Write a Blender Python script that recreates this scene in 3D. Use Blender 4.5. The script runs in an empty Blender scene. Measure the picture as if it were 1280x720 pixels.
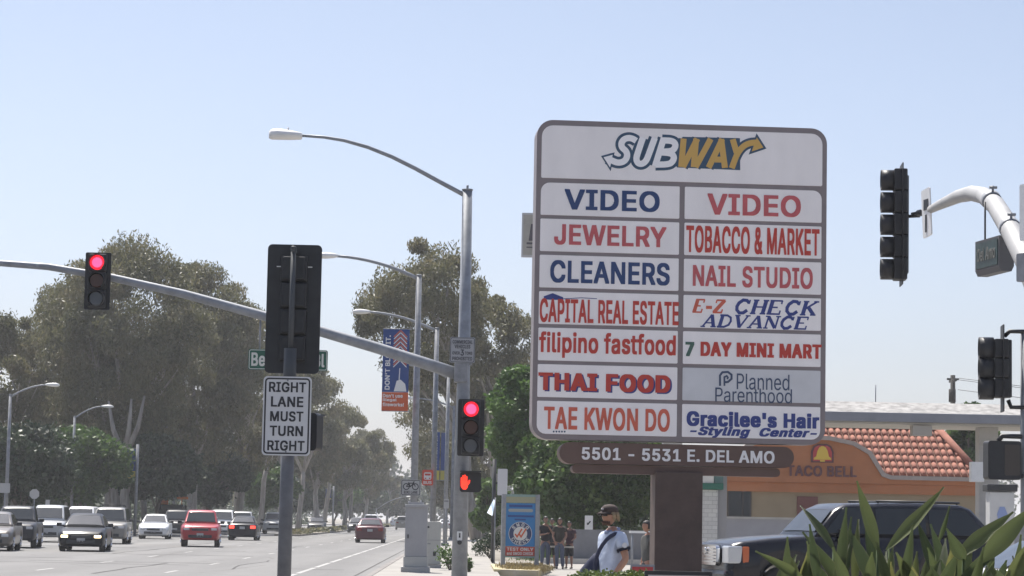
import bpy, bmesh, math, random
import numpy as np
from mathutils import Vector, Matrix
R = math.radians
S = bpy.context.scene
C = S.collection
# ------------------------------------------------------------------ camera
FPX, CX, CY = 3000.0, 640.0, 360.0
EYE = Vector((0, 0, 1.52))
ROT = (Matrix.Rotation(-R(1.05), 3, 'Z') @ Matrix.Rotation(R(90 + 5.52), 3, 'X') @ Matrix.Rotation(R(1.1), 3, 'Z'))
cam = bpy.data.cameras.new('camera'); cam.lens = 36 * FPX / 1280; cam.sensor_width = 36
cam.clip_start = .1; cam.clip_end = 6000
camo = bpy.data.objects.new('camera', cam); C.objects.link(camo)
camo.matrix_world = Matrix.Translation(EYE) @ ROT.to_4x4()
S.camera = camo
# ------------------------------------------------------------------ world, sun, exposure
SUN_EL, SUN_AZ = 60.0, -24.0          # azimuth measured from +Y, negative = to the left
w = bpy.data.worlds.new('World'); S.world = w; w.use_nodes = True
nt = w.node_tree; nt.nodes.clear()
sky = nt.nodes.new('ShaderNodeTexSky'); sky.sky_type = 'NISHITA'; sky.sun_disc = False
sky.sun_elevation = R(SUN_EL); sky.sun_rotation = R(SUN_AZ)
sky.air_density = 1.0; sky.dust_density = 2.0; sky.ozone_density = 3.0; sky.altitude = 20
bg = nt.nodes.new('ShaderNodeBackground'); bg.inputs[1].default_value = .075
wo = nt.nodes.new('ShaderNodeOutputWorld')
hs = nt.nodes.new('ShaderNodeHueSaturation'); hs.inputs['Saturation'].default_value = .66
tint = nt.nodes.new('ShaderNodeMix'); tint.data_type = 'RGBA'; tint.blend_type = 'MULTIPLY'; tint.inputs[0].default_value = 1; tint.inputs[7].default_value = (.93, .95, 1.04, 1)
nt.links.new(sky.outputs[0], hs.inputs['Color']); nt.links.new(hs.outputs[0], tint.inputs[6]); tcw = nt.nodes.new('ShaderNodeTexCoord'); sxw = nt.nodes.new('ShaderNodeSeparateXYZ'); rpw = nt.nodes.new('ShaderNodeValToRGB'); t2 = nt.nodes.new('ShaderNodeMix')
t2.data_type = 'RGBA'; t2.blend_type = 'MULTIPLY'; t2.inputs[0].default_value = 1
rpw.color_ramp.elements[0].position = .0; rpw.color_ramp.elements[0].color = (1.0, .985, 1.0, 1); rpw.color_ramp.elements[1].position = .22; rpw.color_ramp.elements[1].color = (.78, .80, .81, 1); ew = rpw.color_ramp.elements.new(.5); ew.color = (1, 1, 1, 1)  # dimmed in view; unseen upper sky kept at full to lift ambient light
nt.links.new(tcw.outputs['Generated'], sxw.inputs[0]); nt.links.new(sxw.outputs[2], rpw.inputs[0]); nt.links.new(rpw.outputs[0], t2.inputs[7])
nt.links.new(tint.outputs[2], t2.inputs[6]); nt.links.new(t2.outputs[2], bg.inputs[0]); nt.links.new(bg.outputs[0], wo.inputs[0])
sl = bpy.data.lights.new('sun', 'SUN'); sl.energy = 3.9; sl.angle = R(.5); sl.color = (1, .95, .87)
so = bpy.data.objects.new('sun', sl); C.objects.link(so)
sd = Vector((math.sin(R(SUN_AZ)) * math.cos(R(SUN_EL)), math.cos(R(SUN_AZ)) * math.cos(R(SUN_EL)), math.sin(R(SUN_EL))))
so.rotation_euler = sd.to_track_quat('Z', 'Y').to_euler(); so.location = (0, 0, 60)
S.view_settings.view_transform = 'Standard'; S.view_settings.look = 'None'
S.view_settings.gamma = 1; S.view_settings.use_curve_mapping = False
S.view_settings.exposure = 1.08
try:
    S.cycles.use_denoising = True
    S.cycles.max_bounces = 6; S.cycles.volume_bounces = 1
    S.cycles.volume_step_rate = 5; S.cycles.transparent_max_bounces = 6
except Exception: pass
HAZE_DENSITY = .00028

# ------------------------------------------------------------------ helpers
def P(px, py, Y):
    d = ROT @ Vector(((px - CX) / FPX, -(py - CY) / FPX, -1))
    return EYE + d * (Y / d.y)
def proj(p):
    q = ROT.transposed() @ (Vector(p) - EYE)
    return (CX + FPX * q.x / -q.z, CY - FPX * q.y / -q.z)
def gx(px, Y, z=0.0):
    x = 0.0
    for _ in range(4):
        x += (px - proj((x, Y, z))[0]) * Y / FPX
    return x
def lerp(a, b, t): return a + (b - a) * t
def interp(pts, x):
    if x <= pts[0][0]: return pts[0][1]
    for (a, b), (c, d) in zip(pts, pts[1:]):
        if x <= c: return b + (d - b) * (x - a) / max(1e-9, c - a)
    return pts[-1][1]

MATS = {}
def mat(name, col, rough=.6, metal=0.0, var=0.0, scale=3.0, col2=None, bump=0.0, bscale=None, emit=None, estr=1.0, spec=None, coat=0.0, trans=0.0, stretch=None):
    if name in MATS: return MATS[name]
    m = bpy.data.materials.new(name); m.use_nodes = True
    n = m.node_tree.nodes; L = m.node_tree.links
    b = n['Principled BSDF']
    b.inputs['Base Color'].default_value = (*col, 1); b.inputs['Roughness'].default_value = rough; b.inputs['Metallic'].default_value = metal
    if spec is not None: b.inputs['Specular IOR Level'].default_value = spec
    if coat: b.inputs['Coat Weight'].default_value = coat; b.inputs['Coat Roughness'].default_value = .06
    if emit: b.inputs['Emission Color'].default_value = (*emit, 1); b.inputs['Emission Strength'].default_value = estr
    if var or col2:
        tc = n.new('ShaderNodeTexCoord'); mp = n.new('ShaderNodeMapping'); no = n.new('ShaderNodeTexNoise')
        if stretch: mp.inputs['Scale'].default_value = stretch
        no.inputs['Scale'].default_value = scale; no.inputs['Detail'].default_value = 6; no.inputs['Roughness'].default_value = .6
        rp = n.new('ShaderNodeValToRGB')
        c2 = col2 if col2 else tuple(min(1, c * (1 + var)) for c in col)
        c1 = col if col2 else tuple(c * (1 - var) for c in col)
        rp.color_ramp.elements[0].position = .32; rp.color_ramp.elements[0].color = (*c1, 1)
        rp.color_ramp.elements[1].position = .68; rp.color_ramp.elements[1].color = (*c2, 1)
        L.new(tc.outputs['Object'], mp.inputs[0]); L.new(mp.outputs[0], no.inputs[0]); L.new(no.outputs[0], rp.inputs[0]); L.new(rp.outputs[0], b.inputs['Base Color'])
    if bump:
        tc = n.new('ShaderNodeTexCoord'); no = n.new('ShaderNodeTexNoise'); no.inputs['Scale'].default_value = bscale or 40
        no.inputs['Detail'].default_value = 5
        bp = n.new('ShaderNodeBump'); bp.inputs['Strength'].default_value = bump; bp.inputs['Distance'].default_value = .02
        L.new(tc.outputs['Object'], no.inputs[0]); L.new(no.outputs[0], bp.inputs['Height']); L.new(bp.outputs[0], b.inputs['Normal'])
    MATS[name] = m
    return m

def leafmat(name, c1, c2, c3, trans=.25, rough=.55):
    if name in MATS: return MATS[name]
    m = bpy.data.materials.new(name); m.use_nodes = True
    n = m.node_tree.nodes; L = m.node_tree.links; b = n['Principled BSDF']; out = n['Material Output']
    g = n.new('ShaderNodeNewGeometry'); rp = n.new('ShaderNodeValToRGB')
    rp.color_ramp.elements[0].color = (*c1, 1); rp.color_ramp.elements[1].color = (*c3, 1)
    e = rp.color_ramp.elements.new(.5); e.color = (*c2, 1)
    no = n.new('ShaderNodeTexNoise'); no.inputs['Scale'].default_value = .45; no.inputs['Detail'].default_value = 3
    mx = n.new('ShaderNodeMath'); mx.operation = 'MULTIPLY_ADD'; mx.inputs[1].default_value = .45
    ml = n.new('ShaderNodeMath'); ml.operation = 'MULTIPLY_ADD'; ml.inputs[1].default_value = 1.6; ml.inputs[2].default_value = -.53
    L.new(g.outputs['Position'], no.inputs[0]); L.new(no.outputs[0], ml.inputs[0])
    L.new(g.outputs['Random Per Island'], mx.inputs[0]); L.new(ml.outputs[0], mx.inputs[2]); L.new(mx.outputs[0], rp.inputs[0])
    L.new(rp.outputs[0], b.inputs['Base Color']); b.inputs['Roughness'].default_value = rough
    tr = n.new('ShaderNodeBsdfTranslucent'); L.new(rp.outputs[0], tr.inputs[0])
    ms = n.new('ShaderNodeMixShader'); ms.inputs[0].default_value = trans
    L.new(b.outputs[0], ms.inputs[1]); L.new(tr.outputs[0], ms.inputs[2]); L.new(ms.outputs[0], out.inputs[0])
    MATS[name] = m
    return m

def tag(o, label=None, cat=None, group=None, kind=None):
    if label: o['label'] = label
    if cat: o['category'] = cat
    if group: o['group'] = group
    if kind: o['kind'] = kind
    return o
def thing(name, label, cat, loc=(0, 0, 0), rz=0.0, group=None):
    o = bpy.data.objects.new(name, None); C.objects.link(o)
    o.empty_display_size = .2; o.location = loc; o.rotation_euler = (0, 0, rz)
    return tag(o, label, cat, group)
def root_of(o):
    while o.parent: o = o.parent
    return o
def link_mesh(name, me, m, parent=None):
    if m is not None:
        for q in (m if isinstance(m, (list, tuple)) else [m]): me.materials.append(q)
    o = bpy.data.objects.new(name, me); C.objects.link(o)
    if parent: o.parent = parent
    return o
def copy_tree(o, parent=None):
    c = o.copy(); C.objects.link(c); c.parent = parent
    for ch in list(o.children): copy_tree(ch, c)
    return c

class MB:
    def __init__(s): s.bm = bmesh.new(); s.mi = 0
    def face(s, vs, smooth=False):
        try:
            f = s.bm.faces.new(vs); f.material_index = s.mi; f.smooth = smooth; return f
        except ValueError: return None
    def poly(s, pts): return s.face([s.bm.verts.new(p) for p in pts])
    def box(s, c, sz, rot=None, bev=0.0):
        c = Vector(c); h = Vector(sz) / 2
        vs = []
        for x in (-1, 1):
            for y in (-1, 1):
                for z in (-1, 1):
                    v = Vector((x * h.x, y * h.y, z * h.z))
                    if rot is not None: v = rot @ v
                    vs.append(s.bm.verts.new(c + v))
        fs = []
        for a in ((0, 1, 3, 2), (4, 6, 7, 5), (0, 4, 5, 1), (2, 3, 7, 6), (0, 2, 6, 4), (1, 5, 7, 3)):
            fs.append(s.face([vs[i] for i in a]))
        if bev:
            es = list({e for f in fs for e in f.edges})
            r = bmesh.ops.bevel(s.bm, geom=es, offset=bev, segments=2, affect='EDGES', profile=.6)
            for f in r['faces']: f.material_index = s.mi
        return s
    def tube(s, pts, radii, n=12, caps=True, smooth=True, sx=1.0):
        pts = [Vector(p) for p in pts]
        if not isinstance(radii, (list, tuple)): radii = [radii] * len(pts)
        rings = []; prev = None
        for i, p in enumerate(pts):
            if i == 0: t = pts[1] - p
            elif i == len(pts) - 1: t = p - pts[i - 1]
            else: t = (pts[i + 1] - p).normalized() + (p - pts[i - 1]).normalized()
            t.normalize()
            if prev is None:
                a = Vector((0, 0, 1)) if abs(t.z) < .9 else Vector((1, 0, 0))
                u = t.cross(a).normalized()
            else: u = (prev - t * prev.dot(t)).normalized()
            prev = u; v = t.cross(u)
            rings.append([s.bm.verts.new(p + (u * math.cos(2 * math.pi * k / n) * sx + v * math.sin(2 * math.pi * k / n)) * radii[i]) for k in range(n)])
        for a, b in zip(rings, rings[1:]):
            for k in range(n): s.face([a[k], a[(k + 1) % n], b[(k + 1) % n], b[k]], smooth)
        if caps:
            s.face(rings[0][::-1]); s.face(rings[-1])
        return s
    def loft(s, rings, caps=True, smooth=True, closed=True):
        rr = [[s.bm.verts.new(p) for p in r] for r in rings]
        n = len(rr[0])
        for a, b in zip(rr, rr[1:]):
            for k in range(n if closed else n - 1): s.face([a[k], a[(k + 1) % n], b[(k + 1) % n], b[k]], smooth)
        if caps: s.face(rr[0][::-1]); s.face(rr[-1])
        return s
    def prism(s, poly, y0, y1, rot=None, o=(0, 0, 0)):
        """poly of (x, z); extruded along y from y0 (front) to y1"""
        o = Vector(o)
        def f(x, y, z):
            v = Vector((x, y, z)); return o + (rot @ v if rot is not None else v)
        a = [s.bm.verts.new(f(x, y0, z)) for x, z in poly]; b = [s.bm.verts.new(f(x, y1, z)) for x, z in poly]
        n = len(poly)
        s.face(a); s.face(b[::-1])
        for k in range(n): s.face([a[k], b[k], b[(k + 1) % n], a[(k + 1) % n]])
        return s
    def disc_tube(s, c, r, y0, y1, n=20, r2=None): # short cylinder along y
        return s.tube([(c[0], y0, c[1]), (c[0], y1, c[1])], [r, r2 if r2 is not None else r], n)
    def ribbon(s, pts, wd, y0, y1):
        """stroke in the x-z plane"""
        pts = [Vector((p[0], p[1])) for p in pts]
        L = []; Rr = []
        for i, p in enumerate(pts):
            if i == 0: d = pts[1] - p
            elif i == len(pts) - 1: d = p - pts[i - 1]
            else: d = (pts[i + 1] - p).normalized() + (p - pts[i - 1]).normalized()
            d = d.normalized(); nrm = Vector((-d.y, d.x))
            k = 1.0
            if 0 < i < len(pts) - 1:
                e = (pts[i + 1] - p).normalized(); k = 1 / max(.55, abs(d.dot(e)))
            L.append(p + nrm * wd / 2 * k); Rr.append(p - nrm * wd / 2 * k)
        for i in range(len(pts) - 1):
            s.prism([tuple(L[i]), tuple(Rr[i]), tuple(Rr[i + 1]), tuple(L[i + 1])], y0, y1)
        return s
    def build(s, name, m, parent=None, world=False, recalc=True, autosmooth=None):
        if recalc: bmesh.ops.recalc_face_normals(s.bm, faces=s.bm.faces)
        me = bpy.data.meshes.new(name); s.bm.to_mesh(me); s.bm.free()
        if world and parent is not None:
            r = root_of(parent)
            mw = Matrix.Translation(r.location) @ r.rotation_euler.to_matrix().to_4x4()
            me.transform(mw.inverted())
        return link_mesh(name, me, m, parent)

def rrect(x0, z0, x1, z1, r, n=5, corners=(1, 1, 1, 1)):
    """rounded rect, corners flags: bl, br, tr, tl"""
    out = []
    for (cx, cz, a0, f) in ((x0, z0, 180, corners[0]), (x1, z0, 270, corners[1]), (x1, z1, 0, corners[2]), (x0, z1, 90, corners[3])):
        rr = r * f
        if rr <= 0: out.append((cx, cz)); continue
        ox = cx + rr if cx == x0 else cx - rr; oz = cz + rr if cz == z0 else cz - rr
        for k in range(n + 1):
            a = R(a0 + 90 * k / n); out.append((ox + rr * math.cos(a), oz + rr * math.sin(a)))
    return out

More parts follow.
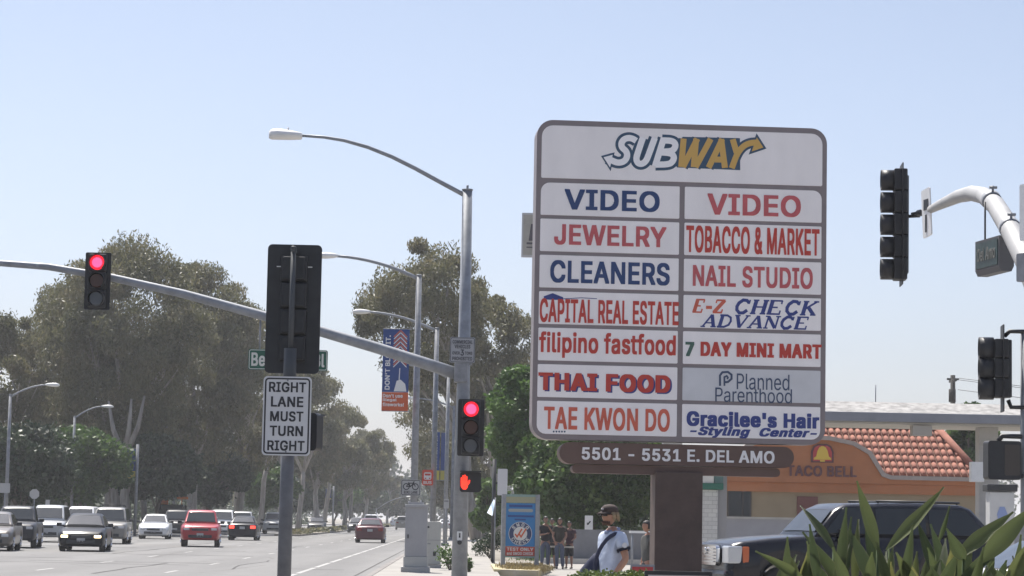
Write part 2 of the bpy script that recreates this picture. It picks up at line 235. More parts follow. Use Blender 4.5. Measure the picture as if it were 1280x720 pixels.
GLYPHS = {"r":{" ":[188,[]],"P":[445,[[314,428,332,406,340,386,344,368,344,328,332,290,308,262,282,248,246,242,126,242,126,452,258,452,298,440],[354,474,306,500,260,508,60,508,60,0,126,0,126,186,254,186,306,194,354,220,388,260,408,318,408,378,390,432,378,450]]],"a":[389,[[298,353,264,373,244,379,224,383,166,383,130,375,98,361,84,351,50,313,42,295,44,289,100,275,108,291,134,315,168,329,212,331,250,317,268,297,276,273,274,243,260,231,114,209,76,193,46,167,32,133,32,81,48,43,74,15,96,3,132,-7,170,-9,200,-5,242,15,264,37,270,51,278,51,278,-1,338,-1,336,279,328,309,318,329],[276,189,276,129,270,105,256,81,230,59,196,47,156,45,130,51,114,59,100,73,92,93,92,117,98,133,110,147,144,163,222,173,268,183]]],"d":[424,[[372,508,312,508,312,318,306,318,292,342,254,374,218,384,162,382,112,362,92,346,70,322,52,288,40,252,34,208,36,146,42,116,58,76,84,38,104,20,138,2,180,-8,218,-8,236,-4,268,12,288,30,304,56,314,58,314,0,372,0],[272,306,290,284,302,260,310,222,312,176,300,114,282,82,264,64,246,54,226,48,182,48,162,54,146,64,120,92,102,136,96,202,106,258,120,286,142,310,160,322,178,328,230,328,252,320]]],"e":[404,[[320,342,294,362,250,380,226,384,168,382,142,374,112,358,94,344,68,314,54,290,36,228,36,150,42,120,60,76,86,40,116,16,140,4,178,-6,238,-8,262,-4,280,2,322,26,350,56,366,92,306,104,294,80,276,64,254,52,228,46,202,46,164,54,140,68,116,94,102,124,96,164,96,168,372,168,370,232,362,270,348,306],[278,302,300,266,308,220,96,220,102,254,110,274,138,308,164,324,194,330,230,328,262,316,274,302]]],"h":[410,[[307,362,291,372,253,384,197,382,153,364,131,344,115,318,115,508,53,508,53,0,115,0,117,262,131,292,151,312,189,328,227,328,249,322,263,314,287,286,297,236,297,0,357,0,355,276,351,298,339,326]]],"l":[189,[[115,508,53,508,53,72,61,38,71,22,83,12,109,0,163,-2,181,2,171,54,135,52,119,62,115,76]]],"n":[410,[[307,362,291,372,253,384,197,382,153,364,131,344,113,314,113,378,53,378,53,0,115,0,117,262,131,292,151,312,189,328,227,328,249,322,263,314,287,286,297,236,297,0,357,0,355,276,351,298,339,326]]],"o":[415,[[272,310,298,280,316,230,320,188,318,156,308,116,288,82,272,66,252,54,216,46,184,48,164,54,146,64,126,84,106,120,98,158,96,200,108,260,126,292,146,312,182,328,234,328],[324,342,298,362,268,376,244,382,190,384,148,376,118,362,72,320,52,284,42,254,34,200,36,150,42,120,60,76,72,56,116,16,144,2,174,-6,242,-6,272,2,300,16,324,34,348,64,370,110,380,150,380,226,360,292]]],"r":[259,[[243,384,191,384,171,378,149,366,125,342,115,320,113,378,53,378,53,0,115,0,115,258,119,272,129,290,159,316,199,326,243,322]]],"t":[227,[[126,470,66,470,66,378,6,378,6,326,66,326,66,74,78,38,92,20,114,6,138,-2,192,-4,212,2,202,54,156,50,138,58,128,74,126,326,204,326,204,378,126,378]]]},"b":{" ":[214,[]],"!":[227,[[158,526,38,526,40,142,154,142],[154,94,136,104,60,104,42,94,32,84,26,64,26,18,32,-2,46,-16,60,-22,136,-22,148,-18,164,-2,170,22,168,74]]],"&":[479,[[310,507,290,519,250,531,150,531,110,519,88,505,74,491,56,459,50,437,50,361,58,331,70,307,92,279,78,271,40,235,18,203,8,161,8,103,16,67,38,29,62,7,102,-15,156,-25,236,-25,276,-19,324,-1,338,-19,464,-19,464,19,406,87,424,125,430,149,434,241,322,241,322,211,316,197,264,259,264,263,292,281,328,317,342,343,350,371,350,433,344,461,326,491],[168,187,248,89,212,71,190,67,164,77,140,97,124,131,140,163,164,187],[216,431,230,417,234,401,212,369,188,353,170,381,166,403,174,419,192,435,208,437]]],"'":[237,[[162,526,44,526,52,300,154,300]]],"-":[484,[[364,262,88,262,88,170,364,170]]],".":[219,[[150,96,134,104,58,104,44,98,28,82,24,70,24,12,28,0,44,-16,58,-22,134,-22,150,-14,162,0,168,22,166,74]]],"0":[484,[[350,503,342,505,322,521,288,531,184,533,158,529,134,521,104,503,70,467,42,413,30,371,22,297,22,211,30,137,48,81,74,35,104,5,130,-11,162,-21,192,-25,262,-25,318,-13,350,5,376,31,406,83,422,133,430,183,430,325,422,375,398,443,378,475],[258,423,282,397,296,373,306,343,316,287,316,221,306,165,282,111,246,77,224,71,202,81,174,107,156,141,140,195,136,277,150,353,162,381,184,413,206,431,222,437,238,435]]],"1":[484,[[302,526,170,526,60,446,60,340,114,340,186,394,186,72,50,72,50,-18,418,-18,418,72,302,72]]],"3":[484,[[398,527,44,527,44,433,232,433,132,319,132,229,204,229,250,217,284,189,302,149,298,125,284,103,264,85,228,71,208,71,170,87,148,109,138,131,136,149,18,149,18,107,30,61,44,37,82,3,112,-11,158,-23,282,-23,336,-7,368,15,398,49,410,71,418,107,418,191,410,217,384,259,360,281,306,305,280,307,368,411,398,441]]],"5":[484,[[392,527,70,527,42,289,42,235,84,229,156,229,166,239,206,255,232,253,250,245,280,217,290,201,300,169,296,137,278,105,250,81,226,71,204,75,178,91,160,111,148,147,34,147,36,87,54,45,78,17,112,-7,136,-17,180,-25,280,-23,310,-15,340,-1,380,35,396,57,408,83,414,109,416,211,406,249,384,289,344,327,300,347,278,351,168,349,176,433,392,433]]],"7":[484,[[418,526,36,526,36,434,280,434,72,22,72,-18,192,-18,414,428,418,430]]],"A":[511,[[302,526,174,526,-4,38,-10,20,-10,-18,112,-18,160,124,318,124,368,-18,488,-18,488,24],[240,350,284,216,194,216,236,348]]],"B":[487,[[308,180,326,148,328,132,318,112,300,94,284,84,260,78,152,74,152,212,244,212,264,208,282,200],[394,480,356,510,300,526,34,526,34,-18,316,-16,346,-10,380,4,394,12,424,44,442,90,444,166,438,202,426,226,398,258,382,266,400,282,414,302,424,334,422,420,410,456],[288,412,302,392,308,366,294,338,278,322,250,308,230,304,152,302,152,434,244,432,270,424]]],"C":[541,[[446,475,408,505,346,529,320,533,220,533,170,523,124,503,96,481,66,449,36,395,26,369,18,329,14,285,18,179,26,139,42,99,62,65,96,27,122,7,158,-11,196,-21,230,-25,320,-25,364,-15,410,5,436,25,462,53,486,93,494,117,498,133,498,177,382,177,372,145,344,107,302,81,264,73,234,81,210,93,166,135,150,163,138,195,130,245,138,313,148,341,166,373,210,415,260,435,278,435,304,427,344,401,372,363,382,329,500,329,500,367,486,415,462,457,446,471]]],"D":[533,[[312,398,338,372,354,344,372,276,372,234,354,166,318,116,288,96,232,78,152,74,152,434,232,432,266,424],[412,474,384,494,342,514,300,524,34,526,34,-18,294,-16,334,-6,378,12,406,32,438,64,452,92,460,100,476,140,488,224,488,286,476,370,460,410,438,446,412,470]]],"E":[450,[[398,526,34,526,34,-18,402,-18,402,74,152,74,152,210,382,210,382,304,152,304,152,434,398,434]]],"F":[441,[[396,526,34,526,34,-18,152,-18,152,202,372,202,372,296,152,296,152,434,396,434]]],"G":[551,[[440,479,390,513,342,529,318,533,218,533,168,523,120,501,94,481,64,447,44,415,30,381,16,323,16,185,26,139,48,87,74,49,116,11,158,-11,196,-21,232,-25,334,-23,378,-11,408,3,458,43,478,73,492,103,502,141,504,273,258,273,258,181,384,181,382,165,370,139,338,101,308,83,274,73,240,79,210,93,166,135,150,163,138,195,130,245,138,313,148,341,168,377,206,413,258,435,278,435,302,427,332,409,366,369,382,331,500,331,500,371,488,411,464,453]]],"H":[548,[[484,526,366,526,366,306,152,306,152,526,34,526,34,-18,152,-18,152,214,366,214,366,-18,484,-18]]],"I":[331,[[295,526,5,526,5,434,93,434,93,74,5,74,5,-18,295,-18,295,74,209,74,209,434,295,434]]],"J":[427,[[363,527,247,527,247,163,243,131,237,113,223,91,209,81,183,71,163,79,143,97,133,111,125,135,125,191,7,191,7,119,15,71,25,45,35,31,53,11,75,-5,117,-21,151,-25,219,-25,253,-21,287,-9,311,7,345,45,359,81,363,127]]],"K":[498,[[472,526,336,526,154,326,152,526,34,526,34,-18,152,-18,152,152,192,194,204,184,346,-18,474,-18,472,24,284,284,298,304,472,488]]],"L":[424,[[152,526,34,526,34,-18,388,-18,388,74,152,74]]],"M":[659,[[594,526,448,524,332,224,316,172,180,524,34,526,34,-18,148,-18,148,260,260,-18,370,-16,476,260,478,-18,594,-18]]],"N":[554,[[490,526,374,526,374,196,358,216,164,526,34,526,34,-18,152,-18,152,310,360,-18,490,-18]]],"O":[564,[[438,481,394,511,336,531,220,533,170,523,124,503,96,481,66,449,36,395,26,369,18,329,14,285,18,179,26,139,42,99,62,65,96,27,122,7,158,-11,210,-23,304,-25,338,-21,376,-11,412,7,438,27,468,59,492,99,512,161,520,235,518,307,506,373,492,409,468,449],[338,405,368,373,384,345,394,317,404,257,398,207,376,149,344,109,324,93,300,81,274,73,260,73,234,81,204,97,178,121,154,155,138,195,132,225,130,263,138,313,148,341,172,381,190,401,220,421,252,433,274,435,298,429]]],"P":[476,[[288,410,306,388,318,350,312,322,300,298,282,280,256,266,220,260,152,260,152,434,232,434,272,422],[380,492,332,518,286,526,34,526,34,-18,152,-18,152,168,280,168,332,176,380,202,402,224,420,254,434,300,434,396,416,450,404,468]]],"R":[480,[[394,482,360,508,304,524,34,526,34,-18,152,-18,152,180,222,180,326,-18,454,-18,454,20,356,196,384,214,406,236,424,268,434,304,434,400,430,418,414,456],[300,402,312,380,318,358,316,338,300,304,276,286,248,276,152,272,152,434,232,434,274,422]]],"S":[478,[[382,491,342,517,286,533,170,533,140,527,104,513,68,489,46,463,28,421,26,347,32,315,40,295,52,279,84,251,116,235,168,217,234,201,276,185,306,163,318,139,304,109,282,89,242,71,218,69,180,81,164,91,142,115,130,155,12,155,12,113,24,65,44,33,74,5,104,-11,156,-25,292,-25,326,-17,374,5,414,47,426,69,432,91,434,179,422,217,410,233,386,257,338,283,234,311,176,335,148,361,144,371,148,391,172,419,194,431,228,439,256,431,278,419,304,389,312,359,428,359,428,397,418,443,404,467]]],"T":[480,[[444,526,6,526,6,434,168,434,168,-18,284,-18,284,434,444,434]]],"U":[548,[[484,526,368,526,366,172,352,130,322,96,284,76,260,70,224,80,196,96,168,128,152,170,150,526,34,526,36,122,44,90,58,62,72,42,100,14,132,-6,190,-24,304,-26,354,-18,390,-4,410,12,418,14,444,40,460,62,472,88,484,154]]],"V":[511,[[488,526,368,526,242,156,112,524,-10,526,-8,482,178,-18,306,-16,482,468,488,486]]],"W":[717,[[696,526,576,526,494,198,490,202,406,526,278,524,194,198,110,524,-10,526,-10,488,-6,472,128,-18,256,-18,342,302,428,-18,556,-18,692,472,696,488]]],"Y":[503,[[480,526,354,526,238,334,234,334,230,346,214,366,118,526,-8,526,-6,482,178,190,178,-18,294,-18,294,192,478,484]]],"Z":[469,[[424,526,14,526,14,434,270,434,16,66,16,-18,426,-18,426,74,170,74,424,444]]],"a":[420,[[250,157,244,123,230,99,216,85,188,69,170,65,156,69,140,77,120,103,128,121,158,141,188,149],[324,371,290,391,250,401,140,401,104,393,72,379,32,343,16,313,18,271,68,257,126,257,134,273,154,293,180,307,196,311,224,299,238,285,248,263,238,251,226,247,152,239,76,223,38,203,20,185,10,167,4,135,6,63,22,25,48,-3,86,-21,122,-27,196,-27,226,-23,248,-13,252,-13,252,-19,364,-19,362,297,354,327,344,347]]],"c":[427,[[346,364,302,390,270,400,164,402,122,394,92,380,46,338,26,302,10,242,10,132,16,102,34,58,46,38,84,2,118,-16,148,-24,252,-26,288,-20,320,-6,364,32,388,78,386,122,338,134,278,134,268,108,254,90,228,72,204,68,172,82,146,110,132,138,124,176,128,222,144,262,172,294,202,308,216,308,244,294,270,264,276,244,332,244,388,258,386,304,374,330]]],"d":[455,[[398,526,286,526,286,388,244,402,136,400,86,380,44,340,26,306,10,250,10,128,18,92,42,40,58,20,84,-2,112,-16,154,-26,244,-26,272,-18,286,-8,288,-18,398,-18],[246,288,264,266,276,242,284,204,282,162,274,132,256,100,238,82,220,72,202,68,172,82,146,110,126,164,126,214,132,240,146,268,168,292,186,304,210,308]]],"e":[435,[[346,360,320,380,276,398,252,402,162,402,122,394,92,380,68,362,46,338,28,308,10,246,8,156,16,102,26,74,46,38,68,14,114,-14,152,-24,264,-26,306,-16,330,-4,362,20,382,48,392,72,392,110,340,122,280,122,260,90,244,78,212,66,190,72,166,86,146,106,128,142,128,150,398,150,398,212,392,274,374,324],[252,284,268,260,276,238,130,238,136,256,150,276,164,290,190,306,220,306]]],"f":[285,[[270,540,238,548,144,548,114,540,92,528,70,506,60,488,56,474,56,396,-20,396,-20,308,56,308,56,-18,168,-18,168,308,254,308,254,396,168,396,168,416,176,438,188,450,254,450,270,502]]],"g":[456,[[248,287,266,265,282,225,286,201,282,159,264,119,240,93,212,81,190,83,168,95,148,115,134,141,124,179,128,225,144,265,174,297,208,309,222,305],[398,397,288,397,288,387,284,387,272,395,248,401,140,401,112,393,84,379,46,341,30,315,16,281,10,251,8,155,18,97,32,65,52,37,88,7,112,-5,136,-11,244,-13,284,1,282,-19,272,-41,248,-63,214,-77,192,-75,168,-65,140,-41,128,-23,74,-23,26,-49,26,-91,30,-99,58,-131,84,-149,108,-159,146,-167,268,-167,318,-155,354,-133,378,-107,390,-85,398,-43]]],"h":[441,[[333,380,317,390,279,402,187,402,171,400,141,388,141,526,27,526,27,-18,141,-18,143,244,157,274,177,294,207,308,237,296,261,268,267,248,271,218,271,-18,383,-18,381,294,377,316,365,344]]],"i":[198,[[141,396,27,396,27,-18,141,-18],[139,532,115,542,53,542,29,532,21,524,15,506,15,460,21,444,35,430,45,426,123,426,133,430,147,444,153,464,151,514]]],"k":[412,[[385,396,257,396,141,278,141,526,27,526,27,-18,141,-18,141,124,149,132,267,-18,397,-18,395,24,243,212,243,216,299,270,299,274,385,358]]],"l":[220,[[141,526,27,526,27,54,37,16,49,0,67,-12,99,-20,189,-20,207,-16,207,26,197,72,157,72,145,80,141,94]]],"m":[641,[[541,380,521,392,485,404,381,402,339,386,321,370,295,394,253,404,177,404,153,398,141,390,139,396,27,396,27,-18,141,-18,141,244,157,280,175,298,195,308,209,306,225,296,239,280,247,262,249,-18,361,-18,361,244,375,280,395,300,411,308,425,308,447,296,459,282,467,264,471,236,471,-18,583,-18,583,288,577,326,571,340,555,366]]],"n":[441,[[333,380,317,390,279,402,187,402,171,400,143,388,139,388,139,396,27,396,27,-18,141,-18,143,244,157,274,177,294,207,308,237,296,261,268,267,248,271,218,271,-18,383,-18,381,294,377,316,365,344]]],"o":[446,[[246,292,272,262,282,240,292,200,290,162,282,134,262,100,230,74,204,68,172,82,146,110,132,138,126,164,126,212,134,242,144,262,172,294,190,304,214,308],[350,360,324,380,300,392,270,400,164,402,122,394,92,380,46,338,26,302,10,242,10,132,16,102,34,58,46,38,84,2,118,-16,148,-24,268,-24,298,-16,326,-2,350,16,370,40,386,66,406,132,406,244,386,310]]],"p":[455,[[355,367,351,367,341,379,313,393,285,401,177,401,147,393,141,387,139,397,27,397,27,-161,141,-161,141,-11,177,-25,287,-25,339,-3,363,15,371,29,381,37,397,65,415,133,415,245,397,311,381,339],[263,287,281,265,297,225,301,203,297,153,291,135,269,97,241,75,227,69,215,69,179,89,165,105,151,131,139,181,143,223,161,267,193,299,223,309,237,305]]],"r":[290,[[269,402,165,402,141,392,139,396,27,396,27,-18,141,-18,143,248,155,272,185,298,211,306,269,304]]],"s":[396,[[314,370,278,392,250,400,136,402,102,394,68,378,38,350,22,312,22,240,30,212,40,196,64,174,76,168,120,152,206,132,222,124,238,106,234,94,220,80,202,70,178,66,148,78,128,102,120,124,60,124,10,112,10,72,16,50,30,26,62,-4,86,-16,132,-26,236,-26,292,-10,322,10,340,30,350,46,356,66,358,126,352,158,336,186,314,206,290,218,162,252,150,260,138,276,160,302,190,312,216,300,232,282,242,260,302,260,350,272,350,312,346,324,326,358]]],"t":[258,[[152,488,40,488,40,396,-20,396,-20,308,40,308,40,56,52,20,66,2,88,-12,112,-20,218,-22,238,-16,238,30,228,72,170,72,160,80,154,92,152,308,230,308,230,396,152,396]]],"u":[441,[[383,397,271,397,269,147,261,121,249,101,233,85,205,71,173,83,151,109,141,135,141,397,27,397,27,91,43,39,75,1,109,-17,145,-23,239,-21,269,-7,273,-7,273,-19,383,-19]]],"w":[598,[[571,396,453,396,399,196,395,200,343,396,225,396,171,196,155,242,115,394,-3,396,-3,358,111,-18,225,-18,283,188,341,-18,455,-18,571,358]]],"y":[420,[[397,397,277,395,195,165,111,397,-9,397,-9,359,-5,347,131,-1,113,-47,95,-65,87,-69,33,-71,21,-117,21,-157,47,-163,145,-161,173,-151,193,-137,209,-119,231,-77,393,347,397,359]]]},"h":{" ":[238,[]],"'":[266,[[186,534,20,534,28,292,178,292]]],"-":[513,[[388,270,64,270,64,162,388,162]]],"7":[513,[[442,534,12,534,12,426,248,426,48,30,48,-26,216,-26,438,420,442,422]]],"A":[540,[[326,534,150,534,-34,28,-34,-26,136,-26,184,116,294,116,344,-26,512,-26,512,32],[240,270,256,224,224,224]]],"B":[516,[[418,488,380,518,324,534,10,534,10,-26,340,-24,370,-18,404,-4,418,4,442,28,460,60,466,82,468,174,462,210,450,234,442,246,418,266,438,294,448,326,446,428,434,464],[264,404,276,388,282,372,270,346,254,330,226,316,176,310,176,426,220,424,246,416],[284,172,302,136,294,120,276,102,260,92,236,86,176,82,176,204,220,204,240,200,258,192]]],"C":[570,[[470,483,432,513,370,537,344,541,196,541,146,531,100,511,72,489,42,457,20,421,2,377,-10,293,-10,215,2,131,18,91,42,51,72,19,98,-1,134,-19,172,-29,206,-33,344,-33,388,-23,434,-3,480,37,510,85,518,109,522,125,522,185,358,185,348,153,320,115,294,97,264,87,228,105,190,143,174,171,162,203,154,253,162,305,186,359,218,395,262,421,274,421,296,411,330,383,348,355,358,321,524,321,524,375,518,399,500,443]]],"D":[562,[[436,482,408,502,366,522,324,532,10,534,10,-26,318,-24,358,-14,402,4,430,24,462,56,476,84,484,92,500,132,512,216,512,294,500,378,484,418,462,454,436,478],[288,390,314,364,330,336,348,268,348,242,330,174,294,124,268,106,226,90,176,84,176,426,208,424,242,416]]],"E":[479,[[422,534,10,534,10,-26,426,-26,426,82,176,82,176,202,406,202,406,312,176,312,176,426,422,426]]],"F":[470,[[420,534,10,534,10,-26,176,-26,176,194,396,194,396,304,176,304,176,426,420,426]]],"G":[580,[[464,487,414,521,366,537,342,541,194,541,144,531,96,509,70,489,48,465,20,423,0,369,-8,331,-10,211,-8,177,2,131,16,95,40,53,74,17,98,-1,134,-19,172,-29,208,-33,332,-33,358,-31,416,-13,456,11,478,35,482,35,502,65,516,95,526,133,528,281,234,281,234,173,356,173,352,159,334,129,306,103,274,87,258,89,234,101,190,143,174,171,162,203,154,253,162,305,188,363,222,399,262,421,272,421,294,411,330,379,342,361,358,323,524,323,524,379,512,419,488,461]]],"H":[577,[[508,534,342,534,342,314,176,314,176,534,10,534,10,-26,176,-26,176,206,342,206,342,-26,508,-26]]],"I":[360,[[319,534,-19,534,-19,426,69,426,69,82,-19,82,-19,-26,319,-26,319,82,233,82,233,426,319,426]]],"L":[453,[[176,534,10,534,10,-26,412,-26,412,82,176,82]]],"M":[688,[[618,534,426,534,316,246,302,274,202,534,10,534,10,-26,172,-26,172,132,236,-26,392,-26,452,130,454,-26,618,-26]]],"N":[583,[[514,534,350,534,350,278,188,534,10,534,10,-26,176,-26,176,224,336,-26,514,-26]]],"O":[593,[[462,489,418,519,360,539,196,541,146,531,100,511,72,489,42,457,20,421,2,377,-10,293,-10,215,2,131,18,91,42,51,72,19,98,-1,134,-19,172,-29,206,-33,328,-33,394,-21,436,-1,462,19,492,51,516,91,532,135,540,173,544,227,542,315,530,381,516,417,492,457],[314,397,344,365,360,337,378,273,378,235,368,193,344,143,300,101,264,87,218,113,192,141,178,163,162,203,156,233,156,275,162,305,178,345,206,385,232,407,258,419,274,421]]],"R":[509,[[276,394,292,358,286,328,276,312,252,294,232,286,176,280,176,426,208,426,232,420,250,414],[418,490,384,516,350,528,310,534,10,534,10,-26,176,-26,176,172,198,172,302,-26,478,-26,478,28,386,192,408,206,430,228,448,260,458,296,458,408,448,444,432,474]]],"S":[507,[[406,499,366,525,310,541,146,541,116,535,80,521,44,497,26,477,12,453,2,411,4,323,20,281,60,243,108,221,244,181,274,163,290,143,286,127,266,103,236,85,220,83,188,99,170,117,158,141,154,163,-12,163,-12,105,0,57,20,25,50,-3,80,-19,132,-33,316,-33,350,-25,398,-3,438,39,450,61,456,83,458,187,446,225,434,241,410,265,362,291,224,331,194,347,170,373,180,395,196,411,226,425,254,411,274,391,282,377,288,351,452,351,452,405,448,433,432,469]]],"T":[509,[[468,534,-18,534,-18,426,144,426,144,-26,308,-26,308,426,468,426]]],"Y":[532,[[504,534,330,534,238,382,232,384,142,534,-32,534,-30,474,154,182,154,-26,318,-26,318,184,502,476]]],"a":[449,[[348,379,314,399,274,409,116,409,80,401,48,387,8,351,-8,321,-6,263,44,249,142,249,72,237,42,227,14,211,-4,193,-14,175,-20,143,-18,55,-2,17,24,-11,62,-29,98,-35,220,-35,250,-31,256,-27,388,-27,386,305,378,335,368,355],[222,141,206,107,180,85,168,83,150,99,148,107,152,113,170,127,194,137],[200,291,220,267,214,259,150,249,158,265,178,285,192,293]]],"c":[456,[[370,372,326,398,282,410,140,410,98,402,68,388,22,346,2,310,-14,250,-16,148,-8,94,2,66,22,30,50,2,94,-24,124,-32,276,-34,328,-22,356,-6,382,16,400,42,412,70,410,130,362,142,254,142,244,116,230,98,206,84,170,118,156,146,148,184,152,214,168,254,176,266,206,292,220,286,238,268,250,248,252,236,356,236,412,250,410,312,398,338]]],"e":[464,[[370,368,344,388,290,408,138,410,92,400,62,384,34,360,6,320,-10,272,-16,232,-16,148,-8,94,2,66,22,30,44,6,90,-22,128,-32,288,-34,330,-24,354,-12,386,12,406,40,416,64,416,118,364,130,256,130,244,106,226,90,210,82,190,94,170,114,156,140,422,142,422,220,416,282,398,332],[228,276,246,246,160,246,174,268,204,292,212,290,224,276]]],"g":[485,[[422,405,116,409,88,401,60,387,22,349,4,319,-8,289,-14,259,-16,147,-10,103,8,57,28,29,64,-1,88,-13,96,-13,50,-15,2,-41,2,-99,20,-125,44,-147,64,-159,106,-173,144,-177,272,-177,316,-171,342,-163,378,-141,402,-115,414,-93,422,-51],[224,279,250,241,262,191,252,149,240,127,216,101,202,97,168,129,152,167,148,197,160,241,178,271,202,291,208,291],[252,-21,248,-33,230,-51,208,-63,178,-47,156,-23]]],"i":[227,[[165,404,3,404,3,-26,165,-26],[163,540,139,550,29,550,11,544,-3,532,-9,514,-9,452,-3,436,11,422,21,418,147,418,157,422,171,436,177,456,177,510,173,528]]],"l":[249,[[165,534,3,534,3,46,11,12,21,-4,39,-18,59,-26,213,-28,231,-24,231,34,221,80,181,80,169,88,165,102]]],"n":[470,[[357,388,341,398,303,410,163,410,141,404,3,404,3,-26,165,-26,165,226,177,260,207,290,213,288,237,260,245,228,247,-26,407,-26,405,302,401,324,389,352]]],"r":[319,[[293,410,141,410,127,404,3,404,3,-26,165,-26,167,240,179,264,209,290,225,296,293,296]]],"s":[425,[[338,378,302,400,262,410,112,410,78,402,44,386,14,358,-2,320,-2,232,6,204,16,188,40,166,52,160,96,144,182,124,198,116,210,104,196,88,180,82,160,98,144,132,36,132,-14,120,-14,64,-8,42,6,18,30,-6,62,-24,108,-34,260,-34,308,-22,330,-10,356,12,374,38,382,80,380,150,366,186,338,214,314,226,208,252,186,260,168,274,168,278,188,294,204,280,218,252,326,252,374,264,374,320,358,354]]],"t":[287,[[176,496,16,496,16,404,-44,404,-44,300,16,300,18,36,28,12,42,-6,64,-20,88,-28,242,-30,262,-24,262,38,252,80,194,80,180,94,176,110,176,300,254,300,254,404,176,404]]],"y":[449,[[421,405,255,405,195,239,135,405,-33,405,-33,351,-29,339,103,1,101,-13,89,-39,71,-57,63,-61,9,-63,-3,-109,-3,-165,23,-171,159,-171,197,-159,217,-145,233,-127,255,-85,417,339,421,351]]]}}
def text_me(body, bold=0.0, shear=0.0, space=1.0):
    """lettering from the outlines above, as a filled and extruded curve turned into a mesh"""
    for key in (('r', 'b') if bold < .005 else ('h', 'b') if bold > .05 else ('b',)):
        if all(c in GLYPHS[key] for c in body): break
    cu = bpy.data.curves.new('t', 'CURVE'); cu.dimensions = '2D'; cu.fill_mode = 'BOTH'; cu.extrude = .01
    X = 0.0
    for ch in body:
        adv, loops = GLYPHS[key][ch]
        for lp in loops:
            n = len(lp) // 2
            sp = cu.splines.new('POLY'); sp.points.add(n - 1); sp.use_cyclic_u = True
            for k in range(n):
                px_, py_ = lp[2 * k] / 1000, lp[2 * k + 1] / 1000
                sp.points[k].co = (X + px_ + shear * py_, py_, 0, 1)
        X += adv / 1000 * space
    o = bpy.data.objects.new('t', cu); C.objects.link(o)
    dg = bpy.context.evaluated_depsgraph_get()
    me = bpy.data.meshes.new_from_object(o.evaluated_get(dg))
    bpy.data.objects.remove(o); bpy.data.curves.remove(cu)
    return me
def text(body, box, y, m, parent, bold=0.0, shear=0.0, space=1.0, rot90=False, thick=.006, name='lettering', frame=None):
    """fit text in local box (x0, z0, x1, z1), front at y - thick"""
    me = text_me(body, bold, shear, space); me.name = name
    n = len(me.vertices); a = np.zeros(n * 3); me.vertices.foreach_get('co', a); a = a.reshape(-1, 3)
    u = a[:, 0]; v = a[:, 1]; d = a[:, 2]
    u = (u - u.min()) / (u.max() - u.min()); v = (v - v.min()) / (v.max() - v.min()); d = (d - d.min()) / (d.max() - d.min())
    x0, z0, x1, z1 = box
    if rot90: X = x1 - v * (x1 - x0); Z = z0 + u * (z1 - z0)
    else: X = x0 + u * (x1 - x0); Z = z0 + v * (z1 - z0)
    out = np.stack([X, y - d * thick, Z], 1)
    me.vertices.foreach_set('co', out.ravel()); me.update()
    me.materials.clear()
    return link_mesh(name, me, m, parent)

# ------------------------------------------------------------------ common materials
M = dict(
    galv=mat('galvanised_steel', (.25, .265, .29), .55, .2, var=.16, scale=6),
    galvd=mat('weathered_steel', (.24, .25, .27), .6, .25, var=.2, scale=6),
    black=mat('signal_black', (.014, .015, .018), .5, var=.25, scale=8),
    dark=mat('dark_metal', (.03, .032, .036), .5),
    white=mat('white_paint', (.74, .74, .73), .5, var=.05, scale=5),
    rubber=mat('rubber', (.018, .018, .019), .85),
    chrome=mat('chrome', (.75, .76, .78), .15, 1.0),
    glass=mat('car_glass', (.022, .027, .03), .05, 0, spec=.5),
    concrete=mat('concrete', (.40, .39, .37), .9, var=.12, scale=2.2, bump=.2),
    bark=mat('gum_bark', (.20, .18, .16), .9, col2=(.38, .35, .31), scale=1.6, stretch=(3, 3, .5)),
    barkd=mat('brown_bark', (.12, .095, .075), .95, var=.35, scale=3, stretch=(3, 3, .6)),
)
RED = mat('signal_red', (.5, .01, .02), .4, emit=(1, .012, .03), estr=.75)
HOT = mat('signal_red_centre', (.6, .02, .06), .4, emit=(1, .05, .14), estr=1.5)
HANDRED = mat('hand_red', (.6, .05, .03), .4, emit=(1, .03, .012), estr=1.0)
AMBER = mat('amber_lens_off', (.07, .022, .012), .25)
GREENL = mat('green_lens_off', (.09, .10, .115), .2)

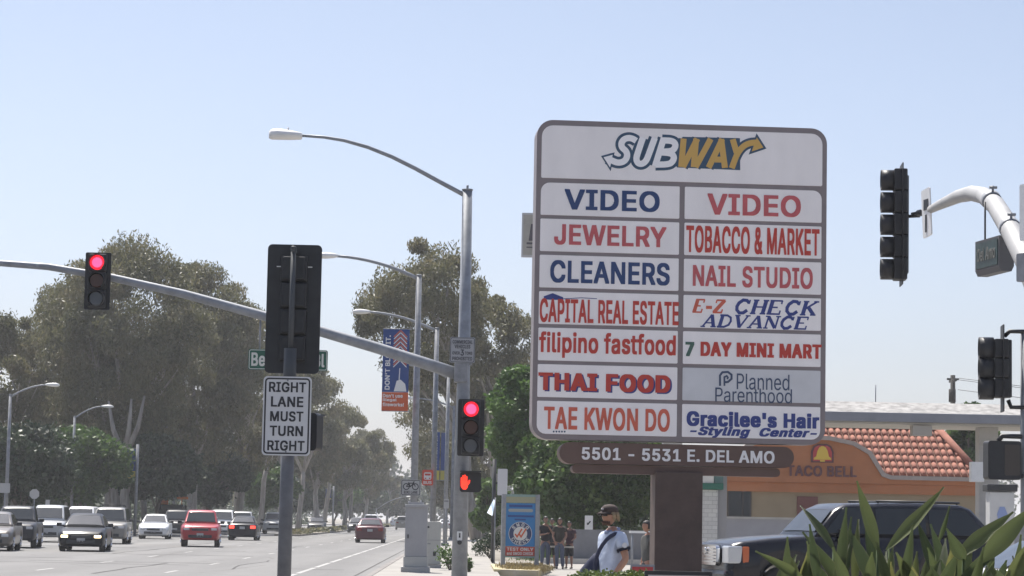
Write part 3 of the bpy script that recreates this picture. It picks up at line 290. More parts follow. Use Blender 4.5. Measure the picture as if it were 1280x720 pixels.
# ================================================================== THE SETTING
def sheet(name, poly, z, m):
    b = MB(); b.poly([(x, y, z) for x, y in poly]); o = b.build(name, m); tag(o, kind='structure'); return o
g = mat('dry_ground', (.20, .18, .15), .95, var=.25, scale=.2)
sheet('ground', [(-1500, -60), (1500, -60), (1500, 3000), (-1500, 3000)], 0, g)
def asphalt():
    m = bpy.data.materials.new('worn_asphalt'); m.use_nodes = True
    n = m.node_tree.nodes; L = m.node_tree.links; b = n['Principled BSDF']
    tc = n.new('ShaderNodeTexCoord'); mp = n.new('ShaderNodeMapping'); mp.inputs['Scale'].default_value = (.55, .035, 1)
    a = n.new('ShaderNodeTexNoise'); a.inputs['Scale'].default_value = 1; a.inputs['Detail'].default_value = 7
    c = n.new('ShaderNodeTexNoise'); c.inputs['Scale'].default_value = 9; c.inputs['Detail'].default_value = 8
    mx = n.new('ShaderNodeMix'); mx.data_type = 'FLOAT'; mx.inputs[0].default_value = .35
    rp = n.new('ShaderNodeValToRGB'); rp.color_ramp.elements[0].position = .3; rp.color_ramp.elements[1].position = .7
    rp.color_ramp.elements[0].color = (.10, .098, .096, 1); rp.color_ramp.elements[1].color = (.18, .176, .172, 1)
    vo = n.new('ShaderNodeTexVoronoi'); vo.feature = 'DISTANCE_TO_EDGE'; vo.inputs['Scale'].default_value = .16
    vm = n.new('ShaderNodeMath'); vm.operation = 'LESS_THAN'; vm.inputs[1].default_value = .006
    dk = n.new('ShaderNodeMix'); dk.data_type = 'RGBA'; dk.inputs[7].default_value = (.10, .095, .09, 1)
    L.new(tc.outputs['Object'], mp.inputs[0]); L.new(mp.outputs[0], a.inputs[0]); L.new(tc.outputs['Object'], c.inputs[0]); L.new(tc.outputs['Object'], vo.inputs[0])
    L.new(a.outputs[0], mx.inputs[2]); L.new(c.outputs[0], mx.inputs[3]); L.new(mx.outputs[0], rp.inputs[0])
    L.new(vo.outputs[0], vm.inputs[0]); L.new(vm.outputs[0], dk.inputs[0]); L.new(rp.outputs[0], dk.inputs[6]); L.new(dk.outputs[2], b.inputs['Base Color'])
    sx = n.new('ShaderNodeSeparateXYZ'); wv = n.new('ShaderNodeMath'); wv.operation = 'MULTIPLY'; wv.inputs[1].default_value = 2 * math.pi / 3.35
    sn = n.new('ShaderNodeMath'); sn.operation = 'SINE'; ml = n.new('ShaderNodeMath'); ml.operation = 'MULTIPLY_ADD'; ml.inputs[1].default_value = .09; ml.inputs[2].default_value = .93
    tn = n.new('ShaderNodeMix'); tn.data_type = 'RGBA'; tn.blend_type = 'MULTIPLY'; tn.inputs[0].default_value = 1
    L.new(tc.outputs['Object'], sx.inputs[0]); L.new(sx.outputs[0], wv.inputs[0]); L.new(wv.outputs[0], sn.inputs[0]); L.new(sn.outputs[0], ml.inputs[0])
    L.new(dk.outputs[2], tn.inputs[6]); L.new(ml.outputs[0], tn.inputs[7]); L.new(tn.outputs[2], b.inputs['Base Color'])
    b.inputs['Roughness'].default_value = .8
    return m
KX = -2.3            # right kerb of the avenue
LX = -24.5           # left kerb
ASP = asphalt()
sheet('road', [(LX, -40), (KX, -40), (KX, 900), (LX, 900)], .004, ASP)
sheet('cross_road', [(KX, 2), (60, 2), (60, 14), (KX, 14)], .004, ASP)
paint = mat('road_paint', (.31, .305, .295), .7, var=.2, scale=4)
b = MB()
def quad(b, x0, x1, y0, y1, z=.008): b.poly([(x0, y0, z), (x1, y0, z), (x1, y1, z), (x0, y1, z)])
y = 48
while y < 260:
    quad(b, -4.42, -4.28, y, y + 7.2); y += 8.0
tag(b.build('bike_lane_line', paint), kind='structure')
b = MB()
for lx in (-7.6, -10.9, -17.6, -21.0):
    y = 40
    while y < 400: quad(b, lx - .06, lx + .06, y, y + 2.6); y += 11
tag(b.build('lane_lines', paint), kind='structure')
b = MB(); quad(b, KX - .50, KX - .44, -30, 400); tag(b.build('gutter_joint', mat('tar_joint', (.05, .048, .046), .9, var=.4, scale=2)), kind='structure')
rc = random.Random(12)
b = MB()
for k in range(26):
    x_, y_ = rc.uniform(LX + 2, KX - 1), rc.uniform(55, 150); along = rc.random() < .6; w_ = rc.uniform(.03, .06); pr_ = None
    for j in range(14):
        q = (x_, y_)
        if pr_:
            if along: b.poly([(pr_[0] - w_, pr_[1], .008), (pr_[0] + w_, pr_[1], .008), (q[0] + w_, q[1], .008), (q[0] - w_, q[1], .008)])
            else: b.poly([(pr_[0], pr_[1] - w_ * 2, .008), (q[0], q[1] - w_ * 2, .008), (q[0], q[1] + w_ * 2, .008), (pr_[0], pr_[1] + w_ * 2, .008)])
        pr_ = q
        if along: x_ += rc.uniform(-.08, .08); y_ += 1.1
        else: x_ += .45; y_ += rc.uniform(-.12, .12)
        if x_ > KX - .7: break
tag(b.build('road_cracks', MATS['tar_joint']), kind='structure')
# pavements
slab = mat('pavement_concrete', (.27, .255, .235), .9, var=.14, scale=.8, bump=.1)
b = MB(); b.box((KX + 1.7, 460, .06), (3.1, 890, .13)); tag(b.build('pavement', slab), kind='structure')
b = MB(); b.box((KX + .075, 460, .065), (.15, 890, .14)); b.box((LX - .075, 460, .065), (.15, 890, .14)); tag(b.build('kerb', mat('kerb_concrete', (.20, .185, .175), .9, var=.2, scale=1.5)), kind='structure')
b = MB(); b.box((LX - 1.7, 460, .06), (3.1, 890, .13)); tag(b.build('far_pavement', slab), kind='structure')
lot = mat('lot_paving', (.26, .245, .225), .9, var=.15, scale=.5)
sheet('parking_lot', [(KX + 3.25, 14), (70, 14), (70, 88), (KX + 3.25, 88)], .012, lot)
# median island
b = MB(); b.box((-13.1, 460, .07), (1.9, 560, .15)); tag(b.build('median', mat('median_soil', (.26, .23, .19), .95, var=.3, scale=.8)), kind='structure')

rng = np.random.default_rng(7)
def leaf_mesh(name, centers, radii, counts, lsize, droop=.5, aspect=.4, squash=.8, seed=0, shell=.5):
    rg = np.random.default_rng(seed)
    pts = []
    for c, r, n in zip(centers, radii, counts):
        d = rg.normal(size=(n, 3)); d /= np.linalg.norm(d, axis=1)[:, None]
        rr = rg.random(n) ** shell
        q = d * rr[:, None] * np.array(r) * (1 + .10 * rg.normal(size=(n, 1)))
        pts.append(q + np.array(c))
    p = np.concatenate(pts); n = len(p)
    ax = rg.normal(size=(n, 3)); ax[:, 2] -= droop * 2.2; ax /= np.linalg.norm(ax, axis=1)[:, None]
    o = rg.normal(size=(n, 3)); sd_ = np.cross(ax, o); sd_ /= np.linalg.norm(sd_, axis=1)[:, None]
    L = lsize * (.55 + .9 * rg.random(n))[:, None]; W = L * aspect
    v = np.empty((n, 4, 3))
    v[:, 0] = p - ax * L * .5; v[:, 1] = p + sd_ * W * .5; v[:, 2] = p + ax * L * .5; v[:, 3] = p - sd_ * W * .5
    me = bpy.data.meshes.new(name)
    me.vertices.add(n * 4); me.vertices.foreach_set('co', v.ravel())
    me.loops.add(n * 4); me.loops.foreach_set('vertex_index', np.arange(n * 4, dtype=np.int32))
    me.polygons.add(n); me.polygons.foreach_set('loop_start', np.arange(0, n * 4, 4, dtype=np.int32))
    me.polygons.foreach_set('loop_total', np.full(n, 4, dtype=np.int32))
    me.update(calc_edges=True)
    return me

GUM = leafmat('gum_leaves', (.058, .066, .028), (.125, .126, .058), (.22, .185, .10), .36)
GUM2 = leafmat('pale_gum_leaves', (.07, .08, .038), (.15, .148, .076), (.24, .205, .115), .36)
FIC = leafmat('green_leaves', (.028, .06, .014), (.06, .115, .025), (.12, .19, .04), .3)
LUSH = leafmat('lush_leaves', (.04, .085, .02), (.085, .16, .035), (.15, .24, .06), .35)
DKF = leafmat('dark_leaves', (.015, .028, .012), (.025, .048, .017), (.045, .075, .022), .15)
def tree(name, label, px, D, top, wpx, bot, kind='gum', seed=1, group=None, lean=0.0, cpx=None, nclump=46, nleaf=300, lsize=None, leaf=None, bark=None, forks=3):
    rd = random.Random(seed)
    bx = gx(px, D); cx0 = gx(cpx if cpx is not None else px, D)
    H = P(px, top, D).z; zb = P(px, bot, D).z
    zb = max(zb, .3); rw = wpx / 2 * D / FPX
    t = thing(name, label, 'tree', (bx, D, 0), 0, group)
    zc = (H + zb) / 2; rz_ = (H - zb) / 2
    cen = []; rad = []; cnt = []
    for i in range(nclump):
        while True:
            v = Vector((rd.uniform(-1, 1), rd.uniform(-1, 1), rd.uniform(-1, 1)))
            if .3 < v.length < 1: break
        v = v.normalized() * (v.length ** .5)
        s = rw * (.22 if kind == 'gum' else .3) * rd.uniform(.55, 1.55)
        s = max(s, .5)
        # crown narrower low and at the very top
        tz = v.z; prof = 1.0 if tz < .3 else 1 - .35 * (tz - .3)
        if kind == 'gum' and tz < -.3: prof = .85
        c = Vector((cx0 - bx + v.x * (rw - s * .7) * prof, v.y * rw * .9 * prof, zc + v.z * (rz_ - s * .6)))
        cen.append(tuple(c)); rad.append((s, s, s * (.8 if kind == 'gum' else .75))); cnt.append(int(nleaf * rd.uniform(.6, 1.3) * (.8 + .4 * (s / max(.5, rw * .26)) ** 1.5)))
    ls = lsize or ((.29 if kind == 'gum' else .30) * (1 + max(0, D - 170) / 300))
    cnt = [int(c * (1.9 if kind == 'gum' else 1.6)) for c in cnt]
    me = leaf_mesh('crown', cen, rad, cnt, ls, droop=.6 if kind == 'gum' else .15, aspect=.33 if kind == 'gum' else .65, seed=seed, shell=.42)
    link_mesh('crown', me, leaf or (GUM if kind == 'gum' else FIC), t)
    b = MB()
    r0 = max(.12, H * (.017 if kind == 'gum' else .02))
    top_z = zb + (H - zb) * .25
    tr = [Vector((0, 0, -.05))]
    for k in range(1, 5):
        f = k / 4
        tr.append(Vector(((cx0 - bx) * f * .6 + rd.uniform(-.25, .25), rd.uniform(-.25, .25), top_z * f)))
    b.tube(tr, [r0 * 1.25, r0, r0 * .92, r0 * .85, r0 * .75], 9)
    order = sorted(range(nclump), key=lambda i: rd.random())
    nl = 11 if kind == 'gum' else 7
    for q, i in enumerate(order[:nl]):
        st = tr[2 + q % 3]; en = Vector(cen[i])
        mid = st.lerp(en, .5) + Vector((rd.uniform(-.5, .5), rd.uniform(-.5, .5), rd.uniform(.2, .9)))
        m1 = st.lerp(mid, .5) + Vector((rd.uniform(-.2, .2), 0, .15))
        rr = r0 * rd.uniform(.3, .52)
        b.tube([st, m1, mid, en], [rr, rr * .85, rr * .6, rr * .2], 6)
    b.build('trunk', bark or (M['bark'] if kind == 'gum' else M['barkd']), t)
    return t

# ------------------------------------------------------------------ left row of gum trees
GL = 'gum trees along the left side of the avenue'
tree('eucalyptus_tree', 'broad eucalyptus with a forked pale trunk, tallest of the trees left of the avenue', 138, 175, 288, 230, 585, seed=3, group=GL, cpx=150, nclump=130, nleaf=420)
tree('eucalyptus_tree', 'olive eucalyptus crown at the left edge beyond the first lamp', 12, 182, 388, 165, 545, seed=5, group=GL, nclump=46, nleaf=380)
tree('eucalyptus_tree', 'dense eucalyptus crown left of the tallest one, behind the small signal', 82, 200, 335, 150, 595, seed=6, group=GL, nclump=84, nleaf=380)
tree('eucalyptus_tree', 'ragged eucalyptus crown behind the hanging red light arm, right shoulder of the big crown', 240, 192, 322, 180, 595, seed=8, group=GL, nclump=100, nleaf=380)
tree('eucalyptus_tree', 'loose eucalyptus with pale bare limbs behind the back of the signal', 300, 205, 372, 150, 600, seed=9, group=GL, nclump=64, nleaf=340, leaf=GUM2)
tree('eucalyptus_tree', 'brownish eucalyptus behind the right lane sign', 350, 232, 405, 130, 590, seed=10, group=GL, nclump=60, nleaf=340)
tree('eucalyptus_tree', 'grey green eucalyptus just right of the right lane sign', 395, 262, 462, 120, 610, seed=11, group=GL, nclump=56, nleaf=320, leaf=GUM2)
tree('eucalyptus_tree', 'eucalyptus with a thin top beside the strip of open sky', 430, 300, 505, 105, 620, seed=12, group=GL, nclump=48)
tree('eucalyptus_tree', 'distant eucalyptus closing the left side of the avenue', 458, 350, 532, 84, 630, seed=13, group=GL, nclump=40)
tree('eucalyptus_tree', 'hazy far eucalyptus lowest in the left row above the maroon car', 484, 430, 566, 66, 636, seed=14, group=GL, nclump=34)
GU = 'green trees under the gums on the left'
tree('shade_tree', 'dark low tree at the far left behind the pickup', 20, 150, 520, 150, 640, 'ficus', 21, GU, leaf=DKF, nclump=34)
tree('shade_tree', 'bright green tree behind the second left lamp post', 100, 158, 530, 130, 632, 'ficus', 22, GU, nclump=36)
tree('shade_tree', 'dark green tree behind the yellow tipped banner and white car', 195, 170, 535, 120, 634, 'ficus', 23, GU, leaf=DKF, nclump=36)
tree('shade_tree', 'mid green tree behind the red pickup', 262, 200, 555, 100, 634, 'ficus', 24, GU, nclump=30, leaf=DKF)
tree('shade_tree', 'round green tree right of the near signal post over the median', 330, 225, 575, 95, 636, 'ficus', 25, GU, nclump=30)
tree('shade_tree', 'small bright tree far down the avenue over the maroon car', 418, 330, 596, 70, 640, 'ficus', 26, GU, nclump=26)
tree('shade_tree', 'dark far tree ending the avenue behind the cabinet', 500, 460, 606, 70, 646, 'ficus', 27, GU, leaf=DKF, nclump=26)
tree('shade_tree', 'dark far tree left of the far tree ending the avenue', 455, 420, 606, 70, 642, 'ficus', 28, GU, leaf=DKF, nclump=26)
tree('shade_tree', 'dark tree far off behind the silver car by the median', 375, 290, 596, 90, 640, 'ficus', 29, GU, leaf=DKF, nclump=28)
# bare pale trunks in the shade of the left row
GT = 'pale trunks standing under the left crowns'
rt = random.Random(4)
def bare(px, D, top, r, lab, seed, lean=0):
    rd = random.Random(seed); x = gx(px, D); H = P(px, top, D).z
    t = thing('gum_trunk', lab, 'tree', (x, D, 0), 0, GT)
    b = MB(); pts = [Vector((0, 0, -.05))] + [Vector((lean * k / 4 + rd.uniform(-.15, .15), rd.uniform(-.1, .1), H * .55 * k / 4)) for k in range(1, 5)]
    b.tube(pts, [r * 1.2, r, r * .95, r * .9, r * .8], 9)
    b.build('trunk', M['bark'], t)
    b = MB()
    for s in (-1, 1, .3):
        e = pts[-1] + Vector((s * H * .13, rd.uniform(-.5, .5), H * .42 * rd.uniform(.8, 1)))
        b.tube([pts[-1] - Vector((0, 0, .2)), pts[-1].lerp(e, .45) + Vector((s * .3, 0, .1)), e], [r * .7, r * .5, r * .2], 7)
    b.build('limb', M['bark'], t)
bare(135, 177, 492, .30, 'pale forked gum trunk nearest the second lamp post', 31)
for i, (px, D, top, r, lab) in enumerate([
    (158, 168, 500, .34, 'thick grey gum trunk beside the yellow tipped banner'),
    (182, 176, 520, .24, 'slim leaning gum trunk left of the small white car'),
    (236, 190, 520, .22, 'slim gum trunk behind the dark four wheel drive'),
    (258, 200, 510, .26, 'pale gum trunk behind the red pickup roof'),
    (280, 205, 500, .26, 'pale gum trunk behind the white van'),
    (296, 212, 500, .24, 'tall pale gum trunk above the braking dark car'),
    (322, 220, 520, .24, 'pale gum trunk left of the near signal post'),
    (372, 245, 540, .26, 'pale gum trunk right of the near signal post'),
    (404, 270, 560, .26, 'pale gum trunk above the far dark car'),
    (440, 300, 570, .24, 'pale gum trunk left of the far silver car')]):
    bare(px, D, top - 12, r, lab, 40 + i, rt.uniform(-.5, .8))
# right row
GR = 'gum trees along the right side of the avenue'
tree('eucalyptus_tree', 'tall airy eucalyptus leaning over the right lamps', 596, 165, 296, 190, 500, seed=51, group=GR, cpx=532, nclump=74, nleaf=340)
tree('eucalyptus_tree', 'eucalyptus crown between the signal pole and the shop sign', 622, 172, 330, 130, 560, seed=52, group=GR, cpx=610, nclump=60, nleaf=320)
tree('eucalyptus_tree', 'lower eucalyptus crown behind the fireworks banner', 588, 200, 430, 150, 610, seed=53, group=GR, cpx=556, nclump=50, nleaf=260, leaf=GUM2)
tree('eucalyptus_tree', 'eucalyptus with dry twigs behind the red hand signal', 606, 190, 450, 120, 640, seed=54, group=GR, cpx=604, nclump=50, nleaf=260, leaf=GUM2)
tree('eucalyptus_tree', 'far thin eucalyptus behind the bus stop sign', 580, 290, 520, 90, 640, seed=55, group=GR, cpx=556, nclump=40)
tree('shade_tree', 'dark far tree behind the bike lane sign', 585, 380, 590, 90, 645, 'ficus', 56, GR, leaf=DKF, nclump=30)
tree('shade_tree', 'bright leafy tree rising left of the shop sign', 655, 98, 452, 105, 610, 'ficus', 57, 'leafy trees behind the shop sign', nclump=70, nleaf=520, lsize=.17, bark=M['barkd'], leaf=LUSH)
tree('shade_tree', 'wide dark leafy tree under the shop sign behind the man', 742, 94, 500, 200, 672, 'ficus', 58, 'leafy trees behind the shop sign', nclump=90, nleaf=430, lsize=.2, leaf=FIC)
tree('shade_tree', 'small green tree beside the smog check sign, left of it', 612, 130, 590, 50, 668, 'ficus', 59, 'leafy trees behind the shop sign', nclump=20)
tree('shade_tree', 'dark tree beside the white block column of the petrol station', 900, 96, 560, 60, 640, 'ficus', 60, 'leafy trees behind the shop sign', nclump=20, leaf=DKF)
tree('shade_tree', 'green tree behind the right end of the tiled roof', 1215, 115, 500, 75, 620, 'ficus', 61, 'leafy trees behind the shop sign', nclump=30)
# far woods closing the view
me = leaf_mesh('far_trees', [(x, 620 + (i % 3) * 25, 6 + (i * 37 % 5)) for i, x in enumerate(np.linspace(-240, 330, 110))], [(7, 6, 7)] * 110, [420] * 110, 1.6, .2, .6, seed=77)
tag(link_mesh('far_woodland', me, DKF), 'hazy mass of trees closing the far end of the avenue', 'trees', kind='stuff')
# undergrowth that closes the view under the crowns
n_ = 150
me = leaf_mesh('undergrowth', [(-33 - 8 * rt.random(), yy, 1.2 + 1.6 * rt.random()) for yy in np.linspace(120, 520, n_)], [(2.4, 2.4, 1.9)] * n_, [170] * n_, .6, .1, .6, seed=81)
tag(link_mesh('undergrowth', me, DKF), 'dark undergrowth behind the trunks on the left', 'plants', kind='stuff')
n_ = 170
me = leaf_mesh('woodland', [(-38 - 10 * rt.random(), yy, 3 + 8.5 * rt.random()) for yy in np.linspace(150, 480, n_)], [(2.8, 2.8, 2.4)] * n_, [210] * n_, .6, .3, .5, seed=84)
tag(link_mesh('left_woodland', me, GUM), 'olive mass of foliage behind the left row of gum trees', 'trees', kind='stuff')
n_ = 60
me = leaf_mesh('lot_undergrowth', [(5 + 12 * rt.random(), 98 + 10 * rt.random(), 1.0 + 1.4 * rt.random()) for _ in range(n_)], [(1.3, 1.3, 1.2)] * n_, [170] * n_, .32, .1, .6, seed=82)
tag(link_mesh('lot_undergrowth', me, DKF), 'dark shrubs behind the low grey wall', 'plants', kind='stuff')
n_ = 60
me = leaf_mesh('right_undergrowth', [(5 + 9 * rt.random(), yy, 1.2 + 2.2 * rt.random()) for yy in np.linspace(135, 420, n_)], [(2.2, 2.4, 2.0)] * n_, [170] * n_, .6, .1, .6, seed=83)
tag(link_mesh('right_undergrowth', me, FIC), 'green undergrowth beyond the lawn on the right', 'plants', kind='stuff')
# low shrubs and grass
me = leaf_mesh('median_plants', [(-13.1 + rt.uniform(-.7, .7), yy, .25) for yy in np.arange(182, 420, 1.6)], [(.6, .8, .28)] * 149, [60] * 149, .25, .0, .5, seed=78)
tag(link_mesh('median_plants', me, GUM2), 'low dry ground cover on the median', 'plants', kind='stuff')
me = leaf_mesh('verge_plants', [(LX - 2.6 + rt.uniform(-1.5, .7), yy, .35) for yy in np.arange(100, 420, 1.3)], [(1.0, .9, .5)] * 247, [60] * 247, .28, .0, .5, seed=79)
tag(link_mesh('verge_plants', me, DKF), 'low dark shrubs along the far pavement', 'plants', kind='stuff')
me = leaf_mesh('lawn', [(3.2 + 2.2 * rt.random(), yy, .06) for yy in np.arange(89, 170, .35)], [(1.6, .5, .06)] * 232, [90] * 232, .16, -1.0, .2, seed=80)
tag(link_mesh('lawn', me, FIC), 'strip of green lawn beside the right pavement', 'grass', kind='stuff')

# ================================================================== STREET LAMPS
def lamp(label, px, D, top, arm_px, arm_y, group, r=.11, mid=None, lampscale=1.0):
    base = Vector((gx(px, D), D, .1)); tp = P(px, top, D); tp.x = base.x
    t = thing('street_lamp', label, 'street lamp', base, 0, group)
    b = MB(); b.tube([base, (base.x, D, tp.z)], [r, r * .72], 12); b.box((base.x, D, .2), (.4, .4, .2), bev=.02)
    b.tube([(base.x, D, tp.z), (base.x, D, tp.z + .06)], [r * .8, r * .6], 12)
    b.build('pole', M['galvd'], t, world=True)
    e = P(arm_px, arm_y, D); st = Vector((base.x, D, tp.z - .1))
    dx = e.x - st.x; dz = e.z - st.z
    pts = []
    for k in range(9):
        u = k / 8; pts.append(Vector((st.x + dx * u, D, st.z + dz * (1.85 * u - .85 * u * u) if True else 0)))
    b = MB(); b.tube(pts, [r * .48 - r * .12 * k / 8 for k in range(9)], 8); b.build('arm', M['galv'], t, world=True)
    s = 1 if dx > 0 else -1; q = lampscale
    rings = []
    for (u, hw, h0, h1) in ((-.06, .05, -.03, .05), (.08, .11, -.07, .09), (.35, .16, -.1, .12), (.55, .16, -.1, .11), (.68, .10, -.07, .06), (.72, .04, -.04, .02)):
        rings.append([(e.x + s * u * q, D + hw * q * math.cos(a), e.z + (h1 if math.sin(a) > 0 else -h0) * q * math.sin(a)) for a in [2 * math.pi * k / 10 for k in range(10)]])
    b = MB(); b.loft(rings); b.build('lamp_head', M['white'], t, world=True)
    return t
RG = 'street lamps on the right pavement'
lamp('street lamp post carrying the fireworks banner', 515.5, 80, 345, 421, 320, RG, .13)
lamp('street lamp carrying the bus stop sign, next beyond the banner lamp', 540, 100, 411, 462, 390, RG, .13)
lamp('third lamp post from the banner, carrying a blue banner', 556, 124, 470, 500, 455, RG, .12)
lamp('far lamp post just left of the signal pole', 564, 160, 508, 522, 498, RG, .12)
LG = 'street lamps on the far left pavement'
lamp('leftmost lamp post at the picture edge with its arm to the right', 6, 131, 494, 58, 481, LG, .11)
lamp('lamp post in front of the bright green tree on the left', 88, 156, 521, 128, 508, LG, .11)
lamp('left lamp post behind the yellow tipped banner', 204, 175, 533, 180, 523, LG, .1)
lamp('left lamp post with its arm beside the red pickup trees', 216, 198, 545, 238, 536, LG, .1)
lamp('left lamp post above the braking dark car', 255, 215, 552, 287, 544, LG, .1)
lamp('left lamp post hidden behind the right lane sign', 296, 250, 580, 322, 563, LG, .1)
lamp('farthest left lamp post, its arm over the maroon car', 470, 300, 636, 508, 621, LG, .1)

# ================================================================== SIGNAL HEADS
def signal_head(root, n, lit=-1, w=.34, bp=None, z0=0.0, visor=.22, yoff=0.0, vis_full=False):
    """front towards local -y; z0 = bottom of housing"""
    h = w * n
    b = MB()
    for k in range(n): b.box((0, yoff, z0 + w * (k + .5)), (w, .2, w - .012), bev=.025)
    b.build('housing', M['black'], root)
    if bp:
        b = MB(); bw, bh, r = bp
        b.prism(rrect(-bw / 2, z0 + h / 2 - bh / 2, bw / 2, z0 + h / 2 + bh / 2, r), yoff + .015, yoff + .03); b.build('backplate', M['black'], root)
    for k in range(n):
        zc = z0 + w * (n - k - .5)
        b = MB(); b.tube([(0, yoff - .11, zc), (0, yoff - .128, zc)], [.142, .12], 24)
        mt = RED if k == lit else (AMBER if k == 1 else (GREENL if k != 0 else mat('red_lens_off', (.12, .03, .03), .2)))
        ln = b.build('lens', mt, root)
        if k == lit:
            b = MB(); b.tube([(0, yoff - .1285, zc), (0, yoff - .136, zc)], [.098, .085], 24); b.build('lamp', HOT, ln)
        b = MB(); rings = []; a0 = -50 if not vis_full else -85
        N = 18
        angs = [R(a0 + (180 - 2 * a0) * j / N) for j in range(N + 1)]
        outer = [[(.158 * math.cos(a), y, zc + .158 * math.sin(a)) for a in angs] for y in (yoff - .1, yoff - .1 - visor)]
        inner = [[(.148 * math.cos(a), y, zc + .148 * math.sin(a)) for a in angs] for y in (yoff - .1, yoff - .1 - visor)]
        ring = [o + i[::-1] for o, i in zip(outer, inner)]
        b.loft(ring); b.build('visor', M['black'], root)

# far signal pole with its mast arm, the lamp on top
D = 46.0
base = Vector((gx(573.5, D), D, .1)); tp = P(582, 238, D); tp.x = base.x
pole = thing('signal_pole', 'tall grey signal pole carrying a long mast arm and a curved lamp', 'signal pole', base)
b = MB(); b.tube([base, (base.x, D, tp.z)], [.155, .095], 20); b.box((base.x, D, .2), (.5, .5, .12), bev=.02)
b.tube([(base.x, D, tp.z), (base.x, D, tp.z + .025)], [.108, .108], 20); b.tube([(base.x, D, tp.z), (base.x, D, tp.z + .1)], [.02, .025], 8)
b.build('pole', M['galv'], pole, world=True)
b = MB()
st = Vector((base.x - .05, D, P(576, 244, D).z))
pts = [st] + [P(x, y_, D) for x, y_ in ((552, 228.5), (520, 211), (490, 196), (460, 184), (430, 175.5), (405, 171.5), (378, 169.5))]
b.tube(pts, [.045, .044, .042, .04, .037, .034, .03, .028], 10); b.build('lamp_arm', M['galv'], pole, world=True)
rings = []
e = P(378, 169.5, D)
for (u, hw, dn, up) in ((.0, .04, .04, .03), (.02, .11, .08, .06), (.25, .16, .09, .10), (.48, .16, .09, .13), (.6, .12, .09, .11), (.645, .05, .07, .06)):
    rings.append([(e.x - u, D + hw * math.cos(a), e.z + (up if math.sin(a) > 0 else dn) * math.sin(a)) for a in [2 * math.pi * k / 14 for k in range(14)]])
b = MB(); b.loft(rings); b.tube([(e.x - .28, D, e.z + .09), (e.x - .28, D, e.z + .15)], .02, 8); b.build('lamp_head', M['white'], pole, world=True)
pts = [P(x, y_, D) for x, y_ in ((572, 467.5), (520, 450.5), (470, 434.5), (400, 414), (330, 395), (230, 367.5), (140, 347), (60, 333.5), (0, 329), (-60, 327), (-150, 326))]
b = MB(); b.tube(pts, [.118, .113, .108, .1, .093, .083, .074, .066, .06, .056, .05], 16)
b.build('mast_arm', M['galv'], pole, world=True)
b = MB(); c = P(573, 466, D); b.box((base.x - .05, D - .02, c.z), (.26, .34, .38), bev=.03); b.tube([(base.x + .1, D - .16, c.z + .16), (base.x + .16, D - .16, c.z + .17)], .03, 8)
b.build('arm_bracket', M['galvd'], pole, world=True)

t = thing('traffic_signal', 'red three light signal hanging on the mast arm at the left', 'traffic signal', P(123.3, 352, D) + Vector((0, -.14, -.52)), 0, 'signals showing red')
signal_head(t, 3, 0, .345, (.49, 1.1, .03), 0, .14)
# brackets gripping the arm
b = MB(); b.box((0, .13, .52), (.12, .1, .4), bev=.02); b.build('mounting_bracket', M['dark'], t)
t = thing('traffic_signal', 'red three light signal on the right side of the tall grey pole', 'traffic signal', P(588.5, 535, D) + Vector((.0, -.30, -.52)), 0, 'signals showing red')
signal_head(t, 3, 0, .345, (.5, 1.08, .03), 0, .14)
b = MB(); b.box((-.08, .16, .85), (.08, .2, .06)); b.box((-.08, .16, .15), (.08, .2, .06)); b.build('mounting_bracket', M['dark'], t)
# pedestrian signal
t = thing('pedestrian_signal', 'pedestrian signal with a lit red hand on the grey pole', 'pedestrian signal', P(588, 603, D) + Vector((0, -.28, 0)))
b = MB(); b.prism(rrect(-.2, -.19, .2, .19, .05), -.1, .1); b.tube([(-.12, .1, .1), (-.16, .2, .1)], .03, 8); b.build('housing', M['black'], t)
b = MB(); yy = -.104
hx = -.11
for k, (dx, top_, w_) in enumerate(((-.062, .085, .024), (-.03, .125, .026), (.003, .135, .026), (.036, .11, .026))):
    b.ribbon([(hx + dx, 0), (hx + dx, top_)], w_, yy - .006, yy)
b.prism([(hx - .075, .02), (hx - .07, -.08), (hx - .03, -.14), (hx + .03, -.14), (hx + .06, -.09), (hx + .055, .015)], yy - .008, yy)
b.ribbon([(hx + .045, -.06), (hx + .085, -.01), (hx + .09, .04)], .026, yy - .01, yy)
b.build('hand_symbol', HANDRED, t)
b = MB(); b.prism([(-.2, .19), (.2, .19), (.2, .21), (-.2, .21)], -.25, .1); b.build('visor', M['black'], t)
# push button sign
t = thing('push_button', 'crossing push button with a small white plate low on the grey pole', 'push button', P(574.5, 674, D) + Vector((0, -.17, 0)))
b = MB(); b.prism(rrect(-.05, -.02, .05, .15, .015), -.012, .0); b.build('plate', M['white'], t)
b = MB(); b.ribbon([(0, .03), (0, .08)], .03, -.017, -.013); b.tube([(0, -.016, .10), (0, -.013, .10)], .018, 10); b.build('symbol', M['dark'], t)
b = MB(); b.tube([(0, .02, -.06), (0, -.05, -.06)], [.045, .04], 14); b.build('button', M['dark'], t)
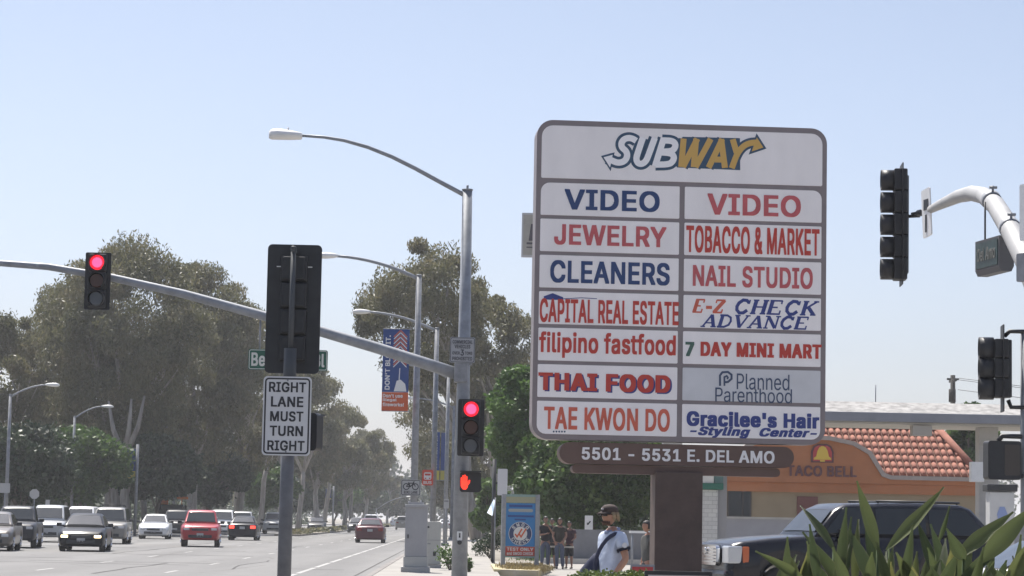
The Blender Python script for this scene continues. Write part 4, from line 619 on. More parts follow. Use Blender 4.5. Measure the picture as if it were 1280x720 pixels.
# commercial vehicles sign
D2 = D - .2
t = thing('truck_sign', 'small faded sign banning commercial vehicles over three tons on the pole', 'sign', P(578, 437.5, D2))
b = MB(); b.prism(rrect(-.24, -.245, .24, .245, .03), -.006, .004); b.box((0, .05, 0), (.1, .09, .3)); b.build('plate', mat('faded_sign', (.33, .34, .36), .6, var=.08), t)
ink = mat('faded_ink', (.06, .065, .08), .6)
b = MB(); pr = rrect(-.225, -.23, .225, .23, .03)
b.ribbon(pr + [pr[0]], .012, -.009, -.0065); b.build('border', ink, t)
for s_, z0_, z1_, w_ in (('COMMERCIAL', .12, .19, .19), ('VEHICLES', .03, .1, .15), ('PROHIBITED', -.2, -.13, .19)):
    text(s_, (-w_, z0_, w_, z1_), -.0065, ink, t, .02)
text('OVER', (-.19, -.09, -.05, -.03), -.0065, ink, t, .01); text('3', (-.035, -.11, .03, .01), -.0065, ink, t, .03); text('TONS', (.05, -.09, .19, -.03), -.0065, ink, t, .01)
# street name sign on the mast arm (behind the dark signal back)
t = thing('street_name_sign', 'green street name sign hanging from the mast arm behind the signal', 'street sign', P(360, 450, D))
b = MB(); b.prism(rrect(-.76, -.2, .76, .2, .04), -.01, .01); b.build('plate', mat('sign_green', (.01, .09, .055), .4), t)
wt = mat('sign_white', (.62, .62, .58), .5)
b = MB(); pr = rrect(-.74, -.18, .74, .18, .03); b.ribbon(pr + [pr[0]], .012, -.013, -.0105); b.build('border', wt, t)
text('Bellflower Bl', (-.70, -.13, .70, .14), -.0105, wt, t, .03)
b = MB()
for sx_ in (-.55, .55):
    b.tube([(sx_, .03, .18), (sx_, .03, .62 - sx_ * .35)], .02, 8)
b.build('hanger', M['galvd'], t)

# ------------------------------------------------------------------ near post with the signal seen from behind
D = 30.6
base = Vector((gx(353, D), D, .05))
post = thing('signal_post', 'dark steel post near the kerb holding a signal seen from behind', 'signal pole', base)
zt = P(362, 470, D).z
b = MB(); b.tube([base, (base.x, D, zt + .15)], [.09, .082], 16); b.box((base.x, D, .12), (.4, .4, .14), bev=.02); b.build('pole', mat('dark_post', (.13, .135, .15), .6, .1, var=.2, scale=5), post, world=True)
t = thing('traffic_signal', 'tall signal seen from behind, its black backplate facing us above the lane sign', 'traffic signal', (base.x, D + .35, P(366, 465, D).z), math.pi)
signal_head(t, 4, -1, .345, (.70, 1.67, .06), .145, .25)
b = MB(); b.tube([(0, .30, -.08), (0, .30, 1.58)], .035, 10); b.tube([(0, .30, 1.58), (0, .30, 1.62)], [.05, .03], 10); b.tube([(0, .36, -.35), (0, .36, .3)], [.085, .08], 12)
b.box((0, .2, 1.58), (.07, .28, .07), bev=.01); b.build('mounting_pipe', mat('dark_pipe', (.055, .06, .065), .55, .1), t)
b = MB()
for sx_ in (-.17, .17): b.box((sx_, .0405, 1.38), (.12, .008, .012))
b.build('slot_trim', M['white'], t)
b = MB()
for k in range(4):
    b.box((0, .125, .145 + .345 * (k + .5)), (.3, .05, .3), bev=.02)
b.build('door', M['black'], t)
for k in range(4): pass
t = thing('pedestrian_signal', 'side of a small dark pedestrian signal behind the lane sign', 'pedestrian signal', P(389, 540, D + .3), R(160))
b = MB(); b.prism(rrect(-.12, -.24, .12, .24, .05), -.1, .1); b.tube([(-.1, .05, .1), (.4, .05, .1)], .03, 8); b.build('housing', M['black'], t)
b = MB(); b.box((0, -.13, .22), (.22, .12, .02)); b.build('visor', M['black'], t)
# lane sign
t = thing('lane_sign', 'white RIGHT LANE MUST TURN RIGHT sign on the near post', 'sign', P(358.5, 520, D - .15))
hw, hh = .305, .5
b = MB(); b.prism(rrect(-hw, -hh, hw, hh, .05), -.004, .004); b.build('plate', mat('lane_sign_white', (.58, .58, .59), .45, var=.05, scale=2), t)
ink2 = mat('sign_black', (.02, .021, .026), .5)
b = MB(); pr = rrect(-hw + .028, -hh + .028, hw - .028, hh - .028, .04); b.ribbon(pr + [pr[0]], .02, -.007, -.0045); b.build('border', ink2, t)
for k, (s_, w_) in enumerate((('RIGHT', .235), ('LANE', .205), ('MUST', .21), ('TURN', .21), ('RIGHT', .235))):
    zc = .365 - .185 * k
    text(s_, (-w_, zc - .065, w_, zc + .065), -.0045, ink2, t, .028, thick=.004)
b = MB()
for zc in (.45, -.45): b.tube([(0, -.012, zc), (0, .06, zc)], .012, 8)
b.build('bolt', M['galvd'], t)

# ------------------------------------------------------------------ right corner mast arm and signals
base = Vector((P(1325, 500, 25).x, 25.0, 0.0))
t0 = thing('mast_arm_pole', 'pale curved mast arm reaching in from the right edge', 'signal pole', base)
pts = [Vector((base.x, 25, 0)), Vector((base.x, 25, 2.5)), P(1318, 430, 25), P(1304, 378, 25), P(1284, 327, 25.6), P(1264, 288, 26.6), P(1245, 257, 28), P(1230, 244.5, 29.2), P(1215, 241.5, 30.5), P(1198, 245.5, 32), P(1175, 256, 34), P(1157, 265, 35.5)]
b = MB(); b.tube(pts, [.15, .145, .14, .135, .128, .12, .113, .106, .1, .09, .07, .05], 16); b.build('mast_arm', mat('pale_pole_paint', (.33, .33, .33), .55, var=.1, scale=2), t0, world=True)
b = MB(); b.tube([P(1157, 265, 35.5), P(1140, 267, 36)], [.03, .02], 8); b.tube([P(1157, 265, 35.5), P(1148, 266.5, 35.8)], [.055, .05], 10); b.build('tip_fitting', M['dark'], t0, world=True)
b = MB()
for px_, py_, D_, r_ in ((1264, 288, 26.6, .126), (1241, 253, 28.3, .12)):
    p0 = P(px_, py_, D_); p1 = P(px_ - 2.5, py_ - 4, D_ + .12); b.tube([p0, p1], r_, 16)
    b.tube([p0 + Vector((0, 0, .1)), p0 + Vector((0, 0, .2))], .015, 6); b.tube([p0 + Vector((-.04, 0, .18)), p0 + Vector((.05, 0, .18))], .018, 6)
    b.build('strap', M['galvd'], t0, world=True); b = MB()
b.bm.free()
t = thing('traffic_signal', 'five light signal seen from the side at the tip of the pale arm', 'traffic signal', P(1125, 281, 36) + Vector((0, 0, -.85)), R(-95))
signal_head(t, 5, -1, .34, (.5, 1.85, .03), 0, .19, 0, True)
b = MB(); b.box((0, .10, .85), (.2, .05, 1.5), bev=.02); b.tube([(0, .12, .98), (0, .3, .99)], .025, 8); b.build('door', M['black'], t)
# narrow plate on the arm
t = thing('arm_plate', 'narrow white plate sign seen edge on near the arm tip', 'sign', P(1158.5, 266, 35.0), R(-77))
b = MB(); b.prism(rrect(-.15, -.36, .15, .36, .03), -.01, .01, Matrix.Rotation(R(-6), 3, 'Y')); b.build('plate', M['white'], t)
b = MB(); b.box((0, -.016, .12), (.16, .006, .16)); b.box((0, -.016, -.16), (.05, .006, .26)); b.build('symbol', ink2, t)
# hanging lit name box
t = thing('hanging_sign_box', 'dark street name box hanging from the pale arm on two rods', 'street sign', P(1243, 319, 27.6), R(-80))
bx = MB(); bx.loft([[(-.36, -.06, -.22), (.36, -.06, -.22), (.36, .06, -.22), (-.36, .06, -.22)], [(-.36, -.09, -.16), (.36, -.09, -.16), (.36, .09, -.16), (-.36, .09, -.16)], [(-.36, -.09, .19), (.36, -.09, .19), (.36, .09, .19), (-.36, .09, .19)]], smooth=False); bx.build('case', mat('case_grey', (.10, .10, .105), .5), t)
b = MB(); b.prism(rrect(-.32, -.14, .32, .16, .02), -.1, -.091); b.build('panel', mat('sign_dark_green', (.05, .085, .085), .3, var=.3, scale=9), t)
text('Del Amo', (-.27, -.06, .27, .09), -.1, mat('dim_lettering', (.14, .145, .13), .5), t, .02)
b = MB(); b.tube([(-.28, 0, .19), (-.28, 0, .66)], .012, 6); b.build('hanger', M['dark'], t)
b = MB(); b.tube([(.28, 0, .19), (.28, 0, .38)], .018, 6); b.build('hanger', M['dark'], t)
t = thing('arm_plate', 'grey plate sign cut by the right edge below the pale arm', 'sign', P(1283, 334, 25.0), R(-60))
b = MB(); b.prism(rrect(-.12, -.15, .12, .15, .02), -.03, .03); b.build('plate', M['galvd'], t)
t = thing('arm_plate', 'upright white plate sign at the right edge above the arm', 'sign', P(1283, 265, 25.0), R(-65))
b = MB(); b.prism(rrect(-.1, -.3, .1, .3, .02), -.012, .012); b.box((0, .03, -.35), (.03, .02, .3)); b.build('plate', M['white'], t)
# right edge post with side signal
D = 33
base = Vector((gx(1281, D), D, 0.05))
t0 = thing('signal_post', 'slim post at the right edge carrying a side facing signal', 'signal pole', base)
zt = P(1281, 415, D).z
b = MB(); b.tube([base, (base.x, D, zt)], [.06, .055], 12); b.build('pole', M['galvd'], t0, world=True)
t = thing('traffic_signal', 'three light signal seen from the side at the right edge', 'traffic signal', P(1251, 498, D), R(-97))
signal_head(t, 3, -1, .275, (.42, 1.2, .02), 0, .2, 0, True)
b = MB(); b.box((0, .11, .41), (.18, .07, .8), bev=.02)
b.tube([(0, .05, .86), (0, .12, .93), (0, .34, .93)], .03, 8); b.tube([(0, .1, -.02), (0, .14, -.12), (0, .34, -.12)], .03, 8); b.build('mounting_pipe', M['black'], t)
t = thing('pedestrian_signal', 'unlit square pedestrian signal below the side facing signal at the right edge', 'pedestrian signal', P(1253, 576, D - .1), R(6))
b = MB(); b.prism(rrect(-.235, -.26, .235, .27, .04), -.1, .12)
b.tube([(-.05, .02, .27), (.0, .02, .34), (.28, .02, .34)], .035, 8); b.tube([(.1, .02, -.2), (.3, .02, -.2)], .03, 8); b.build('housing', M['black'], t)
b = MB(); b.prism(rrect(.0, -.2, .21, .22, .02), -.106, -.1); b.build('lens', mat('ped_lens_off', (.045, .035, .03), .3), t)

# ================================================================== THE SHOP SIGN
D = 33.0
PX = FPX / D
rr_ = R(1.08); cr, sr = math.cos(rr_), math.sin(rr_)
c0 = P(849, 353, D)
sign = thing('shop_sign', 'tall shop directory sign with fifteen white panels on a brown pillar', 'pylon sign', (P(851, 353, D).x, D, 0), R(3.5)); sign.scale = (1.013, 1, 1)
ZC = c0.z
def L2(px, py):
    a = px - 849; q = py - 353
    return ((a * cr + q * sr) / PX, ZC - (-a * sr + q * cr) / PX)
def LX_(u, v): return (u / PX, ZC - v / PX)       # already derotated px offsets
taupe = mat('taupe_frame', (.23, .195, .20), .5, var=.08, scale=2)
brown = mat('brown_board', (.125, .075, .06), .6, var=.12, scale=2.5)
pan = mat('sign_panel', (.90, .855, .845), .5, var=.05, scale=1.3, stretch=(1.6, 1, .6))
pan2 = mat('sign_panel_grey', (.62, .62, .64), .5, var=.06, scale=2.5)
def ur(u0, v0, u1, v1): # -> local x0,z0,x1,z1 ; v downwards
    return (u0 / PX, ZC - v1 / PX, u1 / PX, ZC - v0 / PX)
TH = .42
b = MB(); b.prism(rrect(*ur(-182.5, -201.5, 183, 200.5), 20 / PX, 7), 0, TH); b.build('cabinet', taupe, sign)
b = MB(); x0, z0, x1, z1 = ur(-29, 238, 30, 300); b.box(((x0 + x1) / 2, TH / 2, z1 / 2), (x1 - x0, .5, z1), bev=.012)
pil = mat('brown_pillar', (.085, .055, .045), .65, var=.18, scale=5)
b.build('pillar', pil, sign)
b = MB(); b.prism(rrect(*ur(-147.5, 203.5, 144.5, 230), 13 / PX, 6), .02, TH - .02); ab = b.build('address_board', brown, sign)
b = MB(); b.prism(rrect(*ur(-131, 230.8, 128, 241.5), 5 / PX, 4), .06, TH - .06); b.build('lower_board', brown, sign)
b = MB(); b.prism([(x, z) for x, z in rrect(*ur(-176.5, -194.5, 177, -127.5), 14 / PX, 5, (.12, .12, 1, 1))], -.01, 0); ptop = b.build('panel', pan, sign)
PAN = {}
for i in range(7):
    v0 = -121.6 + 45.75 * i; v1 = v0 + 41
    for cidx, (u0, u1) in enumerate(((-176.5, -3), (3.6, 176.5))):
        fl = [.12] * 4
        if i == 0: fl[3 if cidx == 0 else 2] = 1
        if i == 6: fl[0 if cidx == 0 else 1] = 1
        b = MB(); b.prism(rrect(*ur(u0, v0, u1, v1), 11 / PX, 5, fl), -.01, 0)
        PAN[(i, cidx)] = b.build('panel', pan2 if (i, cidx) == (5, 1) else pan, sign)
blue = mat('ink_blue', (.018, .05, .16), .5); blue2 = mat('ink_royal', (.03, .05, .22), .5)
redf = mat('ink_red_faded', (.52, .10, .11), .5, var=.12, scale=6); redd = mat('ink_red', (.50, .045, .03), .5)
orr = mat('ink_orange', (.60, .12, .07), .5, var=.1, scale=6); pbl = mat('ink_slate', (.05, .075, .14), .5)
def stext(s_, x0, y0, x1, y1, m, par, bold=.0, shear=.0, space=1.0, y=-.0101, thick=.006):
    (cx_, cz_) = L2((x0 + x1) / 2, (y0 + y1) / 2); hw = (x1 - x0) / 2 / PX; hh = (y1 - y0) / 2 / PX
    return text(s_, (cx_ - hw, cz_ - hh, cx_ + hw, cz_ + hh), y, m, par, bold, shear, space, thick=thick)
stext('VIDEO', 704, 237, 823, 263.5, blue, PAN[0, 0], .035)
stext('JEWELRY', 691, 282, 831, 308, redf, PAN[1, 0], .03)
stext('CLEANERS', 686, 327.5, 835, 356, blue, PAN[2, 0], .03)
stext('CAPITAL REAL ESTATE', 673, 376, 846, 406, redd, PAN[3, 0], .045)
stext('filipino fastfood', 672, 417.5, 842, 450, redd, PAN[4, 0], .035)
stext('THAI FOOD', 673, 470, 837, 492.5, blue2, PAN[5, 0], .085, y=-.0101, thick=.003)
stext('THAI FOOD', 671, 468.5, 835, 491, redd, PAN[5, 0], .075, y=-.0135, thick=.004)
stext('TAE KWON DO', 678, 511, 834, 539.5, orr, PAN[6, 0], .02)
b = MB()
for k in range(5): q_ = L2(690 + 3.4 * k, 541); b.tube([(q_[0], -.0102, q_[1]), (q_[0], -.0125, q_[1])], .013, 8)
b.build('small_print', pbl, PAN[6, 0])
stext('VIDEO', 883, 240.5, 1001, 268, redf, PAN[0, 1], .035)
stext('TOBACCO & MARKET', 856, 282, 1024, 316.5, redd, PAN[1, 1], .06)
stext('NAIL STUDIO', 864, 332, 1015, 359, redf, PAN[2, 1], .03)
stext('7', 854, 428, 865, 446, mat('ink_green', (.05, .12, .09), .5), PAN[4, 1], .08)
stext('DAY MINI MART', 873, 429, 1025, 447, redd, PAN[4, 1], .09)
stext('Planned', 918, 468, 984, 488, pbl, PAN[5, 1], 0.0)
stext('Parenthood', 891, 486, 987, 504, pbl, PAN[5, 1], 0.0)
stext("Gracilee's Hair", 855, 516, 1021, 535, blue2, PAN[6, 1], .06)
stext('-Styling  Center-', 859, 535, 1018, 549, blue2, PAN[6, 1], .06, .3)
# serif italic lettering
SERIF = {
 'E': [([(.15, 0), (.15, 1)], 1), ([(0, .02), (.85, .02)], .45), ([(0, .98), (.8, .98)], .45), ([(.15, .5), (.6, .5)], .4), ([(.82, 0), (.82, .28)], .4), ([(.78, .75), (.78, 1)], .4)],
 'Z': [([(.78, .97), (.1, .03)], 1), ([(.05, .97), (.85, .97)], .5), ([(0, .03), (.85, .03)], .5), ([(.82, 0), (.82, .28)], .4), ([(.05, .75), (.05, 1)], .4)],
 '-': [([(.05, .4), (.6, .4)], .9)],
 'C': [([(.85, .75), (.65, .95), (.4, .97), (.18, .75), (.12, .5), (.18, .25), (.4, .03), (.65, .05), (.85, .25)], .85), ([(.85, .7), (.85, 1)], .4)],
 'H': [([(.18, 0), (.18, 1)], 1), ([(.82, 0), (.82, 1)], 1), ([(.18, .5), (.82, .5)], .4), ([(0, .02), (.36, .02)], .4), ([(0, .98), (.36, .98)], .4), ([(.64, .02), (1, .02)], .4), ([(.64, .98), (1, .98)], .4)],
 'K': [([(.18, 0), (.18, 1)], 1), ([(.2, .42), (.85, .97)], .5), ([(.4, .58), (.88, .03)], 1), ([(0, .02), (.36, .02)], .4), ([(0, .98), (.36, .98)], .4), ([(.68, .98), (1, .98)], .4), ([(.66, .02), (1.02, .02)], .4)],
 'A': [([(.08, 0), (.5, 1)], .5), ([(.5, 1), (.86, 0)], 1.05), ([(.25, .33), (.7, .33)], .4), ([(-.06, .02), (.26, .02)], .4), ([(.64, .02), (1.02, .02)], .4)],
 'D': [([(.18, 0), (.18, 1)], 1), ([(0, .97), (.5, .97), (.78, .8), (.86, .5), (.78, .2), (.5, .03), (0, .03)], .6)],
 'V': [([(.12, 1), (.5, 0)], 1.05), ([(.5, 0), (.88, 1)], .5), ([(-.04, .98), (.34, .98)], .4), ([(.7, .98), (1.04, .98)], .4)],
 'N': [([(.15, 0), (.15, 1)], .5), ([(.15, .98), (.82, .02)], 1.0), ([(.85, 0), (.85, 1)], .5), ([(0, .02), (.32, .02)], .4), ([(-.05, .98), (.2, .98)], .4), ([(.68, .98), (1.02, .98)], .4)],
}
def serif(word, x0, y0, x1, y1, m, par, wt=.27, sh=.3):
    b = MB(); n = len(word); W = (x1 - x0) / PX; Hh = (y1 - y0) / PX; (ax, az) = L2((x0 + x1) / 2, y1); ax -= W / 2
    adv = [.75 if ch == '-' else 1.0 for ch in word]; tot = sum(adv); cell = (W - sh * Hh) / (tot - .06); k = 0; pos = 0
    for ch, a_ in zip(word, adv):
        lw = cell * .92
        for pl, wf in SERIF[ch]:
            k += 1
            q = [(ax + pos * cell + u * lw + sh * v * Hh, az + v * Hh - (pos * cell) * 0) for u, v in pl]
            b.ribbon(q, wt * Hh * wf, -.0125 - .0002 * (k % 9), -.0102)
        pos += a_
    b.build('lettering', m, par)
serif('E-Z', 863, 374.5, 907, 391, orr, PAN[3, 1]); serif('CHECK', 914, 375, 1023, 392.5, blue2, PAN[3, 1]); serif('ADVANCE', 874, 394.5, 1013, 410, blue2, PAN[3, 1])
# logo of the interlocked letter
b = MB()
def U(px, py): return L2(px, py)
b.ribbon([U(897, 483), U(897, 470), U(900, 466), U(907, 465.5), U(911.5, 469), U(911.5, 474), U(907, 478), U(902.5, 478.5)], 2.6 / PX, -.014, -.0102)
b.ribbon([U(902.5, 483), U(902.5, 472), U(905.5, 470.5), U(907, 472.5), U(906, 474.5)], 2.2 / PX, -.0145, -.0102); b.build('emblem', pbl, PAN[5, 1])
b = MB(); b.prism([U(678, 376), U(678, 372), U(689, 368), U(702, 373), U(702, 376.5)], -.014, -.0102); b.ribbon([U(702, 375), U(725, 373.5), U(744, 374.5)], .8 / PX, -.0135, -.0102); b.build('emblem', blue2, PAN[3, 0])
# sandwich shop logo, drawn in the zoomed coordinates
def Z(x, y_): return L2(740 + x * .1875, 150 + y_ * .1875)
zs = .1875 / PX
subs = [[(288, 128), (262, 112), (232, 108), (202, 120), (186, 148), (192, 176), (218, 196), (228, 222), (220, 254), (196, 274), (160, 279), (120, 262), (95, 250)],
        [(332, 106), (300, 200), (285, 250), (298, 282), (328, 285), (354, 262), (370, 222), (412, 106)],
        [(472, 108), (412, 300)], [(462, 122), (530, 124), (552, 146), (545, 178), (520, 196), (445, 200)], [(450, 204), (520, 208), (542, 232), (532, 265), (505, 285), (415, 288)]]
ways = [[(606, 108), (588, 302)], [(600, 302), (698, 108)], [(690, 108), (672, 302)], [(684, 302), (788, 108)],
        [(772, 304), (866, 108)], [(858, 108), (882, 304)], [(815, 248), (876, 248)],
        [(936, 108), (962, 200)], [(928, 306), (965, 205), (1005, 155), (1050, 132), (1095, 128)]]
headL = [(52, 234), (142, 208), (116, 336)]; headR = [(1098, 70), (1160, 168), (1046, 208)]
def chaikin(p, n=2):
    if len(p) < 4: return p
    for _ in range(n):
        q = [p[0]]
        for a, c in zip(p, p[1:]): q += [(a[0] * .75 + c[0] * .25, a[1] * .75 + c[1] * .25), (a[0] * .25 + c[0] * .75, a[1] * .25 + c[1] * .75)]
        p = q + [p[-1]]
    return p
subs = [chaikin(p) for p in subs]; ways = [chaikin(p) for p in ways]
def grow(tri, d):
    cx_ = sum(p[0] for p in tri) / 3; cy_ = sum(p[1] for p in tri) / 3
    return [(cx_ + (p[0] - cx_) * d, cy_ + (p[1] - cy_) * d) for p in tri]
bl = mat('logo_blue', (.035, .08, .14), .5); gold = mat('logo_gold', (.62, .38, .10), .5); wl = mat('logo_white', (.92, .90, .91), .5)
b = MB(); k = 0
for pl in subs + ways:
    k += 1; b.ribbon([Z(*p) for p in pl], (80 if k <= 5 else 70) * zs, -.0125 - .00012 * k, -.0102)
b.prism([Z(*p) for p in grow(headL, 1.0)], -.0148, -.0102); b.prism([Z(*p) for p in grow(headR, 1.05)], -.0149, -.0102)
b.prism([Z(560, 150), Z(560, 305), Z(985, 318), Z(985, 100), Z(600, 96)], -.0124, -.0102); b.build('emblem', bl, ptop)
b = MB()
for k, pl in enumerate(subs): b.ribbon([Z(*p) for p in pl], 42 * zs, -.0165 - .00012 * k, -.0149)
b.prism([Z(*p) for p in grow(headL, .68)], -.0175, -.0149); b.build('emblem', wl, ptop)
b = MB()
for k, pl in enumerate(ways): b.ribbon([Z(*p) for p in pl], 40 * zs, -.0165 - .00012 * k, -.0149)
b.prism([Z(*p) for p in grow(headR, .7)], -.018, -.0149); b.build('emblem', gold, ptop)
aw = mat('address_white', (.8, .78, .78), .5)
(ax0, az0) = L2(725, 566); (ax1, _) = L2(965, 566)
text('5501 - 5531 E. DEL AMO', (ax0, az0 - 7.8 / PX - .02, ax1, az0 + 7.8 / PX - .02), .0199, aw, ab, .03)

# ================================================================== CARS
def car(name, label, spec, paint, px, D, rz, group=None, lights=False, brake=False, lod=0, roofrack=False, plate=True, x=None):
    L, W, H, cl, wr = spec['L'], spec['W'], spec['H'], spec['cl'], spec['wr']
    if x is None: x = gx(px, D)
    t = thing(name, label, spec['cat'], (x, D, .006), R(rz), group)
    # local: front towards -y ; length along y from -L/2 to L/2
    Y = lambda s: s - L / 2
    top = spec['top']; roof = spec['roof']; wx = spec['wx']
    xs = set([0, .04, .12, L - .04, L - .12, L]) | {p[0] for p in top}
    for w_ in wx:
        ra = wr + .055
        for k in range(-8, 9): xs.add(w_ + ra * math.sin(math.pi / 2 * k / 8))
        xs.add(w_ - ra - .01); xs.add(w_ + ra + .01)
    xs |= set(np.arange(.3, L, .3)); xs = sorted(v for v in xs if 0 <= v <= L)
    xs = [v for i, v in enumerate(xs) if i == 0 or v - xs[i - 1] > .004]
    def bot(s):
        z = cl + max(0, .1 - s) * .9 + max(0, s - L + .1) * .9
        for w_ in wx:
            ra = wr + .055; d = abs(s - w_)
            if d < ra: z = max(z, wr + math.sqrt(ra * ra - d * d))
        return z
    def plan(s):
        e = min(s, L - s); r_ = spec.get('round', .5)
        return 1 - (.13 * (1 - e / r_) ** 2 if e < r_ else 0)
    rings = []
    for s in xs:
        zb = bot(s); zt = interp(top, s)
        zb = min(zb, zt - .03)
        hw = W / 2 * plan(s); h = zt - zb
        prof = [(0, zb), (.90 * hw, zb), (.975 * hw, zb + min(.1, h * .3)), (hw, lerp(max(zb, cl), zt, .55) if zb < zt * .6 else zb + .5 * h), (.975 * hw, zt - min(.10, h * .25)), (.93 * hw, zt - min(.025, h * .1)), (.80 * hw, zt), (0, zt + .015)]
        rings.append([(y_, Y(s), z_) for y_, z_ in prof] + [(-y_, Y(s), z_) for y_, z_ in prof[-2:0:-1]])
    b = MB(); b.loft(rings)
    # greenhouse in body colour
    hb, ht = spec.get('hb', .86) * W / 2, spec.get('ht', .68) * W / 2
    zb0 = interp(top, roof[0][0] + .3) - .01
    def ghw(z): return lerp(hb, ht, (z - zb0) / (H - zb0))
    gx_ = sorted(set([p[0] for p in roof]) | set(np.linspace(roof[0][0], roof[-1][0], 14)))
    rings = []
    for s in gx_:
        zt = interp(roof, s); zl = zb0 - .03
        zt = max(zt, zl + .03); zq = zl + (zt - zl) * .9
        prof = [(0, zl), (ghw(zl), zl), (ghw(zq), zq), (max(.05, ghw(zt) - .05), zt - .004), (max(.03, ghw(zt) - .2), zt + .01), (0, zt + .02)]
        rings.append([(y_, Y(s), z_) for y_, z_ in prof] + [(-y_, Y(s), z_) for y_, z_ in prof[-2:0:-1]])
    b.loft(rings)
    if spec.get('bed'):
        y0, y1 = spec['bed']; zt = interp(top, (y0 + y1) / 2)
        b.box((0, Y(y1), zt + .005), (W * .86, .05, .03))
    b.build('body', paint, t)
    if spec.get('bed'):
        bb = MB(); y0, y1 = spec['bed']; zt = interp(top, (y0 + y1) / 2)
        bb.box((0, Y((y0 + y1) / 2), zt + .018), (W * .8, y1 - y0 - .1, .012)); bb.build('bed_liner', M['rubber'], t)
    # glass
    def slope(nm, a, c, f0, f1, kx):
        (s0, z0), (s1, z1) = a, c
        d = Vector((s1 - s0, z1 - z0)); nrm = Vector((-d.y, d.x)).normalized()
        if nrm.y < 0: nrm = -nrm
        q = []
        for f in (f0, f1):
            s_ = lerp(s0, s1, f) + nrm.x * .036; z_ = lerp(z0, z1, f) + nrm.y * .036
            q.append((Y(s_), z_, ghw(z_) * kx))
        bb = MB(); (y0, z0_, w0), (y1, z1_, w1) = q
        nn = Vector((0, nrm.x, nrm.y)) * .01
        N = 6
        lo = [Vector((w0 * u, y0 - (0 if nrm.x > 0 else 0), z0_ - .012 * u * u)) for u in np.linspace(-1, 1, N)]
        hi = [Vector((w1 * u, y1, z1_ - .012 * u * u)) for u in np.linspace(-1, 1, N)]
        ring = [lo + hi[::-1], [v - nn for v in lo] + [v - nn for v in hi[::-1]]]
        bb.loft(ring, smooth=False); bb.build(nm, M['glass'], t)
    slope('windshield', roof[0], roof[1], .16, .97, .9)
    slope('rear_window', roof[-1], roof[-2], spec.get('rw0', .2), .95, .86)
    zl, zu = zb0 + .06, H - .09
    fx = lambda z: lerp(roof[0][0], roof[1][0], (z - roof[0][1]) / (roof[1][1] - roof[0][1])) + .13
    rx = lambda z: lerp(roof[-1][0], roof[-2][0], (z - roof[-1][1]) / max(.01, roof[-2][1] - roof[-1][1])) - .14
    cuts = spec['cuts']
    if lod < 2:
        for sg in (-1, 1):
            for i in range(len(cuts) + 1):
                a0 = (lambda z: fx(z)) if i == 0 else (lambda z, q=cuts[i - 1]: q + .035)
                a1 = (lambda z: rx(z)) if i == len(cuts) else (lambda z, q=cuts[i]: q - .035)
                pts = [(a0(zl), zl), (a1(zl), zl), (a1(zu), zu), (a0(zu), zu)]
                if pts[1][0] - pts[0][0] < .08: continue
                if pts[2][0] - pts[3][0] < .04: pts = [(a0(zl), zl), (a1(zl), zl), (max(a0(zl), a0(zu)) if i else a1(zu), zu - .02)]
                bb = MB()
                o1 = [Vector((sg * (ghw(z) + .012), Y(s_), z)) for s_, z in pts]; o2 = [Vector((sg * (ghw(z) - .004), Y(s_), z)) for s_, z in pts]
                bb.loft([o1, o2], smooth=False); bb.build('side_window', M['glass'], t)
    # wheels
    for w_ in wx:
        for sg in (-1, 1):
            xo = sg * (W / 2 - .03); xi = sg * (W / 2 - .25)
            bb = MB(); bb.tube([(xi, Y(w_), wr), (xi + (xo - xi) * .15, Y(w_), wr), (xi + (xo - xi) * .85, Y(w_), wr), (xo, Y(w_), wr)], [wr * .92, wr, wr, wr * .92], 24)
            wo_ = bb.build('wheel', M['rubber'], t)
            if lod < 2:
                bb = MB(); r_ = wr * .64
                bb.tube([(xo - sg * .02, Y(w_), wr), (xo + sg * .008, Y(w_), wr)], [r_, r_], 20)
                bb.build('rim', spec.get('rimmat') or mat('wheel_silver', (.42, .42, .43), .35, .8), wo_)
                bb = MB()
                bb.tube([(xo + sg * .009, Y(w_), wr), (xo + sg * .03, Y(w_), wr)], [r_ * .25, r_ * .2], 12)
                for k in range(5):
                    a = 2 * math.pi * k / 5 + .3
                    p0 = Vector((xo + sg * .02, Y(w_) + math.cos(a) * r_ * .2, wr + math.sin(a) * r_ * .2)); p1 = Vector((xo + sg * .014, Y(w_) + math.cos(a) * r_ * .92, wr + math.sin(a) * r_ * .92))
                    bb.tube([p0, p1], [r_ * .13, r_ * .16], 6)
                bb.build('spokes', M['chrome'], wo_)
    # dark underbody
    bb = MB(); bb.box((0, 0, cl + .02), (W * .8, L * .86, .06)); bb.build('underbody', M['rubber'], t)
    fz = interp(top, .1); rzv = interp(top, L - .08)
    hl = mat('headlight_clear', (.55, .57, .6), .15, .3); hlon = mat('headlight_on', (.8, .7, .5), .2, emit=(1, .75, .4), estr=2.2)
    tl = mat('tail_lamp', (.22, .015, .015), .25); tlon = mat('tail_lamp_on', (.5, .02, .02), .25, emit=(1, .05, .03), estr=1.5)
    hz = spec.get('hz', fz - .13); tz = spec.get('tz', rzv - .14); lw, lh = spec.get('lw', .26), spec.get('lh', .10)
